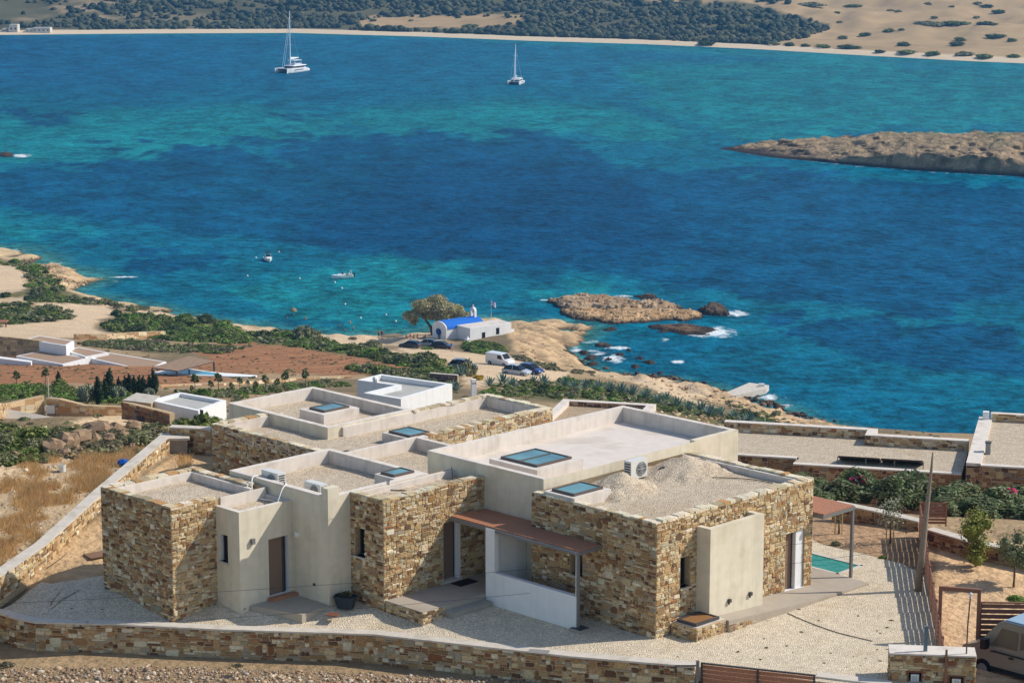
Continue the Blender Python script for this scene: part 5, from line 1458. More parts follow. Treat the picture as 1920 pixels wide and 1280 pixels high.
# right volume, higher
LR = LN + 0.25
mb = MB(); mb.box(LR, LR + 9, -0.4, dR, -6, 0.55); mb.build('core', M['mortar'], nbh)
ms.face((LR, -0.4, -4.2), (1, 0, 0), (0, -1, 0), 8.5, 4.75, cell=0.11, pal=STONES_RED, big=0.05)
ms.face((LR, -0.4, -3.2), (0, 1, 0), (-1, 0, 0), dR + 0.4, 3.75, cell=0.11, pal=STONES_RED, big=0.05)
mb = MB(); cap_line(mb, (LR + 0.5, -0.42), (LR + 9, -0.42), 0.4, 0.55, 0.62); cap_line(mb, (LR - 0.02, dR), (LR - 0.02, -0.42), 0.7, 0.552, 0.70); cap_line(mb, (LR + 9, dR - 0.4), (LR + 0.6, dR - 0.4), -0.4, 0.55, 1.0)
mb.build('parapet_cap', M['roofwhite'], nbh)
ms.face((LR + 0.68, dR - 0.41, 0.5), (1, 0, 0), (0, -1, 0), 8, 0.5, cell=0.10, big=0.04)
MB().box(LR + 0.6, LR + 9, 0.0, dR - 0.4, 0.2, 0.585).build('gravel_roof', M['gravel'], nbh)
ms.build(nbh, 300)
m = MB(); m.box(LR + 0.2, LR + 0.5, dR - 0.6, dR - 0.3, 0.70, 1.1); m.build('roof_vent', M['white'], nbh)
m = MB(); m.box(LR + 0.75, LR + 1.0, 2.0, 2.3, 0.58, 1.15, lin(150, 150, 146)); m.box(LR + 0.72, LR + 1.03, 1.97, 2.33, 1.15, 1.2, lin(90, 90, 90)); m.build('roof_box', M['matte'], nbh)
# solar collectors lying on the neighbour's roof
c_, s_ = math.cos(na), math.sin(na)
fN = lambda u, v, z: (nb_loc[0] + c_ * u - s_ * v, nb_loc[1] + s_ * u + c_ * v, ZN + z)
a = toN(1570, 868); b = toN(1730, 880)
t = thing('solar_collector', 'two long dark solar collectors tilted on the neighbour gravel roof', 'solar panel', fN(a[0], a[1], -0.03), na)
SL = b[0] - a[0]
for k in range(2):
    x0, x1 = SL * k / 2 + 0.03, SL * (k + 1) / 2 - 0.03
    mb = MB(); mb.add([(x0, 0.0, 0.42), (x1, 0.0, 0.42), (x1, 0.95, 0.06), (x0, 0.95, 0.06), (x0, 0.0, 0.34), (x1, 0.0, 0.34), (x1, 0.95, 0.0), (x0, 0.95, 0.0)], [(0, 1, 2, 3), (4, 7, 6, 5), (0, 4, 5, 1), (1, 5, 6, 2), (2, 6, 7, 3), (3, 7, 4, 0)], lin(44, 40, 42)); mb.build('panel', M['paint'], t)
for k in range(4):
    xx = SL * k / 3; MB().tube([(xx, 0.03, 0), (xx, 0.03, 0.36)], 0.025, 6, lin(120, 118, 112)).build('leg', M['paint'], t)
# second, farther roof of the same kind, seen past the tall block
ZM = 60.6
q0 = P(1022, 800, ZM); q1 = P(1170, 806, ZM); qf = P(1060, 746, ZM)
fh = thing('neighbour_house', 'flat gravel roofed stone house just visible behind the tall cream block', 'house', (q0[0], q0[1], ZM), na)
Lq = 5.2; Dq = 7.2
mb = MB(); mb.box(-0.6, Lq, 0, Dq, -5, -0.3); mb.build('core', M['mortar'], fh)
mb = MB(); mb.box(-0.6, Lq, Dq - 0.5, Dq, -0.3, 0.1); mb.box(-0.6, -0.1, 0, Dq - 0.5, -0.3, 0.1); mb.box(Lq - 0.5, Lq, 0, Dq - 0.5, -0.3, 0.1); mb.build('parapet_cap', M['roofwhite'], fh)
MB().box(-0.1, Lq - 0.5, 0, Dq - 0.52, -0.32, -0.2).build('gravel_roof', mat('tan gravel', lin(206, 180, 148), 0.95, 0.1, 0.8, 0.8, 40, vor=(17, 0.3)), fh)
ms = Masonry(); ms.face((-0.1, Dq - 0.51, -0.25), (1, 0, 0), (0, -1, 0), Lq - 0.4, 0.33, cell=0.1, pal=STONES_RED, big=0.02); ms.face((-0.6, 0, -3), (0, 1, 0), (-1, 0, 0), Dq, 2.7, cell=0.12, pal=STONES_RED); ms.build(fh, 60)
# ------------------------------------------------------------------ the valley: guest house, left houses, pool villa
def prism_px(mb, poly, z0, z1, col=None, mi=0, org=(0, 0, 0)):
    pts = [P(x, y, z1) for x, y in poly]
    ar = sum(pts[i][0] * pts[(i + 1) % len(pts)][1] - pts[(i + 1) % len(pts)][0] * pts[i][1] for i in range(len(pts)))
    if ar < 0: pts = pts[::-1]
    pts = [(x - org[0], y - org[1]) for x, y in pts]
    mb.prism(pts, z0 - org[2], z1 - org[2], col, mi)
    return pts


def inset(pts, d):
    n = len(pts); out = []
    for i in range(n):
        a, b, c = Vector(pts[i - 1]), Vector(pts[i]), Vector(pts[(i + 1) % n])
        n0 = Vector((-(b - a).y, (b - a).x)).normalized(); n1 = Vector((-(c - b).y, (c - b).x)).normalized()
        m = (n0 + n1); m = m / max(0.3, m.dot(n0)) ; out.append(tuple(b + m * d))
    return out


def tray_house(t, pts, zw0, zt, zr, wallm, roofm, th=0.28):
    """walls with a parapet ring round a sunken flat roof; pts counter-clockwise"""
    q = inset(pts, th); n = len(pts); mb = MB()
    for i in range(n):
        j = (i + 1) % n
        mb.add([(*pts[i], zw0), (*pts[j], zw0), (*pts[j], zt), (*pts[i], zt)], [(0, 1, 2, 3)])
        mb.add([(*pts[i], zt), (*pts[j], zt), (*q[j], zt), (*q[i], zt)], [(0, 1, 2, 3)])
        mb.add([(*q[i], zt), (*q[j], zt), (*q[j], zr), (*q[i], zr)], [(0, 1, 2, 3)])
    mb.build('wall', wallm, t)
    r = MB(); r.add([(*p, zr) for p in q], [tuple(range(n))]); r.build('roof', roofm, t)


M['guestroof'] = mat('grey cement roof', lin(178, 176, 168), 0.9, 0.10, 0.7, 0.1, 20, blotch=(0.5, (0.82, 0.83, 0.82), 0.52))
uv = [(56.5, 64.25), (62.3, 65.3), (61.0, 71.3), (58.5, 71.0), (59.2, 67.8), (56.0, 67.5)]
wpts = [V2W(u, v)[:2] for u, v in uv]
gz = 57.5; c0 = wpts[0]; gg = float(ground(*c0))
t = thing('guest_house', 'small bright white flat roofed block with a step in its side, below the villa', 'house', (c0[0], c0[1], gg))
tray_house(t, [(x - c0[0], y - c0[1]) for x, y in wpts], -2.5, gz - gg, gz - gg - 0.35, M['white'], M['guestroof'], 0.3)
m = MB(); m.box(-2.2, -1.9, 5.3, 5.55, gz - gg - 0.34, gz - gg + 0.1); m.ball((-2.05, 5.42, gz - gg + 0.22), 0.2, (8, 6)); m.build('roof_vent', M['white'], t)
x, y, z = G(888, 752)
t = thing('white_chimney', 'slim white chimney with two round holes among the agaves', 'chimney', (x, y, z), math.radians(20))
d_ = y; top = CAMZ - y * (713 + 225) / FOC
mb = MB(); mb.box(-0.26, 0.26, -0.22, 0.22, -0.2, top - z - 0.25); mb.prism([(-0.26, -0.22), (0.26, -0.22), (0.26, 0.22), (-0.26, 0.22)], top - z - 0.249, [top - z, top - z - 0.05, top - z - 0.05, top - z]); mb.build('shaft', M['white'], t)
for s in (-1, 1):
    MB().tube([(s * 0.12, -0.221, top - z - 0.45), (s * 0.12, -0.226, top - z - 0.45)], 0.085, 12, lin(50, 48, 48)).build('hole', M['matte'], t)
x, y, z = G(806, 716); x2, y2, z2 = G(858, 720)
wall_run('screen_wall', 'short grey rendered wall beside the car park track', [(x, y), (x2, y2)], [z - 0.2, z2 - 0.2], [z + 1.1, z2 + 1.1], 0.4, 1, (1,), cell=0.2, pal=[((104, 88, 96), 10), ((120, 96, 92), 10), ((96, 84, 92), 8)], most=0, cap=0.05)

# concrete roofed stone house in the dip
ZC = 50.6
cr = [P(280, 750, ZC), P(372, 770, ZC), P(424, 750, ZC), P(338, 735, ZC)]
t = thing('stone_house', 'low stone house with flat grey cement roof in the dip below the rocks', 'house', (*cr[0], ZC - 3))
L0 = lambda p: (p[0] - cr[0][0], p[1] - cr[0][1])
tray_house(t, [L0(p) for p in cr], -1.5, 3.0, 2.72, M['white'], M['guestroof'], 0.35)
wq = MB(); pp = prism_px(wq, [(228, 751), (283, 757), (300, 742), (256, 736)], ZC - 3, ZC - 0.05, org=(*cr[0], ZC - 3)); wq.build('annex_core', M['mortar'], t)
a = Vector(L0(P(228, 752, ZC))); b = Vector(L0(P(318, 774, ZC)))
ms = Masonry(); e_ = (b - a).normalized(); nr = Vector((e_.y, -e_.x)); ms.face((a.x + nr.x * 0.05, a.y + nr.y * 0.05, -0.8), (e_.x, e_.y, 0), (nr.x, nr.y, 0), (b - a).length, 3.75, cell=0.2, pal=STONES_RED, big=0.04); 
core2 = MB(); core2.prism([tuple(a), tuple(b), tuple(b - nr * 0.5), tuple(a - nr * 0.5)], -1.5, 2.95); core2.build('stone_front', M['mortar'], t); ms.build(t, 60)
for k in range(9):
    f = k / 9; g_ = (k + 0.8) / 9
    c1 = Vector(P(230, 749.5, ZC + 0.05)).lerp(Vector(P(256, 736, ZC + 0.05)), f); c2 = Vector(P(230, 749.5, ZC + 0.05)).lerp(Vector(P(256, 736, ZC + 0.05)), g_)
    d1 = Vector(P(284, 756, ZC + 0.05)).lerp(Vector(P(300, 742, ZC + 0.05)), f); d2 = Vector(P(284, 756, ZC + 0.05)).lerp(Vector(P(300, 742, ZC + 0.05)), g_)
    m = MB(); m.prism([L0(c1), L0(d1), L0(d2), L0(c2)], 2.99, 3.06); m.build('roof_slat', M['capconc'], t)
m = MB(); prism_px(m, [(309, 763), (322, 759), (352, 766), (338, 773), (312, 770)], ZC - 2.6, ZC - 0.6, org=(*cr[0], ZC - 3)); m.build('low_block', M['white'], t)

# carport roof of grey slats
zc = 51.2
c = [P(-30, 786, zc), P(78, 799, zc), P(130, 786, zc), P(12, 766, zc)]
t = thing('carport', 'flat carport roof of pale grey slats at the left edge', 'carport', (*c[0], zc - 2.3))
L1 = lambda p: (p[0] - c[0][0], p[1] - c[0][1])
m = MB(); q = [Vector(L1(p)) for p in c]; m.prism([tuple(p) for p in q], 2.12, 2.20); m.build('deck', M['darkmetal'], t)
for k in range(16):
    f, g_ = k / 16, (k + 0.6) / 16
    MB().prism([tuple(q[0].lerp(q[3], f)), tuple(q[1].lerp(q[2], f)), tuple(q[1].lerp(q[2], g_)), tuple(q[0].lerp(q[3], g_))], 2.21, 2.30).build('slat', M['capconc'], t)
for p in q: MB().box(p.x - 0.08, p.x + 0.08, p.y - 0.08, p.y + 0.08, -2.0, 2.12).build('post', M['darkmetal'], t)
# pale retaining wall behind it
PALE = [((222, 196, 158), 20), ((206, 168, 124), 20), ((188, 146, 104), 12), ((232, 214, 184), 10), ((170, 140, 112), 8)]
def gwall(name, label, pxs, hs, th=0.5, most=0, cell=0.24, pal=PALE, cap=0.0):
    g_ = [G(x, y) for x, y in pxs]
    return wall_run(name, label, [p[:2] for p in g_], [p[2] - 0.3 for p in g_], [p[2] + h for p, h in zip(g_, hs)], th, 1, (1,), cell=cell, pal=pal, most=most, cap=cap, capm=M['capconc'])
gwall('retaining_wall', 'pale dry stone retaining wall rising to a peak behind the carport', [(-60, 788), (20, 782), (84, 779)], [0.9, 1.2, 1.75], most=120)
gwall('retaining_wall', 'long pale dry stone wall running from the white board to the dip house', [(88, 779), (112, 780), (160, 780), (228, 779)], [1.55, 1.5, 0.95, 0.75], most=120)
x, y, z = G(98, 779)
mb = MB(); mb.box(-0.38, 0.38, -0.75, -0.60, 0.35, 1.05, lin(226, 226, 218)); mb.box(-0.3, -0.2, -0.75, -0.6, -0.1, 0.35, lin(150, 150, 146)); mb.box(0.2, 0.3, -0.75, -0.6, -0.1, 0.35, lin(150, 150, 146)); o = mb.build('white_board', M['matte']); o.location = (x, y, z); tag(o, 'white board in front of the pale retaining wall', 'board')
x, y, z = G(92, 772); mb = MB(); mb.tube([(0, 0, -0.2), (0, 0, 3.2)], [0.07, 0.05], 8, lin(190, 180, 166)); mb.box(0.18, 0.3, -0.05, 0.05, 0, 1.5, lin(200, 196, 186)); o = mb.build('pole', M['matte']); o.location = (x, y, z); tag(o, 'thin pale pole above the pale retaining wall', 'pole')
gwall('field_wall', 'low pale stone wall between the sandy track and the scrub', [(140, 636), (200, 636), (260, 634), (311, 633)], [0.9, 0.9, 1.1, 1.2], cell=0.35, cap=0)
gwall('field_wall', 'long thin line of stones crossing the ochre field', [(150, 728), (300, 726), (420, 722), (560, 712), (660, 708)], [0.25] * 5, cell=0.3)

# pool villa: terraces cut into the slope
zp = float(G(118, 686)[2]) + 0.25
t = thing('pool_villa', 'sunken white edged villa with flat brown terrace roofs in the ochre field', 'house', (*P(120, 682, zp), zp - 2))
org = (*P(120, 682, zp), zp - 2)
M['deckroof'] = mat('brown gravel roof', lin(164, 136, 112), 0.95, 0.1, 0.6, 0.4, 20)
def terrace(poly, z, inn=0.35, base=4.0, rm=None):
    m = MB(); pts = prism_px(m, poly, z - base, z, org=org); m.build('terrace_wall', M['white'], t)
    r = MB(); r.prism(inset(pts, inn), z - org[2] - 0.3, z - org[2] + 0.02); r.build('terrace_roof', rm or M['deckroof'], t)
terrace([(30, 667), (118, 683), (166, 671), (80, 657)], zp)
terrace([(125, 657), (160, 669), (204, 661), (146, 650)], zp + 0.2)
terrace([(172, 672), (206, 661), (312, 678), (285, 690), (262, 692)], zp - 0.2, base=3)
terrace([(48, 636), (74, 629), (139, 639), (124, 648)], zp + 1.5, base=4)
GREYST = [((178, 158, 126), 20), ((156, 140, 116), 16), ((196, 176, 144), 12), ((134, 120, 100), 10)]
wall_run('stone_facade_wall', 'tall grey stone wall before the white box of the sunken villa', [P(-90, 652, zp), P(20, 657, zp), P(124, 660, zp)], [zp - 0.6] * 3, [zp + 2.2, zp + 2.0, zp + 1.25], 0.6, 1, (1,), cell=0.3, pal=GREYST, most=0, cap=0, big=0.05)
m = MB(); prism_px(m, [(-60, 660), (60, 676), (58, 679), (-60, 664)], zp - 2, zp + 0.1, org=org); m.build('edge_wall', M['white'], t)
zq = float(G(345, 700)[2]) + 2.3
qq = [P(285, 689, zq), P(332, 695, zq), P(401, 677, zq), P(354, 668, zq)]
t2 = thing('pool_pergola', 'brown slatted sunshade over the blue pool of the sunken villa', 'pergola', (*qq[0], zq - 2.4))
q = [Vector((p[0] - qq[0][0], p[1] - qq[0][1])) for p in qq]
m = MB(); m.prism([tuple(p) for p in q], 2.28, 2.36); m.build('frame', M['darkmetal'], t2)
for k in range(14):
    f, g_ = k / 14, (k + 0.8) / 14
    MB().prism([tuple(q[0].lerp(q[3], f)), tuple(q[1].lerp(q[2], f)), tuple(q[1].lerp(q[2], g_)), tuple(q[0].lerp(q[3], g_))], 2.37, 2.43).build('slat', M['deckroof'], t2)
for p in q: MB().box(p.x - 0.1, p.x + 0.1, p.y - 0.1, p.y + 0.1, -2.5, 2.28).build('post', M['darkmetal'], t2)
zz = float(G(372, 704)[2]) + 0.15
t3 = thing('swimming_pool', 'long light blue pool beside the sunken villa', 'pool', (*P(340, 698, zz), zz))
m = MB(); prism_px(m, [(285, 697), (340, 703), (480, 706), (482, 703), (410, 698), (350, 690)], zz - 1.5, zz, org=(*P(340, 698, zz), zz)); m.build('deck', M['white'], t3)
m = MB(); prism_px(m, [(326, 698), (345, 701), (418, 703), (404, 699), (352, 692)], zz - 1, zz + 0.02, org=(*P(340, 698, zz), zz)); m.build('water', mat('blue pool water', lin(70, 158, 182), 0.08, 0.05, 1, spec=0.4, ior=1.33), t3)
x, y = P(-14, 606, 9.0)
x, y, z = G(0, 612); mb = MB(); mb.box(-6, 1.5, -1.2, 1.2, 0.9, 1.05, lin(150, 104, 76)); mb.box(1.2, 1.4, -1, -0.8, -0.5, 0.9, lin(90, 70, 60)); mb.box(-5.8, -5.6, -1, -0.8, -0.5, 0.9, lin(90, 70, 60)); o = mb.build('shelter_roof', M['matte']); o.location = (x, y, z); tag(o, 'edge of a low brown shelter roof by the sandy track', 'shelter')

# ------------------------------------------------------------------ chapel by the beach
ca = math.radians(90 - 52.5)
cx, cy = P(881.6, 638.5, 3.0)
zc = 2.9
chap = thing('chapel', 'small white chapel with blue vaulted roof and flat annex by the beach', 'chapel', (cx, cy, zc), ca)
W_ = M['white']
def cwin(x0, x1, z0, z1):
    w_ = bpy.data.objects.new('window', None); put(w_, 'window', chap)
    MB().box(x0, x1, -0.035, -0.003, z0, z1, lin(70, 60, 52)).build('frame', M['matte'], w_); MB().box(x0 + 0.12, x1 - 0.12, -0.05, -0.036, z0 + 0.1, z1 - 0.1, lin(30, 28, 30)).build('pane', M['matte'], w_)
mb = MB(); mb.box(0, 10.2, 0, 4.4, -1.2, 2.55); mb.build('annex', W_, chap)
MB().box(0.25, 9.95, 0.25, 4.15, 2.45, 2.58).build('annex_roof', M['slabroof'], chap)
cwin(2.9, 3.7, 0.2, 1.4); cwin(6.4, 7.2, 0.6, 1.9)
mb = MB(); mb.box(10.2, 11.6, 0.8, 1.1, -1.2, 0.95); mb.build('low_wall', W_, chap)
# nave: barrel vault along x
nx0, nx1, ny0, nw, eh, rh = -2.6, 6.6, 4.45, 4.7, 1.95, 1.3
prof = [(ny0 + nw / 2 - nw / 2 * math.cos(a), eh + rh * math.sin(a)) for a in np.linspace(0, math.pi, 13)]
mb = MB(); mb.loft([[(x, ny0, -1.2)] + [(x, y, z) for y, z in prof] + [(x, ny0 + nw, -1.2)] for x in (nx0, nx1)]); mb.build('nave', W_, chap)
mb = MB(); pr2 = [(ny0 + nw / 2 - (nw / 2 + 0.1) * math.cos(a), eh - 0.02 + (rh + 0.12) * math.sin(a)) for a in np.linspace(0, math.pi, 13)]
n = len(pr2)
vs = [(x, y, z) for x in (nx0 + 0.35, nx1) for y, z in pr2] + [(x, y, z) for x in (nx0 + 0.35, nx1) for y, z in prof]
fs = [(i, i + 1, n + i + 1, n + i) for i in range(n - 1)] + [(2 * n + i, n * 3 + i, n * 3 + i + 1, 2 * n + i + 1) for i in range(n - 1)] + [(i, 2 * n + i, 2 * n + i + 1, i + 1) for i in range(n - 1)] + [(n + i, n + i + 1, 3 * n + i + 1, 3 * n + i) for i in range(n - 1)]
mb.add(vs, fs, lin(40, 108, 196)); roof = mb.build('vault_roof', M['matte'], chap)
# blue shade over the west door, door
mb = MB(); mb.tube([(nx0 - 0.02, ny0 + nw / 2, 1.2), (nx0 - 0.32, ny0 + nw / 2, 1.15)], [0.62, 0.70], 14, lin(36, 70, 140)); mb.build('door_canopy', M['matte'], chap)
MB().box(nx0 - 0.04, nx0 - 0.002, ny0 + nw / 2 - 0.45, ny0 + nw / 2 + 0.45, -0.3, 1.0, lin(120, 124, 132)).build('door', M['matte'], chap)
# bell arch
bx0 = nx1 - 0.8; by = ny0 + nw / 2; z0 = eh + rh - 0.1
bel = bpy.data.objects.new('bell_arch', None); put(bel, 'bell_arch', chap)
mb = MB(); mb.box(bx0 - 0.25, bx0 + 0.25, by - 0.8, by - 0.42, z0 - 0.2, z0 + 1.3); mb.box(bx0 - 0.25, bx0 + 0.25, by + 0.42, by + 0.8, z0 - 0.2, z0 + 1.3)
outer = [(by + 0.8 * math.cos(a), z0 + 1.301 + 0.75 * math.sin(a)) for a in np.linspace(0, math.pi, 9)]; inner = [(by + 0.42 * math.cos(a), z0 + 1.301 + 0.36 * math.sin(a)) for a in np.linspace(0, math.pi, 9)]
for i in range(8):
    q4 = [outer[i], outer[i + 1], inner[i + 1], inner[i]]
    mb.add([(bx0 - 0.25, y, z) for y, z in q4] + [(bx0 + 0.25, y, z) for y, z in q4], [(0, 1, 2, 3), (7, 6, 5, 4), (0, 4, 5, 1), (2, 6, 7, 3)])
mb.box(bx0 - 0.06, bx0 + 0.06, by - 0.06, by + 0.06, z0 + 2.05, z0 + 2.6); mb.box(bx0 - 0.05, bx0 + 0.05, by - 0.2, by + 0.2, z0 + 2.28, z0 + 2.4)
mb.build('arch', W_, bel)
MB().tube([(bx0, by, z0 + 1.5), (bx0, by, z0 + 1.25), (bx0, by, z0 + 0.95)], [0.06, 0.16, 0.24], 10, lin(110, 90, 50)).build('bell', M['paint'], bel)
mb = MB(); mb.box(-2.4, -1.5, -2.2, -1.5, -1, 0.9); mb.prism([(-2.5, -2.3), (-1.4, -2.3), (-1.4, -1.4), (-2.5, -1.4)], 0.9, [0.95] * 4); mb.loft([[(-2.3, -2.1, 0.95), (-1.6, -2.1, 0.95), (-1.6, -1.6, 0.95), (-2.3, -1.6, 0.95)], [(-1.98, -1.88, 1.5), (-1.92, -1.88, 1.5), (-1.92, -1.82, 1.5), (-1.98, -1.82, 1.5)]])
mb.build('shrine', W_, chap)
# flag pole
x, y, z = G(922, 612); x, y = P(921, 612, 3)
t = thing('flagpole', 'tall white flagpole with blue and white striped flag behind the chapel', 'flagpole', (x, y, 2.6))
MB().tube([(0, 0, -0.2), (0, 0, 5.9)], [0.06, 0.04], 8, lin(220, 220, 220)).build('pole', M['paint'], t)
nx, ny = 27, 18; mb = MB(); fl_, fh_ = 1.25, 1.15
def fpt(i, j): u_ = i / nx; return (0.05 + fl_ * u_ * 0.72, 0.16 * math.sin(u_ * 7 + 0.5) * u_, 5.75 - fh_ * (1 - j / ny) - 0.55 * u_ * u_ + 0.05 * math.sin(u_ * 9))
BL, WH = lin(34, 84, 160), lin(236, 238, 240)
for i in range(nx):
    for j in range(ny):
        st = (ny - 1 - j) // 2; c = BL if st % 2 == 0 else WH
        if i < 10 and st < 5: c = WH if (4 <= i <= 5 or st == 2) else BL
        mb.add([fpt(i, j), fpt(i + 1, j), fpt(i + 1, j + 1), fpt(i, j + 1)], [(0, 1, 2, 3)], c)
mb.build('flag', M['matte'], t, True)
# thatched beach parasol pole
x, y, z = G(551, 617)
t = thing('beach_lamp', 'tall pole with a thatched round top above the scrub by the beach', 'pole', (x, y, z))
MB().tube([(0, 0, -0.2), (0, 0, 4.3)], [0.09, 0.07], 8, lin(170, 164, 150)).build('pole', M['matte'], t)
MB().tube([(0, 0, 4.0), (0, 0, 4.3), (0, 0, 4.75)], [0.75, 0.65, 0.08], 12, lin(150, 128, 96)).build('thatch', M['matte'], t)
# concrete jetty
mb = MB(); J = [(1330, 737), (1362, 735), (1405, 717), (1442, 722), (1436, 728), (1380, 741), (1335, 745)]
z_ = 1.0; org = (*P(1385, 732, z_), 0); prism_px(mb, J, -1.5, z_, org=org); o = mb.build('jetty', M['capconc']); o.location = org; tag(o, 'pale concrete jetty running into the sea from the rocks', 'jetty')
x, y = P(1428, 724, z_); mb = MB(); mb.box(-0.5, 0.5, -0.35, 0.35, 0, 0.5, lin(226, 222, 214)); o = mb.build('concrete_block', M['matte']); o.location = (x, y, z_); tag(o, 'small pale block near the tip of the jetty', 'block')


# ------------------------------------------------------------------ vehicles
def car(label, loc, rz, col, L_=4.1, W_=1.75, H_=1.5, kind='hatch', group='cars parked on the beach track', name='parked_car', cat='car'):
    t = thing(name, label, cat, loc, rz, group)
    c = lin(*col); G_ = lin(22, 24, 27); hw = W_ / 2
    # side profile: (x, z of the body top, inset)
    if kind == 'van':
        low = [(-L_ / 2, 0.45, 0.9), (-L_ / 2 + 0.05, 0.28, 1.0), (L_ / 2 - 0.1, 0.28, 0.85), (L_ / 2, 0.5, 0.8)]
        secs = [(-L_ / 2, 0.3, H_ - 0.08, 0.90), (-L_ / 2 + 0.12, 0.25, H_, 0.93), (L_ * 0.10, 0.25, H_, 0.93), (L_ * 0.18, 0.25, H_ - 0.04, 0.92), (L_ * 0.32, 0.25, 1.08, 0.97), (L_ * 0.46, 0.25, 0.92, 0.95), (L_ / 2, 0.32, 0.72, 0.85)]
    else:
        secs = [(-L_ / 2, 0.35, 0.82, 0.86), (-L_ / 2 + 0.1, 0.24, 0.93, 0.95), (-L_ * 0.28, 0.22, 0.95, 1.0), (L_ * 0.16, 0.22, 0.95, 1.0), (L_ * 0.34, 0.22, 0.86, 0.98), (L_ * 0.46, 0.25, 0.72, 0.92), (L_ / 2, 0.34, 0.58, 0.80)]
    S = []
    for x, z0, z1, q in secs:
        w_ = hw * q; S.append([(x, -w_ * 0.94, z0), (x, -w_, z0 + (z1 - z0) * 0.4), (x, -w_ * (0.95 if kind != 'van' else 0.97), z1 - 0.08), (x, -w_ * 0.82, z1), (x, w_ * 0.82, z1), (x, w_ * (0.95 if kind != 'van' else 0.97), z1 - 0.08), (x, w_, z0 + (z1 - z0) * 0.4), (x, w_ * 0.94, z0)])
    mb = MB(); mb.loft(S, c); body = mb.build('body', M['carpaint'], t, False)
    if kind != 'van':
        gl_ = [(-L_ * 0.44, 0.93, 0.88), (-L_ * 0.33, H_ - 0.07, 0.76), (-L_ * 0.05, H_, 0.76), (L_ * 0.08, H_ - 0.06, 0.76), (L_ * 0.27, 0.90, 0.88)]
        S = []
        for x, z1, q in gl_:
            S.append([(x, -hw * 0.93, 0.90), (x, -hw * q, z1), (x, hw * q, z1), (x, hw * 0.93, 0.90)])
        mb = MB(); mb.loft(S, G_); mb.build('window', M['glass'], t)
        mb = MB(); mb.prism([(-L_ * 0.34, -hw * 0.75), (L_ * 0.075, -hw * 0.75), (L_ * 0.075, hw * 0.75), (-L_ * 0.34, hw * 0.75)], [H_ - 0.10, H_ - 0.075, H_ - 0.075, H_ - 0.10], [H_ - 0.05, H_ - 0.03, H_ - 0.03, H_ - 0.05], c); mb.box(-L_ * 0.2, L_ * 0.03, -hw * 0.6, hw * 0.6, H_ - 0.05, H_ + 0.015, c); mb.build('roof', M['carpaint'], t)
        for s in (-1, 1):
            MB().tube([(-L_ * 0.08, s * hw * 0.95, 0.92), (-L_ * 0.07, s * hw * 0.79, H_ - 0.05)], 0.035, 5, c).build('pillar', M['carpaint'], t)
    else:
        mb = MB(); x0, x1 = L_ * 0.185, L_ * 0.315
        mb.add([(x0 + 0.02, -hw * 0.72, H_ - 0.05), (x0 + 0.02, hw * 0.72, H_ - 0.05), (x1 + 0.02, hw * 0.78, 1.12), (x1 + 0.02, -hw * 0.78, 1.12)], [(0, 3, 2, 1)], G_); mb.build('windscreen', M['glass'], t)
        for s in (-1, 1):
            mb = MB(); mb.box(L_ * 0.02, L_ * 0.19, s * hw * 0.93 - 0.02, s * hw * 0.93 + 0.02, 1.1, H_ - 0.22, G_); mb.build('side_window', M['glass'], t)
    for sx in (-1, 1):
        for sy in (-1, 1):
            wx_ = sx * L_ * 0.31
            w_ = MB(); w_.tube([(wx_, sy * (hw - 0.2), 0.31), (wx_, sy * (hw + 0.005), 0.31)], 0.31, 14, lin(30, 30, 32)); w_ = w_.build('wheel', M['matte'], t)
            MB().tube([(wx_, sy * (hw + 0.006), 0.31), (wx_, sy * (hw + 0.02), 0.31)], 0.19, 10, lin(150, 152, 154)).build('rim', M['paint'], w_)
    for sy in (-1, 1):
        MB().box(L_ / 2 - 0.16, L_ / 2 - 0.02, sy * hw * 0.62 - 0.16, sy * hw * 0.62 + 0.16, 0.58, 0.70, lin(210, 214, 220)).build('headlight', M['paint'], t)
        MB().box(-L_ / 2 - 0.015, -L_ / 2 + 0.05, sy * hw * 0.72 - 0.09, sy * hw * 0.72 + 0.09, 0.62, 0.85, lin(150, 26, 22)).build('tail_light', M['paint'], t)
        MB().box(L_ * 0.2, L_ * 0.2 + 0.12, sy * (hw + 0.07) - 0.07, sy * (hw + 0.07) + 0.07, 0.92 if kind != 'van' else 1.1, 1.04 if kind != 'van' else 1.3, lin(30, 30, 32)).build('mirror', M['paint'], t)
    MB().box(L_ / 2 - 0.05, L_ / 2 + 0.012, -hw * 0.7, hw * 0.7, 0.32, 0.48, lin(40, 40, 42)).build('bumper', M['matte'], t)
    MB().box(L_ / 2 + 0.013, L_ / 2 + 0.02, -0.25, 0.25, 0.36, 0.46, lin(230, 230, 230)).build('number_plate', M['matte'], t)
    return t


def gpos(px, py): x, y, z = G(px, py); return (x, y, z)
car('white panel van parked on the sandy car park', gpos(938, 684), math.radians(-38), (226, 226, 226), 4.4, 1.83, 1.85, 'van')
car('silver hatchback parked beside the blue car', gpos(969, 703), math.radians(-28), (178, 184, 190), 4.15, 1.78, 1.55)
car('dark blue car parked beside the silver hatchback', gpos(994, 700), math.radians(-34), (22, 48, 110), 4.2, 1.78, 1.52)
car('black car parked in front of the chapel door', gpos(828, 654), math.radians(-14), (30, 28, 30), 4.4, 1.8, 1.55)
car('dark grey car half hidden by scrub, leftmost of the cars by the beach', gpos(769, 652), math.radians(160), (56, 62, 68), 4.2, 1.76, 1.5)
car('pale blue car between the black car and the grey one', gpos(800, 649), math.radians(170), (120, 138, 152), 4.1, 1.75, 1.48)
car('grey car half hidden behind the tall olive shrub', gpos(868, 692), math.radians(-20), (108, 116, 120), 4.2, 1.76, 1.52)
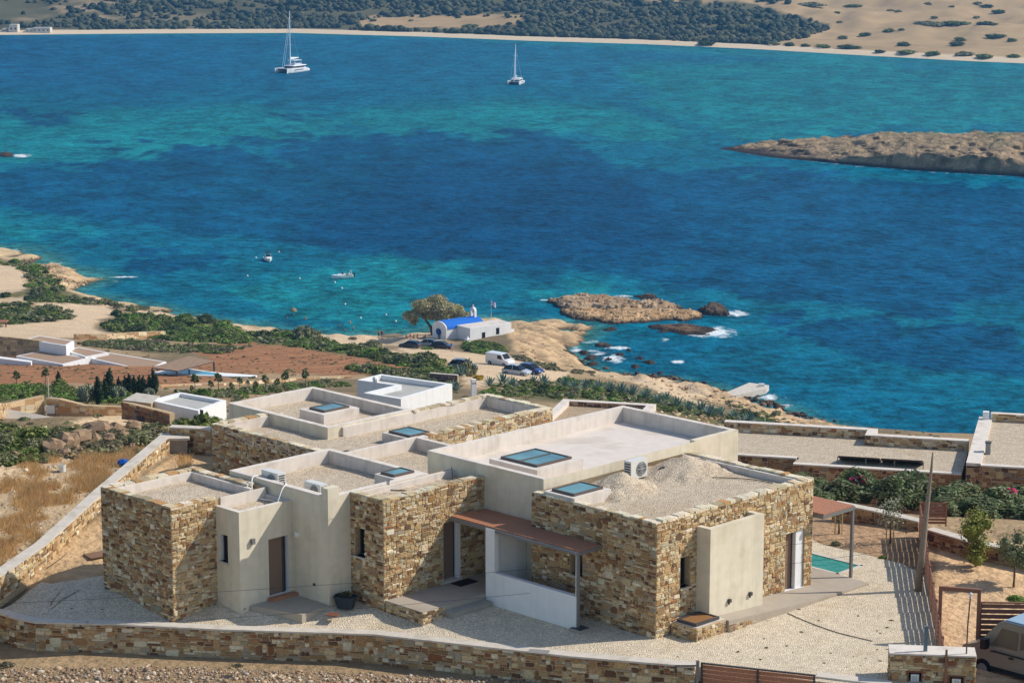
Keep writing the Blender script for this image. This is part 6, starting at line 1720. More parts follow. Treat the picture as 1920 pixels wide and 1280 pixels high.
# dark camper van at the bottom right, only its front left flank in the picture
vb = thing('camper_van', 'dusty dark van parked beside the stone meter pillar', 'van', (0, 0, 0), 0)
fr = P(1846, 1206, 67.0); hd = math.radians(135); B_ = Vector((math.cos(hd), math.sin(hd))); Lf = Vector((-B_.y, B_.x))
vb.location = (fr[0] - B_.x * 1.45 - Lf.x * 1.14, fr[1] - B_.y * 1.45 - Lf.y * 1.14, 65.72); vb.rotation_euler = (0, 0, hd)
DC = lin(136, 128, 112); DG = lin(58, 62, 64)
prof = [(-2.45, 0.35), (-2.5, 1.0), (-2.4, 1.9), (-2.2, 2.06), (0.9, 2.08), (1.15, 2.0), (1.85, 1.18), (2.4, 1.0), (2.5, 0.7), (2.45, 0.35)]
mb = MB()
mb.loft([[(x, s * (0.98 - (0.16 if z > 1.9 else 0.10 if z > 1.15 else 0.0)), z) for x, z in prof] for s in (-1, 1)], DC); mb.build('body', M['carpaint'], vb)
mb = MB(); mb.box(-2.15, 0.95, -0.80, 0.80, 2.081, 2.12, lin(150, 172, 186)); mb.build('roof', M['carpaint'], vb)  # pale blue paints the mirrored sky onto a dark roof
for s in (-1, 1): MB().tube([(-2.1, s * 0.76, 2.13), (0.9, s * 0.76, 2.13)], 0.03, 6, lin(120, 150, 166)).build('roof_rail', M['paint'], vb)
for (x0, x1) in ((-2.1, -0.95), (-0.85, 0.25), (0.33, 1.1)):
    mb = MB(); mb.add([(x0, 0.895, 1.22), (x1 + (0.22 if x1 > 1 else 0), 0.895, 1.22), (x1 - (0.1 if x1 > 1 else 0), 0.835, 1.85), (x0, 0.835, 1.85)], [(0, 1, 2, 3), (3, 2, 1, 0)], lin(150, 132, 106)); mb.build('side_window', M['carpaint'], vb)  # tan reflection and dirt painted into the pane colour
mb = MB(); mb.add([(1.22, -0.74, 1.92), (1.22, 0.74, 1.92), (1.84, 0.82, 1.24), (1.84, -0.82, 1.24)], [(0, 1, 2, 3), (3, 2, 1, 0)], lin(40, 44, 46)); mb.build('windscreen', M['glass'], vb)
for s in (-1, 1):
    m = MB(); m.box(1.35, 1.55, s * 1.14 - 0.12, s * 1.14 + 0.12, 1.12, 1.46, lin(20, 20, 22)); m.box(1.40, 1.50, min(s * 0.9, s * 1.03), max(s * 0.9, s * 1.03), 1.2, 1.28, lin(20, 20, 22)); m.build('mirror', M['paint'], vb)
for (x0, x1, z0, z1) in ((-2.45, 2.4, 0.36, 0.52), (-2.3, 1.3, 1.02, 1.06)):
    MB().box(x0, x1, 0.982, 1.0, z0, z1, lin(38, 38, 40)).build('trim_strip', M['matte'], vb)
for xh in (0.42, -0.75): MB().box(xh, xh + 0.16, 0.985, 1.02, 0.92, 0.98, lin(24, 24, 24)).build('door_handle', M['paint'], vb)
for sx in (-1.55, 1.6):
    for s in (-1, 1):
        w_ = MB(); w_.tube([(sx, s * 0.78, 0.34), (sx, s * 1.0, 0.34)], 0.34, 16, lin(26, 26, 28)); w_ = w_.build('wheel', M['matte'], vb); MB().tube([(sx, s * 1.001, 0.34), (sx, s * 1.015, 0.34)], 0.2, 10, lin(130, 130, 132)).build('rim', M['paint'], w_)


# ------------------------------------------------------------------ boats
def hull(secs, col, name, parent, deckcol=None):
    """secs: (x, half width at deck, half width at waterline, keel z, deck z, y centre)"""
    S = [[(x, yc - wd, zd), (x, yc - ww, (zk + zd) * 0.35), (x, yc - ww * 0.35, zk), (x, yc + ww * 0.35, zk), (x, yc + ww, (zk + zd) * 0.35), (x, yc + wd, zd)] for x, wd, ww, zk, zd, yc in secs]
    mb = MB(); mb.loft(S, col); return mb.build(name, M['boat'], parent)


def catamaran(label, px, py, th, Ln, Bm, mast, fly=True):
    x, y = P(px, py, 0)
    t = thing('catamaran', label, 'sailing boat', (x, y, 0.0), math.radians(-90) - th, 'catamarans at anchor')
    W1 = lin(236, 236, 234); DK = lin(34, 38, 48); s = Ln / 16.0
    for sg in (-1, 1):
        yc = sg * (Bm / 2 - 0.95 * s)
        h = hull([(-Ln / 2, 0.75 * s, 0.7 * s, -0.3, 0.9 * s, yc), (-Ln * 0.4, 0.95 * s, 0.85 * s, -0.6, 1.5 * s, yc), (0, 0.98 * s, 0.85 * s, -0.8, 1.75 * s, yc), (Ln * 0.35, 0.8 * s, 0.6 * s, -0.6, 1.9 * s, yc), (Ln / 2, 0.18 * s, 0.06 * s, -0.1, 2.0 * s, yc)], W1, 'hull', t)
        MB().box(-Ln * 0.18, Ln * 0.22, yc + sg * 0.985 * s - 0.01, yc + sg * 0.985 * s + 0.02, 1.0 * s, 1.25 * s, DK).build('hull_window', M['boat'], t)
    MB().box(-Ln * 0.42, Ln * 0.18, -Bm / 2 + 1.2 * s, Bm / 2 - 1.2 * s, 0.95 * s, 1.7 * s, W1).build('bridge_deck', M['boat'], t)
    mb = MB(); mb.box(Ln * 0.18, Ln * 0.44, -Bm / 2 + 1.6 * s, Bm / 2 - 1.6 * s, 1.55 * s, 1.62 * s, lin(70, 74, 80)); mb.build('trampoline', M['matte'], t)
    MB().tube([(Ln * 0.44, -Bm / 2 + 1.0 * s, 1.8 * s), (Ln * 0.44, Bm / 2 - 1.0 * s, 1.8 * s)], 0.12 * s, 8, W1).build('crossbeam', M['boat'], t)
    S = lambda x0, x1, w_, z: [(x0, -w_, z), (x1, -w_ * 0.8, z), (x1, w_ * 0.8, z), (x0, w_, z)]
    mb = MB(); mb.loft([S(-Ln * 0.3, Ln * 0.17, Bm * 0.36, 1.701 * s), S(-Ln * 0.3, Ln * 0.13, Bm * 0.34, 2.5 * s)], DK); mb.build('saloon_glazing', M['boat'], t)
    mb = MB(); mb.loft([S(-Ln * 0.42, Ln * 0.14, Bm * 0.38, 2.501 * s), S(-Ln * 0.42, Ln * 0.12, Bm * 0.36, 2.75 * s)], W1); mb.build('coachroof', M['boat'], t)
    if fly:
        mb = MB(); mb.loft([S(-Ln * 0.28, Ln * 0.02, Bm * 0.26, 2.751 * s), S(-Ln * 0.28, -Ln * 0.01, Bm * 0.24, 3.4 * s)], lin(190, 194, 198)); mb.build('flybridge', M['boat'], t)
        mb = MB(); mb.box(-Ln * 0.30, 0.0, -Bm * 0.25, Bm * 0.25, 4.6 * s, 4.75 * s, W1); mb.build('bimini', M['boat'], t)
        for ax in (-Ln * 0.28, -0.2):
            for sg in (-1, 1): MB().tube([(ax, sg * Bm * 0.22, 3.35 * s), (ax, sg * Bm * 0.22, 4.6 * s)], 0.06 * s, 6, W1).build('bimini_post', M['boat'], t)
    else:
        MB().box(-Ln * 0.4, -Ln * 0.1, -Bm * 0.28, Bm * 0.28, 3.1 * s, 3.2 * s, W1).build('bimini', M['boat'], t)
        for sg in (-1, 1): MB().tube([(-Ln * 0.36, sg * Bm * 0.25, 2.7 * s), (-Ln * 0.36, sg * Bm * 0.25, 3.1 * s)], 0.06, 6, W1).build('bimini_post', M['boat'], t)
    mx_ = Ln * 0.06
    mr = 0.30 if fly else 0.22
    MB().tube([(mx_, 0, 2.7 * s), (mx_, 0, mast)], [mr, mr * 0.6], 8, W1).build('mast', M['boat'], t)
    bz = (5.2 if fly else 3.9) * s
    mb = MB(); mb.loft([[(mx_ - 0.2, -0.15, bz), (mx_ - 0.2, 0.15, bz), (mx_ - 0.2, 0.22, bz + 0.9 * s), (mx_ - 0.2, -0.22, bz + 0.9 * s)], [(-Ln * 0.33, -0.1, bz + 0.2), (-Ln * 0.33, 0.1, bz + 0.2), (-Ln * 0.33, 0.12, bz + 0.5 * s), (-Ln * 0.33, -0.12, bz + 0.5 * s)]], W1); mb.build('boom', M['boat'], t)
    for k, (ex, ey, tp) in enumerate(((Ln * 0.44, 0.0, 0.93), (Ln * 0.36, 0.1, 0.80), (-Ln * 0.1, Bm * 0.42, 0.9), (-Ln * 0.1, -Bm * 0.42, 0.9))):
        MB().tube([(ex, ey, 1.9 * s), (mx_, 0, mast * tp)], 0.10 if k < 2 else 0.03, 5, lin(206, 214, 220)).build('stay', M['boat'], t)
    for zz in (0.45, 0.7): MB().tube([(mx_, -Bm * 0.16, mast * zz), (mx_, Bm * 0.16, mast * zz)], 0.06, 5, W1).build('spreader', M['boat'], t)
    if fly:
        mb = MB(); mb.loft([[(-Ln / 2 - 1.2, -1.2, 0.6), (-Ln / 2 - 1.2, 1.2, 0.6), (-Ln / 2 - 1.2, 1.2, 1.1), (-Ln / 2 - 1.2, -1.2, 1.1)], [(-Ln / 2 - 0.1, -1.0, 0.7), (-Ln / 2 - 0.1, 1.0, 0.7), (-Ln / 2 - 0.1, 1.0, 1.2), (-Ln / 2 - 0.1, -1.0, 1.2)]], lin(60, 62, 66)); mb.build('tender', M['boat'], t)
    return t


catamaran('large white catamaran with flybridge and very tall mast near the far shore', 547, 135, math.radians(28), 19.0, 9.2, 29.5)
catamaran('smaller white catamaran seen bow on in the middle of the bay', 967, 157, math.radians(10), 12.5, 6.7, 18.3, False)


def motorboat(label, px, py, rz, Ln, top):
    x, y = P(px, py, 0)
    t = thing('motorboat', label, 'motorboat', (x, y, 0), rz, 'small motorboats at their moorings')
    W1 = lin(236, 236, 232); s = Ln / 5
    hull([(-Ln / 2, 0.95 * s, 0.8 * s, -0.2, 0.7 * s, 0), (0, 1.0 * s, 0.85 * s, -0.25, 0.75 * s, 0), (Ln * 0.3, 0.75 * s, 0.5 * s, -0.15, 0.85 * s, 0), (Ln / 2, 0.08 * s, 0.03 * s, 0.1, 0.98 * s, 0)], W1, 'hull', t)
    MB().box(-Ln * 0.44, Ln * 0.02, -0.72 * s, 0.72 * s, 0.72 * s, 0.745 * s, lin(90, 84, 76)).build('cockpit', M['matte'], t)
    mb = MB(); mb.loft([[(0.0, -0.75 * s, 0.74 * s), (Ln * 0.28, -0.5 * s, 0.82 * s), (Ln * 0.28, 0.5 * s, 0.82 * s), (0.0, 0.75 * s, 0.74 * s)], [(0.0, -0.65 * s, 1.05 * s), (Ln * 0.2, -0.4 * s, 1.0 * s), (Ln * 0.2, 0.4 * s, 1.0 * s), (0.0, 0.65 * s, 1.05 * s)]], W1); mb.build('foredeck', M['boat'], t)
    mb = MB(); mb.add([(0.12 * s, -0.62 * s, 1.05 * s), (0.12 * s, 0.62 * s, 1.05 * s), (-0.2 * s, 0.56 * s, 1.45 * s), (-0.2 * s, -0.56 * s, 1.45 * s)], [(0, 1, 2, 3), (3, 2, 1, 0)], lin(60, 74, 84)); mb.build('windscreen', M['boat'], t)
    for k in range(2): MB().box(-Ln * 0.36 + k * 1.0 * s, -Ln * 0.36 + k * 1.0 * s + 0.5 * s, -0.45 * s, 0.45 * s, 0.746 * s, 1.05 * s, lin(222, 218, 208)).build('seat', M['matte'], t)
    m = MB(); m.box(-Ln / 2 - 0.35 * s, -Ln / 2 - 0.02, -0.2 * s, 0.2 * s, 0.2, 1.15 * s, lin(36, 38, 42)); m.build('outboard_motor', M['paint'], t)
    if top == 'bimini':
        MB().box(-Ln * 0.35, 0.1, -0.7 * s, 0.7 * s, 2.0 * s, 2.06 * s, lin(28, 36, 56)).build('bimini', M['matte'], t)
        for ax in (-Ln * 0.33, 0.05):
            for sg in (-1, 1): MB().tube([(ax, sg * 0.66 * s, 0.72 * s), (ax, sg * 0.66 * s, 2.0 * s)], 0.03, 6, lin(200, 200, 200)).build('bimini_post', M['boat'], t)
    else:
        MB().tube([(-Ln * 0.34, -0.85 * s, 0.72 * s), (-Ln * 0.40, -0.75 * s, 1.6 * s), (-Ln * 0.40, 0.75 * s, 1.6 * s), (-Ln * 0.34, 0.85 * s, 0.72 * s)], 0.08 * s, 8, W1).build('roll_bar', M['boat'], t)
    return t


motorboat('small motorboat with dark sunshade, bow towards the beach', 503, 489, math.radians(-75), 5.0, 'bimini')
motorboat('white motorboat with roll bar lying broadside off the beach', 642, 522, math.radians(196), 5.2, 'arch')
for (px, py) in [(628, 530), (641, 541), (562, 523), (523, 473), (464, 518), (480, 484), (647, 571), (724, 591), (742, 603), (757, 596), (676, 597)]:
    x, y = P(px, py, 0); mb = MB(); r = 0.24; mb.ball((0, 0, 0.10), (r, r, r * 0.9), (9, 7), lin(232, 228, 218)); mb.tube([(0, 0, 0.28), (0, 0, 0.42)], [0.05, 0.03], 6, lin(200, 196, 190))
    o = mb.build('mooring_buoy', M['boat'], None, True); o.location = (x, y, 0); tag(o, 'small round white mooring buoy floating off the beach', 'buoy', 'mooring buoys off the beach')


# ------------------------------------------------------------------ people
def person_mesh(name, joints, bones, colour):
    """one continuous skin grown over a skeleton of joints (x,y,z,r)"""
    me = bpy.data.meshes.new(name)
    me.from_pydata([j[:3] for j in joints], bones, [])
    o = bpy.data.objects.new(name, me); COL.objects.link(o)
    m1 = o.modifiers.new('skin', 'SKIN'); m2 = o.modifiers.new('sub', 'SUBSURF'); m2.levels = m2.render_levels = 1
    if not me.skin_vertices: me.skin_vertices.new()
    for i, j in enumerate(joints): me.skin_vertices[0].data[i].radius = (j[3], j[3])
    me.skin_vertices[0].data[0].use_root = True
    dg = bpy.context.evaluated_depsgraph_get(); dg.update()
    out = bpy.data.meshes.new_from_object(o.evaluated_get(dg)); out.name = name
    bpy.data.objects.remove(o)
    at = out.attributes.new('col', 'FLOAT_COLOR', 'FACE'); cc = []
    for p in out.polygons: cc.extend((*lin(*colour(p.center)), 1))
    at.data.foreach_set('color', cc); out.materials.clear(); out.materials.append(M['skin'])
    out.polygons.foreach_set('use_smooth', [True] * len(out.polygons))
    return out


STAND = [(0, 0, 0.95, 0.13), (0, 0, 1.2, 0.14), (0, 0, 1.42, 0.13), (0, 0, 1.52, 0.06), (0, -0.02, 1.64, 0.095), (0, -0.02, 1.74, 0.07), (0.19, 0, 1.42, 0.06), (0.26, -0.02, 1.15, 0.045), (0.27, -0.1, 0.88, 0.038), (-0.19, 0, 1.42, 0.06), (-0.25, 0.02, 1.15, 0.045), (-0.22, -0.12, 0.9, 0.038),
         (0.11, 0, 0.88, 0.10), (0.12, -0.02, 0.48, 0.065), (0.12, 0.03, 0.08, 0.045), (0.13, -0.14, 0.03, 0.04), (-0.11, 0, 0.88, 0.10), (-0.13, 0.02, 0.48, 0.065), (-0.14, 0.06, 0.08, 0.045), (-0.15, -0.1, 0.03, 0.04)]
SB = [(0, 1), (1, 2), (2, 3), (3, 4), (4, 5), (2, 6), (6, 7), (7, 8), (2, 9), (9, 10), (10, 11), (0, 12), (12, 13), (13, 14), (14, 15), (0, 16), (16, 17), (17, 18), (18, 19)]
SIT = [(0, 0, 0.16, 0.13), (0, 0.06, 0.38, 0.14), (0, 0.10, 0.58, 0.13), (0, 0.10, 0.68, 0.06), (0, 0.07, 0.80, 0.095), (0, 0.06, 0.90, 0.07), (0.19, 0.08, 0.58, 0.06), (0.26, -0.05, 0.38, 0.045), (0.2, -0.3, 0.38, 0.038), (-0.19, 0.08, 0.58, 0.06), (-0.26, -0.05, 0.38, 0.045), (-0.2, -0.3, 0.38, 0.038),
       (0.11, -0.1, 0.15, 0.10), (0.14, -0.42, 0.44, 0.065), (0.14, -0.62, 0.07, 0.045), (0.15, -0.78, 0.04, 0.04), (-0.11, -0.1, 0.15, 0.10), (-0.15, -0.42, 0.44, 0.065), (-0.15, -0.62, 0.07, 0.045), (-0.16, -0.78, 0.04, 0.04)]
WADE = STAND
SKIN_ = (176, 124, 92); HAIR = (48, 36, 28)
def swim(short, top=None):
    def f(p):
        z = p[2]
        if z > 1.68: return HAIR
        if 0.68 < z < 1.0: return short
        if top and 1.0 < z < 1.46: return top
        return SKIN_
    return f
me_a = person_mesh('person_body', STAND, SB, swim((40, 38, 46))); me_b = person_mesh('person_body', STAND, SB, swim((150, 60, 60), (150, 60, 60))); me_c = person_mesh('person_body', STAND, SB, swim((200, 130, 140), (70, 116, 176)))
me_s = person_mesh('person_body', SIT, SB, lambda p: HAIR if p[2] > 0.84 else ((40, 44, 60) if p[2] < 0.3 and p[1] > -0.25 else SKIN_))
def person(me, px, py, rz, label, sea=None, group=None):
    x, y, z = G(px, py) if sea is None else (*P(px, py, 0), sea)
    o = bpy.data.objects.new('person', me); put(o, 'person'); o.location = (x, y, z); o.rotation_euler = (0, 0, rz); tag(o, label, 'person', group)
person(me_a, 710, 634, 2.6, 'person in dark shorts standing on the beach, the left of two'); person(me_b, 716, 634, 3.0, 'person in red swimwear standing on the beach, the right of two')
person(me_c, 847, 660, 0.5, 'person in a blue top standing beside the black car')
for i, px in enumerate((762, 769, 776, 783, 797)): person(me_s, px, 634 - (i % 2), random.uniform(-1, 1), 'person sitting in the shade of the tamarisk on the beach', group='people sitting under the tamarisk')
for (px, py, s_, lab) in [(656, 606, -1.0, 'bather standing waist deep, nearest the buoys'), (662, 619, -0.75, 'bather wading close to the beach in front of the round shrub'), (646, 620, -1.2, 'bather in the shallows, nearest the thatched pole side'), (637, 610, -1.35, 'bather with only head and shoulders out of the water, leftmost of the group'),
                          (573, 599, -1.0, 'bather standing alone near the thatched pole'), (539, 596, -1.4, 'swimmer alone left of the thatched pole')]:
    person(me_a, px, py, random.uniform(0, 6), lab, s_)

# ------------------------------------------------------------------ buildings on the far shore
for (x0, x1, y0, y1, lab) in [(14, 29, 50, 64, 'tall pale ruin like building on the far beach, at the left edge'), (44, 58, 57, 63, 'low pale building on the far beach beside the tall one'), (58, 90, 55, 63.5, 'long low pale building on the far beach'), (0, 8, 57, 64, 'pale hut cut by the left edge on the far beach')]:
    d_ = P((x0 + x1) / 2, 65, 0)[1] + 8; X0 = (x0 - 960) / FOC * d_ * 1.0; sc = d_ / FOC * 1.02
    wd, ht = (x1 - x0) * sc, (y1 - y0) * sc; xx, yy = P((x0 + x1) / 2, 65, 0)
    t = thing('shore_building', lab, 'building', (xx, yy + 6, 0.8))
    mb = MB(); mb.box(-wd / 2, wd / 2, 0, 7, -1, ht, lin(206, 198, 184)); mb.build('wall', M['matte'], t)
    MB().box(-wd / 2 + 0.3, wd / 2 - 0.3, 0.3, 6.7, ht - 0.2, ht + 0.1, lin(180, 172, 160)).build('roof', M['matte'], t)
    for k in range(max(2, int(wd / 2.5))):
        a = -wd / 2 + (k + 0.5) * wd / max(2, int(wd / 2.5)); MB().box(a - 0.5, a + 0.5, -0.04, -0.003, ht * 0.35, ht * 0.62, lin(92, 86, 84)).build('window', M['matte'], t)
# ------------------------------------------------------------------ shrubs of the slopes
def pts_in(poly, n):
    xs = [p[0] for p in poly]; ys = [p[1] for p in poly]; out = []
    while len(out) < n:
        x, y = random.uniform(min(xs), max(xs)), random.uniform(min(ys), max(ys))
        if inpoly(np.array([x]), np.array([y]), poly)[0]: out.append((x, y))
    return out


def clear_of(px, py):
    return any(inpoly(np.array([px]), np.array([py]), q)[0] for q in SAND)


_TPL = {}
for nm, cols, h in (('green', GREEN, 0.5), ('olive', OLIVE, 0.55), ('grey', GREY, 0.4), ('dry', [(172, 150, 110), (140, 118, 84), (178, 154, 110)], 0.35), ('bright', BRIGHT, 0.45)):
    _TPL[nm] = [leaf_cloud(dome_lobes(3, h, 31 * k + 3), 62, 0.235, cols, core=True, coreq=0.8, csub=(6, 4)) for k in range(3)]


class Mass:
    def __init__(s): s.V = []; s.F = []; s.C = []; s.n = 0

    def add(s, kind, x, y, z, wd, hs=1.0):
        V, F, c = random.choice(_TPL[kind]); a = random.uniform(0, 6.28); ca_, sa = math.cos(a), math.sin(a); q = wd / 1.6
        R = np.array([[ca_, -sa, 0], [sa, ca_, 0], [0, 0, 1]])
        s.V.append((V @ R.T) * np.array([q * random.uniform(0.8, 1.3), q, q * hs]) + np.array([x, y, z - 0.04 * wd])); s.F.append(F + s.n); s.C.append(c * random.uniform(0.8, 1.2)); s.n += len(V)

    def build(s, name, label, cat):
        o = put(bpy.data.objects.new(name, npmesh(name, np.concatenate(s.V), np.concatenate(s.F), M['leaf'], fcol=np.concatenate(s.C))), name)
        return tag(o, label, cat, kind='stuff')


ZONES = [
    # polygon, things, mass, kinds, width range, label, group
    ([(-40, 480), (60, 490), (100, 515), (118, 540), (110, 556), (60, 556), (50, 512), (-40, 494)], 14, 45, ['green', 'olive', 'bright'], (1.8, 4.2), 'shrub on the little left headland', 'shrubs on the left headland'),
    ([(0, 556), (110, 556), (160, 572), (60, 566)], 6, 20, ['green', 'dark'], (1.8, 3.4), 'shrub beside the narrow sandy path', 'shrubs by the narrow sandy path'),
    ([(-30, 578), (60, 568), (150, 586), (118, 604), (-30, 612)], 18, 50, ['dark', 'green', 'olive'], (2.0, 4.2), 'shrub inside the sandy track bend', 'shrubs inside the track bend'),
    ([(130, 556), (220, 568), (400, 598), (470, 608), (420, 607), (300, 592), (140, 568)], 14, 50, ['green', 'olive', 'grey'], (1.6, 3.4), 'shrub between track and sea', 'shrubs along the seaward strip'),
    ([(186, 612), (240, 588), (330, 600), (410, 602), (450, 622), (490, 640), (440, 646), (330, 640), (250, 634)], 26, 70, ['bright', 'green', 'dark'], (2.0, 5.0), 'juniper on the rise above the bay', 'junipers above the bay'),
    ([(480, 628), (540, 622), (610, 636), (720, 658), (820, 676), (858, 700), (826, 708), (740, 684), (640, 662), (540, 650), (486, 644)], 30, 80, ['green', 'bright', 'olive', 'dark'], (1.8, 4.6), 'shrub behind the swimming beach', 'shrubs behind the beach'),
    ([(650, 690), (740, 690), (830, 706), (858, 726), (800, 724), (700, 706)], 10, 26, ['green', 'olive'], (1.6, 3.4), 'shrub by the white block', 'shrubs by the white block'),
    ([(862, 644), (910, 642), (946, 652), (950, 668), (915, 668), (872, 656)], 8, 24, ['bright', 'green'], (2.0, 3.6), 'shrub before the chapel annex', 'shrubs before the chapel annex'),
    ([(952, 662), (1010, 682), (1060, 696), (1120, 700), (1060, 702), (980, 690)], 6, 26, ['grey', 'olive'], (1.6, 3.2), 'shrub at the car park edge', 'shrubs at the car park edge'),
    ([(900, 742), (920, 724), (1010, 716), (1060, 712), (1120, 716), (1200, 742), (1290, 752), (1390, 778), (1500, 806), (1545, 822), (1480, 826), (1390, 800), (1170, 755), (1040, 748)], 34, 120, ['green', 'olive', 'grey', 'bright', 'dark'], (1.0, 2.6), 'low shrub on the agave slope', 'shrubs on the slope to the jetty'),
    ([(1340, 745), (1420, 765), (1500, 800), (1580, 822), (1460, 800), (1380, 775)], 8, 34, ['olive', 'grey', 'green'], (0.9, 2.0), 'shrub among the pale shore rocks', 'shrubs among the shore rocks'),
    ([(20, 612), (120, 620), (165, 634), (60, 632), (15, 628)], 10, 26, ['grey', 'green', 'olive'], (1.6, 3.2), 'shrub behind the sunken villa', 'shrubs behind the sunken villa'),
    ([(145, 642), (300, 638), (330, 648), (470, 650), (420, 664), (300, 660), (210, 655), (150, 648)], 20, 70, ['green', 'olive', 'grey'], (1.4, 3.2), 'shrub above the blue pool', 'shrubs above the blue pool'),
    ([(-40, 728), (60, 722), (120, 728), (180, 736), (240, 742), (240, 756), (120, 752), (80, 742), (-40, 758)], 24, 100, ['bright', 'green'], (1.2, 2.6), 'garden shrub behind the pale retaining wall', 'garden shrubs behind the retaining wall'),
    ([(250, 738), (420, 732), (500, 722), (640, 716), (660, 724), (560, 730), (440, 750), (340, 734)], 18, 46, ['green', 'bright', 'olive'], (0.9, 2.0), 'garden shrub beside the ochre field', 'garden shrubs beside the ochre field'),
    ([(-40, 806), (60, 812), (130, 815), (125, 845), (80, 868), (-40, 876)], 16, 40, ['green', 'olive', 'dark'], (0.8, 1.7), 'shrub on the rocky crest', 'shrubs on the rocky crest'),
    ([(80, 812), (300, 800), (318, 820), (250, 850), (100, 862)], 18, 60, ['grey', 'olive', 'dry', 'grey'], (0.6, 1.4), 'thorny shrub among the crest rocks', 'thorn shrubs among the crest rocks'),
    ([(335, 788), (425, 772), (428, 796), (400, 800), (340, 806)], 8, 12, ['green', 'olive'], (1.0, 1.9), 'shrub behind the kiosk wall', 'shrubs behind the kiosk wall'),
]
mass = Mass()
for poly, nt_, nm_, kinds, wr, lab, grp in ZONES:
    for k, (px, py) in enumerate(pts_in(poly, nt_ + int(nm_ * 4.0))):
        if clear_of(px, py) : continue
        x, y, z = G(px, py)
        if z < 0.4: continue
        kd = random.choice(kinds)
        if k < nt_ and kd in BUSH:
            bush(kd, x, y, z, random.uniform(*wr) * 1.25, lab, group=grp, hs=random.uniform(0.7, 1.05))
        else:
            mass.add(kd if kd in _TPL else 'green', x, y, z, random.uniform(wr[0] * 0.6, wr[1] * 0.85), random.uniform(0.6, 1.0))
# ground cover on the open soil
for px, py in [(random.uniform(-40, 1960), random.uniform(640, 860)) for _ in range(900)]:
    x, y, z = G(px, py)
    if z < 1.5 or clear_of(px, py) or inpoly(np.array([x]), np.array([y]), YARD)[0]: continue
    mass.add(random.choice(['dry', 'grey', 'olive', 'dry']), x, y, z, random.uniform(0.35, 0.9) * (1.0 if y < 150 else 1.5), 0.7)
for q in OCHRE:
    for px, py in pts_in(q, 260):
        x, y, z = G(px, py); mass.add(random.choice(['dry', 'grey', 'olive']), x, y, z, random.uniform(0.3, 0.8), 0.8)
mass.build('scrub', 'low tangled scrub and dry tufts covering the slopes between the shrubs', 'scrub')

# single plants that stand out
bush('olive', *G(575, 640), 7.5, 'big round silvery shrub beside the thatched pole', hs=1.1)
bush('dark', *G(386, 606), 5.0, 'dark round shrub on the shore of the bay', hs=1.1)
bush('dark', *G(218, 592), 3.2, 'dark little tree like shrub at the track junction', hs=1.4)
bush('olive', *G(694, 655), 6.5, 'olive green mound of shrub behind the two standing bathers', hs=0.8)
bush('grey', *G(662, 636), 2.4, 'small brown shrub on the sand near the bathers')
bush('olive', *G(880, 706), 2.8, 'tall upright olive shrub in front of the grey car', hs=2.3)
bush('bright', *G(800, 655), 3.0, 'green shrub in front of the pale blue car', hs=0.7)
bush('green', *G(770, 768), 2.4, 'dark green shrub growing against the white block', hs=0.5)
V, F, c = leaf_cloud(dome_lobes(6, 0.55, 5), 420, 0.09, [(206, 168, 40), (188, 150, 36), (150, 140, 50)])
o = put(bpy.data.objects.new('shrub', npmesh('yellow_shrub', V, F, M['leaf'], fcol=c)), 'shrub'); o.location = G(896, 712); o.scale = (1.5, 1.5, 1.2); tag(o, 'yellow flowering shrub beside the car park track', 'shrub')

for k, (px, wd, hh) in enumerate([(342, 3.2, 1.25), (362, 3.4, 1.35), (384, 3.6, 1.5), (404, 3.4, 1.45), (420, 3.0, 1.3), (322, 2.4, 1.0), (300, 2.2, 0.9)]):
    yy = 132 + (k % 2) * 6; xx = (px - 960) / FOC * yy * 1.02; bush(['green', 'olive'][k % 2], xx, yy, float(ground(xx, yy)), wd, 'big bush in front of the dip house', group='bushes in front of the dip house', hs=hh)
# tamarisk beside the chapel
x, y = P(812, 634, 2.4); y += 7.0; x -= 0.3
lb = []
r_ = random.Random(4)
for (cx_0, cz_0, rr) in [(-3.8, 3.6, 1.9), (-2.2, 5.0, 2.2), (0.2, 5.6, 2.3), (2.4, 5.0, 2.1), (4.6, 4.2, 1.9), (6.6, 3.5, 1.7), (8.4, 2.9, 1.5), (-1.0, 3.6, 2.2), (2.0, 3.5, 2.2), (-4.6, 2.4, 1.3), (0.8, 4.4, 2.4), (9.6, 2.3, 1.0)]:
    for q in range(3): lb.append((cx_0 + r_.uniform(-0.9, 0.9), r_.uniform(-1.8, 1.8), cz_0 * 1.1 + r_.uniform(-0.6, 0.6), rr * r_.uniform(0.7, 1.0), rr * r_.uniform(0.7, 1.0), rr * r_.uniform(0.5, 0.75)))
tree('tamarisk_tree', 'large spreading olive green tamarisk beside the chapel', 'tree', (x, y, 2.0), lb, 11000, 0.24, [(164, 158, 114), (184, 174, 130), (142, 138, 96), (196, 184, 142)], [([(0, 0, -0.3), (-0.3, 0, 1.2), (-1.4, 0, 2.8), (-2.4, 0.2, 4.4)], [0.42, 0.34, 0.22, 0.1]), ([(0.2, 0, -0.3), (0.6, 0.1, 1.4), (1.6, 0.2, 3.0), (2.6, 0, 4.4)], [0.36, 0.3, 0.2, 0.1]), ([(0.5, 0, 1.2), (3.4, 0.1, 2.4), (6.4, 0, 3.2)], [0.22, 0.16, 0.07])], core=True, coreq=0.6)


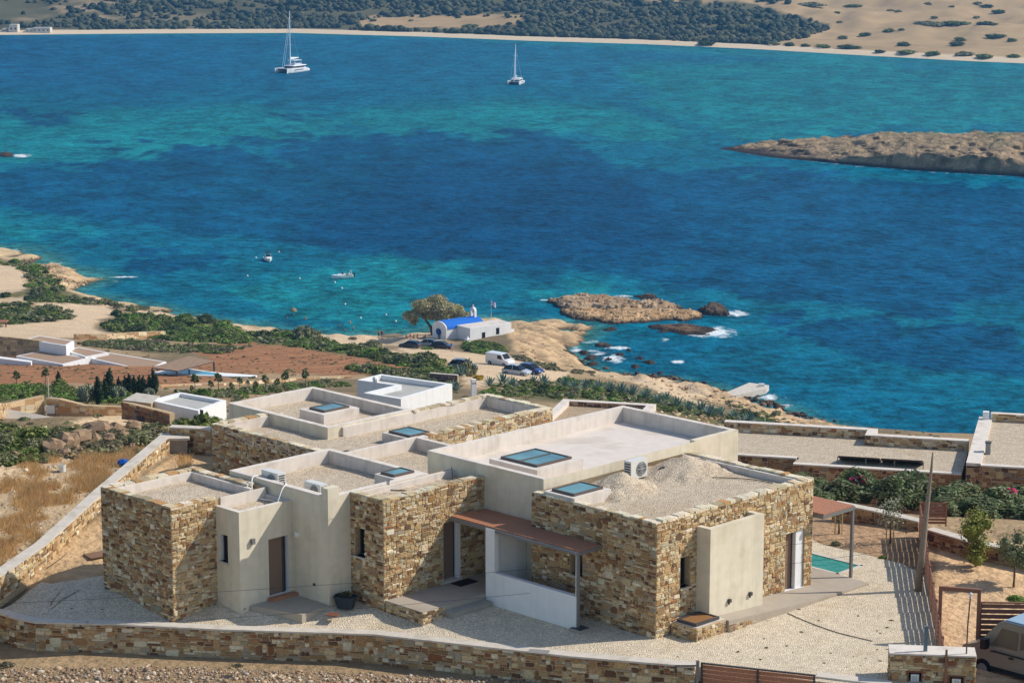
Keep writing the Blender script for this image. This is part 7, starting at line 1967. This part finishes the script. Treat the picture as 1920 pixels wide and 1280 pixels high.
# agaves
def agave_mesh(seed):
    r = random.Random(seed); mb = MB()
    for k in range(26):
        a = k * 2.4; el = 0.25 + 1.15 * (k / 26) ** 0.8; Ln = r.uniform(0.85, 1.15); wd = 0.09
        d = Vector((math.cos(a) * math.cos(el), math.sin(a) * math.cos(el), math.sin(el))); s = Vector((-math.sin(a), math.cos(a), 0)); up = d.cross(s)
        c = tuple(v * r.uniform(0.8, 1.15) for v in lin(*r.choice([(112, 134, 124), (128, 148, 134), (96, 120, 104)])))
        p = [Vector((0, 0, 0.05)) + d * (0.06), d * Ln * 0.4 - up * -0.02, d * Ln * 0.75 + Vector((0, 0, -0.03)), d * Ln + Vector((0, 0, -0.02 if el > 0.7 else -0.1))]
        w_ = [0.07, wd, wd * 0.7, 0.004]; vs = []
        for i in range(4): vs += [tuple(p[i] - s * w_[i]), tuple(p[i] - up * (-0.02 if i < 3 else 0)), tuple(p[i] + s * w_[i])]
        fs = []
        for i in range(3): fs += [(3 * i, 3 * i + 1, 3 * i + 4, 3 * i + 3), (3 * i + 1, 3 * i + 2, 3 * i + 5, 3 * i + 4)]
        mb.add(vs, fs, c)
    return mb.mesh('agave', M['leaf'])
AG = [agave_mesh(k) for k in range(3)]
for px, py in [(1019, 722), (1097, 728), (1122, 732), (1144, 735), (1186, 742), (1269, 764), (1315, 772), (1332, 780), (1377, 786), (1391, 800), (1437, 804), (1235, 758), (864, 706), (918, 724), (943, 722), (1000, 720), (854, 734), (960, 726), (1060, 726), (1165, 738), (1210, 748), (1290, 768), (1350, 782), (1405, 796), (1420, 808), (1250, 752), (1078, 730)]:
    x, y, z = G(px, py); o = bpy.data.objects.new('agave', random.choice(AG)); put(o, 'agave'); s = random.uniform(1.1, 1.7); o.location = (x, y, z); o.scale = (s, s, s); o.rotation_euler = (0, 0, random.uniform(0, 6)); tag(o, 'spiky blue green agave on the slope behind the villa', 'agave', 'agaves on the slope behind the villa')

# cypresses, saplings, silver shrubs of the left garden
def cypress_mesh(seed):
    r = random.Random(seed); L_ = []
    for k in range(9):
        f = k / 8; w_ = 0.17 * math.sin(math.pi * (0.16 + 0.80 * f)) ** 0.7
        L_.append((r.uniform(-0.02, 0.02), r.uniform(-0.02, 0.02), 0.10 + 0.85 * f, w_, w_, 0.10))
    return leaf_mesh('cypress_crown', L_, 420, 0.05, [(46, 62, 36), (58, 74, 42), (38, 52, 32)], up=0.9)
CY = [cypress_mesh(k) for k in range(3)]; TR = MB().tube([(0, 0, -0.3), (0, 0, 0.5)], [0.03, 0.02], 6).mesh('cypress_trunk', M['bark'])
for i, (px, yb, yt) in enumerate([(185, 760, 704), (206, 748, 690), (235, 742, 704), (243, 742, 699), (252, 742, 703), (262, 742, 702), (269, 742, 703), (281, 742, 702), (290, 742, 694), (110, 726, 694), (197, 752, 708), (224, 746, 706)]):
    x, y, z = G(px, yb); h = (yb - yt) / FOC * y * 1.03
    t = thing('cypress_tree', 'slim dark cypress in the garden row behind the dip house', 'tree', (x, y, z), random.uniform(0, 6), 'garden cypresses'); t.scale = (h * 1.1, h * 1.1, h)
    put(bpy.data.objects.new('trunk', TR), 'trunk', t); put(bpy.data.objects.new('crown', CY[i % 3]), 'crown', t)
SV = leaf_mesh('silver_crown', dome_lobes(7, 1.1, 3), 700, 0.08, [(150, 156, 132), (176, 180, 156), (120, 128, 100), (104, 116, 84)])
for px, yb, wd, lab in [(166, 758, 2.6, 'pale silver shrub left of the front cypress'), (222, 752, 2.0, 'pale silver shrub among the cypresses'), (280, 748, 1.5, 'small silver shrub at the end of the cypress row')]:
    o = put(bpy.data.objects.new('silver_shrub', SV), 'silver_shrub'); o.location = G(px, yb); o.scale = (wd / 1.5, wd / 1.5, wd / 1.2); tag(o, lab, 'shrub')
SPM = leaf_mesh('sapling_crown', [(0, 0, 0.72, 0.20, 0.20, 0.22), (0.08, 0.03, 0.9, 0.13, 0.13, 0.14), (-0.1, 0, 0.58, 0.14, 0.14, 0.12)], 200, 0.07, [(92, 108, 62), (110, 122, 74), (76, 92, 54)], core=False)
STK = MB().tube([(0, 0, -0.1), (0.01, 0, 0.75)], [0.025, 0.015], 6).mesh('sapling_stem', M['bark'])
for px, yb, yt in [(32, 728, 694), (86, 724, 690), (366, 738, 700), (410, 736, 698), (396, 740, 712), (450, 734, 706), (480, 742, 714), (520, 738, 708), (535, 734, 695), (573, 728, 692), (498, 736, 702), (435, 742, 716), (360, 744, 722), (465, 730, 712)]:
    x, y, z = G(px, yb); h = (yb - yt) / FOC * y
    t = thing('young_tree', 'thin young garden tree planted at the edge of the ochre field', 'tree', (x, y, z), random.uniform(0, 6), 'young trees at the field edge'); t.scale = (h, h, h)
    put(bpy.data.objects.new('trunk', STK), 'trunk', t); put(bpy.data.objects.new('crown', SPM), 'crown', t)

# oleanders along the neighbour's wall
OLC = [(92, 112, 66), (112, 128, 80), (136, 146, 104), (78, 94, 56), (146, 150, 118), (116, 106, 78)]
def ole(seed):
    r = random.Random(seed); L_ = []
    for k in range(13):
        a = r.uniform(0, 6.28); q = r.uniform(0.0, 0.48); h_ = r.uniform(0.3, 1.25) * (1.1 - q * 0.6); s = r.uniform(0.2, 0.32); L_.append((q * math.cos(a), q * math.sin(a), h_, s, s, s * 1.25))
    return leaf_mesh('oleander_foliage', L_, 1700, 0.055, OLC, elong=2.8, up=0.6, coreq=0.6)
OLM = [ole(k) for k in range(4)]
PK = MB()
for k in range(7): PK.ball((random.uniform(-0.12, 0.12), random.uniform(-0.1, 0.1), random.uniform(-0.08, 0.1)), random.uniform(0.03, 0.06), (5, 4), lin(*random.choice([(206, 70, 110), (190, 54, 100), (220, 96, 130)])), jit=0.2)
PK = PK.mesh('flower_cluster', M['leaf'])
olean = [(13.1, 100.5, 2.3), (14.3, 99.0, 2.2), (15.4, 101.0, 2.4), (16.4, 98.6, 2.3), (17.5, 100.2, 2.3), (18.7, 98.2, 2.4), (19.6, 99.6, 2.5), (20.8, 97.6, 2.5), (21.8, 99.0, 2.7), (23.0, 97.0, 2.6), (24.3, 98.4, 2.7), (13.0, 97.6, 1.6), (20.0, 96.2, 2.0), (22.0, 95.6, 2.1), (18.3, 96.2, 1.6), (24.2, 95.6, 2.4), (25.8, 97.0, 2.6)]
for i, (x, y, s) in enumerate(olean):
    z = float(ground(x, y))
    t = thing('oleander', 'tall leafy oleander bush in front of the neighbouring stone house', 'shrub', (x, y, z - 0.1), i * 1.3, 'oleanders before the neighbouring house')
    zt = 66.75 if x < 18 else 66.5; f = s / 1.35; t.scale = (f * 1.05, f * 1.05, max(0.6, (zt - z + random.uniform(-0.25, 0.1))) / 1.55)
    put(bpy.data.objects.new('foliage', OLM[i % 4]), 'foliage', t)
    if i in (2, 8):
        t['label'] = 'oleander bush carrying pink flowers in front of the neighbouring stone house'; t['group'] = 'pink flowering oleanders'
        for q in range(2):
            o = put(bpy.data.objects.new('flowers', PK), 'flowers', t); a = random.uniform(3.6, 5.6) - i * 1.3; o.location = (0.3 * math.cos(a), 0.3 * math.sin(a), random.uniform(1.05, 1.4))

# trees of the near gardens
def small_tree(label, px, py, h, wd, cols, size, n, trunk_h, z=66.4, name='olive_tree', stakes=False, seed=1, core=True):
    r = random.Random(seed); x, y = P(px, py, z); L_ = []
    for k in range(11):
        a = r.uniform(0, 6.28); q = r.uniform(0, 0.36) * wd; zz = trunk_h + r.uniform(0.1, 0.9) * (h - trunk_h); s = r.uniform(0.18, 0.30) * wd; L_.append((q * math.cos(a), q * math.sin(a), zz, s, s, s * 1.1))
    t = tree(name, label, 'tree', (x, y, z - 0.05), L_, n, size, cols, [([(0, 0, -0.1), (0.02, 0, trunk_h * 0.6), (0, 0.02, h * 0.75)], [0.05, 0.04, 0.015])], core=core, coreq=0.55)
    if stakes:
        for s in (-0.14, 0.14): MB().tube([(s, 0, -0.1), (s, 0, 1.0)], 0.025, 6, lin(196, 166, 112)).build('stake', M['matte'], t)
    return t
SIL = [(168, 170, 144), (142, 148, 116), (192, 190, 168), (120, 128, 96)]
small_tree('young silver olive tree held by stakes in the pool garden', 1668, 1024, 1.85, 1.5, SIL, 0.055, 520, 0.55, stakes=True, core=False)
small_tree('feathery yellow green tree in the orange garden', 1828, 1064, 2.1, 1.7, [(136, 140, 62), (156, 156, 80), (112, 120, 52), (96, 104, 50)], 0.06, 1400, 0.3, name='garden_tree', seed=5)
small_tree('round grey green olive tree at the right edge of the orange garden', 1900, 1100, 2.0, 1.8, [(100, 108, 72), (124, 130, 94), (84, 92, 62), (146, 150, 118)], 0.055, 1500, 0.75, seed=8)
small_tree('staked bare sapling beside the pool pergola', 1572, 1002, 1.0, 0.7, [(120, 124, 80), (150, 140, 100)], 0.04, 60, 0.4, stakes=True, name='young_tree', seed=9, core=False)
bush('bright', *P(1908, 1128, 66.3), 66.3, 1.0, 'bright green bush beside the brown fence at the right edge')
bush('olive', *P(1568, 1022, 66.45), 66.45, 0.55, 'little green clump on the soil of the pool garden')
bush('bright', *P(1655, 1046, 66.5), 66.5, 0.4, 'tiny green plant between the pool garden and the gravel')
bush('grey', *P(1822, 1212, 66.3), 66.3, 0.45, 'small dry plant at the foot of the portal post')
bush('grey', *P(12, 1252, 65.6), 65.65, 0.75, 'dry yellow tuft on the rubble at the lower left', hs=1.1)
bush('grey', *P(446, 1252, 65.6), 65.65, 0.5, 'small dry tuft on the rubble below the front wall', hs=1.1)
bush('bright', *P(158, 1000, 66.9), 66.9, 0.35, 'tiny green weed at the foot of the left wall')

# ------------------------------------------------------------------ dry grass, rocks, rubble
nb_ = 0; Vg = []; Cg = []
gp = []
for q, n in ((DRY[0], 4200), ([(60, 860), (320, 836), (300, 850), (190, 940), (60, 960)], 1500), ([(330, 852), (420, 862), (420, 900), (340, 890)], 160)):
    gp += pts_in(q, n)
gp = np.array(gp)
dn = fbm(gp[:, 0] / 55, gp[:, 1] / 24, 3)
for (px, py), d_ in zip(gp, dn):
    if d_ < 0.53: continue
    x, y, z = G(px, py)
    h0 = random.uniform(0.12, 0.30) * (0.6 + (d_ - 0.4) * 2.2)
    for b in range(7):
        a = random.uniform(0, 6.28); l_ = random.uniform(0.05, 0.26); bx_, by_ = x + random.gauss(0, 0.09), y + random.gauss(0, 0.09); w_ = 0.013
        Vg += [(bx_ - w_, by_, z - 0.02), (bx_ + w_, by_, z - 0.02), (bx_ + l_ * math.cos(a), by_ + l_ * math.sin(a), z + h0 * random.uniform(0.6, 1.2))]
        c = lin(*random.choice([(238, 202, 142), (224, 184, 120), (246, 218, 166), (206, 166, 110), (186, 146, 98)])); Cg.append(c)
Fg = np.arange(len(Vg)).reshape(-1, 3)
o = put(bpy.data.objects.new('dry_grass', npmesh('dry_grass', Vg, Fg, M['leaf'], fcol=np.array(Cg))), 'dry_grass'); tag(o, 'golden dry grass on the slope outside the left wall', 'grass', kind='stuff')

_RB = []
for k in range(6):
    m_ = MB(); m_.ball((0, 0, 0), 1, (5, 3), jit=0.42); tr_ = []
    for f in m_.f:
        for q in range(1, len(f) - 1): tr_.append((f[0], f[q], f[q + 1]))
    _RB.append((np.array(m_.v) * np.array([1, 0.8, 0.62]), np.array(tr_)))
class Rub:
    def __init__(s): s.V = []; s.F = []; s.C = []; s.n = 0
    def add(s, x, y, z, r, pal):
        V, F = random.choice(_RB); a = random.uniform(0, 6.28); ca_, sa = math.cos(a), math.sin(a)
        s.V.append((V * random.uniform(0.8, 1.2) * r) @ np.array([[ca_, sa, 0], [-sa, ca_, 0], [0, 0, 1]]) + np.array([x, y, z])); s.F.append(F + s.n); s.n += len(V)
        c = np.array(lin(*random.choice(pal))) * random.uniform(0.75, 1.2); s.C.append(np.repeat(c[None], len(F), 0))
    def build(s, name, label, cat):
        o = put(bpy.data.objects.new(name, npmesh(name, np.concatenate(s.V), np.concatenate(s.F), M['rubble'], fcol=np.concatenate(s.C))), name); return tag(o, label, cat, kind='stuff')
RPAL = [(196, 174, 146), (176, 150, 122), (160, 130, 102), (208, 192, 168), (144, 118, 96), (172, 158, 140), (164, 138, 110)]
rb = Rub()
for _ in range(11000):
    px = random.uniform(-60, 1380); base_y = np.interp(px, [0, 400, 700, 1000, 1300], [1238, 1243, 1258, 1280, 1300]); py = base_y + abs(random.gauss(0, 24)) + random.uniform(-8, 4)
    if py > 1330: continue
    z = 65.42; x, y = P(px, py, z); z = float(ground(x, y))
    rb.add(x, y, z + 0.02, random.choice([0.012, 0.016, 0.016, 0.02, 0.02, 0.025, 0.03, 0.04, 0.055, 0.085, 0.02, 0.025] + ([0.13] if random.random() < 0.12 else [])) * random.uniform(0.6, 1.3), RPAL)
rb.build('rubble', 'loose pale broken stones on the bank below the front wall', 'rubble')
rb = Rub()
for _ in range(2600):
    px, py = random.choice([(random.uniform(-40, 330), random.uniform(800, 1060)), (random.uniform(1100, 1800), random.uniform(700, 850)), (random.uniform(40, 200), random.uniform(484, 540)), (random.uniform(1200, 1600), random.uniform(712, 815))])
    x, y, z = G(px, py)
    if z < 0.05 or inpoly(np.array([x]), np.array([y]), YARD)[0]: continue
    if y < 120 and px > 20 and py > 1118 - px * 0.848 : continue
    far_ = y > 200
    rb.add(x, y, z, random.uniform(0.03, 0.14) if not far_ else random.uniform(0.12, 0.42), [(206, 186, 156), (186, 160, 126), (160, 134, 104), (222, 206, 180)] if not far_ else [(212, 184, 142), (196, 160, 116), (164, 132, 98), (130, 106, 84)])
for _ in range(700):                                   # dark wet boulders along the waterline
    px = random.uniform(1050, 1800); py = np.interp(px, [1050, 1082, 1110, 1160, 1250, 1310, 1360, 1440, 1490, 1550, 1630, 1700, 1800], [650, 676, 697, 703, 710, 724, 738, 757, 778, 798, 818, 831, 842]) + random.gauss(0, 3)
    x, y = P(px, py, 0); rb.add(x, y, random.uniform(-0.15, 0.2), random.uniform(0.15, 0.75), [(70, 58, 50), (92, 76, 62), (120, 98, 76), (56, 48, 44)])
rb.build('scattered_stones', 'stones scattered over the crest, the headland and the shore', 'stones')
wd_ = Mass()
for px, py in [(random.uniform(1240, 1720), random.uniform(1130, 1260)) for _ in range(46)] + [(random.uniform(60, 700), random.uniform(1120, 1165)) for _ in range(14)]:
    x, y = P(px, py, ZG)
    if inpoly(np.array([x]), np.array([y]), YARD)[0]: wd_.add(random.choice(['dry', 'olive', 'grey']), x, y, ZG + (0.0 if px > 1000 else -0.05), random.uniform(0.05, 0.20), 0.8)
wd_.build('yard_weeds', 'tiny dry weeds dotted over the gravel yard', 'weeds')
# boulders of the crest
def boulder(px, py, r, lab, hs=0.75, z=None, col=None):
    x, y, z = G(px, py)
    m_ = MB(); m_.ball((0, 0, 0), (1, 0.85, hs), (9, 6), None, jit=0.26); m_.c = [tuple(v * q_ for v in lin(*(col or (156, 130, 104)))) for q_ in [random.uniform(0.7, 1.15) for _ in m_.f]]
    me = m_.mesh('boulder', M['rubble']); o = put(bpy.data.objects.new('boulder', me), 'boulder'); o.location = (x, y, z + r * 0.25); o.scale = (r, r, r); o.rotation_euler = (random.uniform(-0.3, 0.3), random.uniform(-0.3, 0.3), random.uniform(0, 6)); tag(o, lab, 'boulder', None)
    return o
BL_ = [(100, 846, 0.75, 'broad tan boulder at the lower left of the crest outcrop'), (128, 838, 0.9, 'large shadowed boulder in the middle of the crest outcrop'), (150, 830, 0.8, 'blocky boulder behind the shadowed one on the crest'), (168, 828, 0.7, 'upright pale boulder crowning the crest outcrop'), (190, 812, 0.8, 'flat boulder at the top of the crest outcrop'), (172, 808, 0.6, 'small boulder on the crest skyline'),
       (215, 812, 0.7, 'brown ledge boulder right of the crest outcrop'), (250, 806, 0.6, 'pale ledge boulder close to the dip house'), (276, 788, 0.55, 'pale rounded boulder below the dip house wall'), (120, 852, 0.5, 'small boulder in front of the crest outcrop'), (248, 840, 0.32, 'lone grey boulder near the left wall'), (205, 826, 0.5, 'weathered boulder among thorn shrubs'), (232, 822, 0.45, 'low boulder beside the thorn shrubs'), (145, 848, 0.45, 'tan stone block at the foot of the outcrop'), (30, 858, 0.4, 'pale stone at the left end of the crest')]
for px, py, r, lab in BL_: boulder(px, py, r * 0.72, lab)
x, y, z = G(117, 884); mb = MB(); mb.tube([(0, 0, 0), (0, 0, 0.28)], [0.13, 0.16], 12, lin(226, 224, 214)); mb.tube([(0, 0, 0.281), (0, 0, 0.29)], [0.13, 0.13], 12, lin(150, 148, 140)); o = mb.build('bucket', M['matte']); o.location = (x, y, z); tag(o, 'white plastic bucket lying out on the dry slope', 'bucket')
x, y, z = G(232, 874); mb = MB(); mb.ball((0, 0, 0.16), (0.26, 0.2, 0.17), (9, 6), lin(40, 92, 170), jit=0.14); o = mb.build('plastic_bag', M['matte']); o.location = (x, y, z); tag(o, 'bright blue plastic bag beside the left wall', 'bag')
wire('hose', 'thin dark hose lying on the dirt inside the left wall', 'hose', [(*P(195, 960, 66.95), 67.02), (*P(160, 1000, 66.85), 66.93), (*P(120, 1045, 66.7), 66.78), (*P(88, 1068, 66.62), 66.7)], 0.015, (64, 54, 48), 6, True)
x, y = P(184, 1052, 66.55); z = float(ground(x, y)); mb = MB(); mb.box(-0.45, 0.45, -0.35, 0.35, 0, 0.04, lin(132, 102, 80)); o = mb.build('cover_plate', M['matte']); o.location = (x, y, z + 0.03); o.rotation_euler = (0, 0, 0.6); tag(o, 'square metal cover on the dirt beside the far left stone wing', 'cover plate')

# ------------------------------------------------------------------ shrubs on the dunes of the far island
for (px, py, wd) in [(1324, 86, 34), (1360, 36, 26), (1392, 54, 30), (1412, 48, 24), (1440, 50, 26), (1380, 68, 20), (1420, 68, 24), (1405, 76, 24), (1452, 86, 22), (1480, 87, 22), (1510, 88, 18), (1545, 91, 30), (1592, 92, 44), (1650, 99, 18), (1700, 101, 34), (1748, 104, 30), (1806, 105, 36), (1848, 109, 32), (1900, 109, 24), (1580, 74, 20), (1622, 69, 24), (1668, 61, 26), (1690, 58, 14), (1694, 87, 26), (1794, 86, 30), (1800, 78, 24), (1866, 72, 34), (1898, 78, 20), (1570, 26, 14), (1670, 22, 14), (1684, 24, 14), (1740, 10, 16), (1752, 35, 16), (1784, 14, 12), (1832, 10, 18), (1872, 26, 26), (1850, 15, 22), (1830, 35, 14), (1574, 44, 14), (1740, 48, 60), (1790, 46, 60), (1850, 48, 40), (1480, 72, 18), (1520, 12, 60), (1600, 14, 40), (700, 40, 16), (735, 33, 14), (860, 34, 12), (955, 46, 14), (880, 52, 30), (770, 41, 10)]:
    b_ = (px - 960) / FOC * 1.0; t_ = np.linspace(1100, 3000, 700); d0 = ray(px, py)
    zr = CAMZ + d0[2] * t_ / d0[1]; zt_ = far_z(np.full_like(t_, d0[0] / d0[1]), t_); k_ = int(np.argmax(zr < zt_)); yy = t_[k_]
    o = bpy.data.objects.new('dune_shrub', random.choice(BUSH[random.choice(['green', 'dark', 'olive'])])); put(o, 'dune_shrub'); s = wd / FOC * yy / 1.6 * 1.15
    o.location = (d0[0] / d0[1] * yy, yy, float(zt_[k_]) - 0.2); o.scale = (s * 1.25, s * 1.25, min(s, 5) * 0.8); o.rotation_euler = (0, 0, random.uniform(0, 6)); tag(o, 'dark shrub standing on the sand of the far island', 'shrub', 'shrubs on the far dunes')

# ------------------------------------------------------------------ rocky ledges of the chapel headland
for (pl_, h_, lab) in [([(962, 622), (1000, 608), (1050, 606), (1040, 616), (1000, 626), (975, 634)], 1.3, 'upper rock ledge of the chapel headland'), ([(1030, 612), (1080, 608), (1126, 614), (1112, 622), (1060, 624)], 1.1, 'outer rock ledge of the chapel headland, running into the sea'), ([(985, 640), (1030, 630), (1078, 634), (1066, 648), (1020, 656), (990, 654)], 1.2, 'middle rock ledge of the chapel headland'), ([(1005, 664), (1050, 656), (1084, 664), (1080, 680), (1040, 684), (1010, 676)], 1.4, 'lower rock ledge of the chapel headland above the inlet'),
                       ([(70, 492), (110, 496), (150, 510), (140, 516), (100, 508)], 1.0, 'rock ledge along the left headland shore'), ([(120, 520), (170, 518), (194, 525), (170, 533), (125, 531)], 1.0, 'stony spit at the tip of the left headland')]:
    g_ = [G(x_, y_) for x_, y_ in pl_]; rock_mass('rock_ledge', [p[:2] for p in g_], h_, lab, z0=min(p[2] for p in g_) - 0.2, edge=1.2, col=(206, 172, 128), n=60, rough=0.8, strat=0.34, darkband=0.25)

# ------------------------------------------------------------------ labels that single out the members of a group
ORD = 'zero first second third fourth fifth sixth seventh eighth ninth tenth eleventh twelfth thirteenth fourteenth fifteenth sixteenth seventeenth eighteenth nineteenth twentieth'.split()
by = {}
for o in list(scn.objects):
    if o.parent is None and o.get('group') and o.get('label'): by.setdefault(o['label'], []).append(o)
for lab, os_ in by.items():
    if len(os_) < 2: continue
    os_.sort(key=lambda o: pix(*o.location)[0]); n = len(os_)
    for i, o in enumerate(os_):
        k = i + 1
        if i == 0: e = 'leftmost'
        elif i == n - 1: e = 'rightmost'
        elif k <= n / 2 or n > 40: e = (ORD[k] if k <= 20 else str(k) + 'th') + ' from the left'
        else: e = (ORD[n - i] if n - i <= 20 else str(n - i) + 'th') + ' from the right'
        o['label'] = lab + ', ' + e

# ------------------------------------------------------------------ the air between
hz = bpy.data.materials.new('haze'); hz.use_nodes = True
nt = hz.node_tree; nt.nodes.remove(nt.nodes['Principled BSDF'])
pv = nt.nodes.new('ShaderNodeVolumePrincipled'); pv.inputs['Color'].default_value = (0.16, 0.52, 1.0, 1); pv.inputs['Density'].default_value = 0.00011; pv.inputs['Anisotropy'].default_value = 0.2
nt.links.new(pv.outputs[0], nt.nodes['Material Output'].inputs['Volume'])
mb = MB(); mb.box(-1300, 1300, -60, 2900, -9, 230)
o = mb.build('haze', hz); tag(o, kind='stuff')
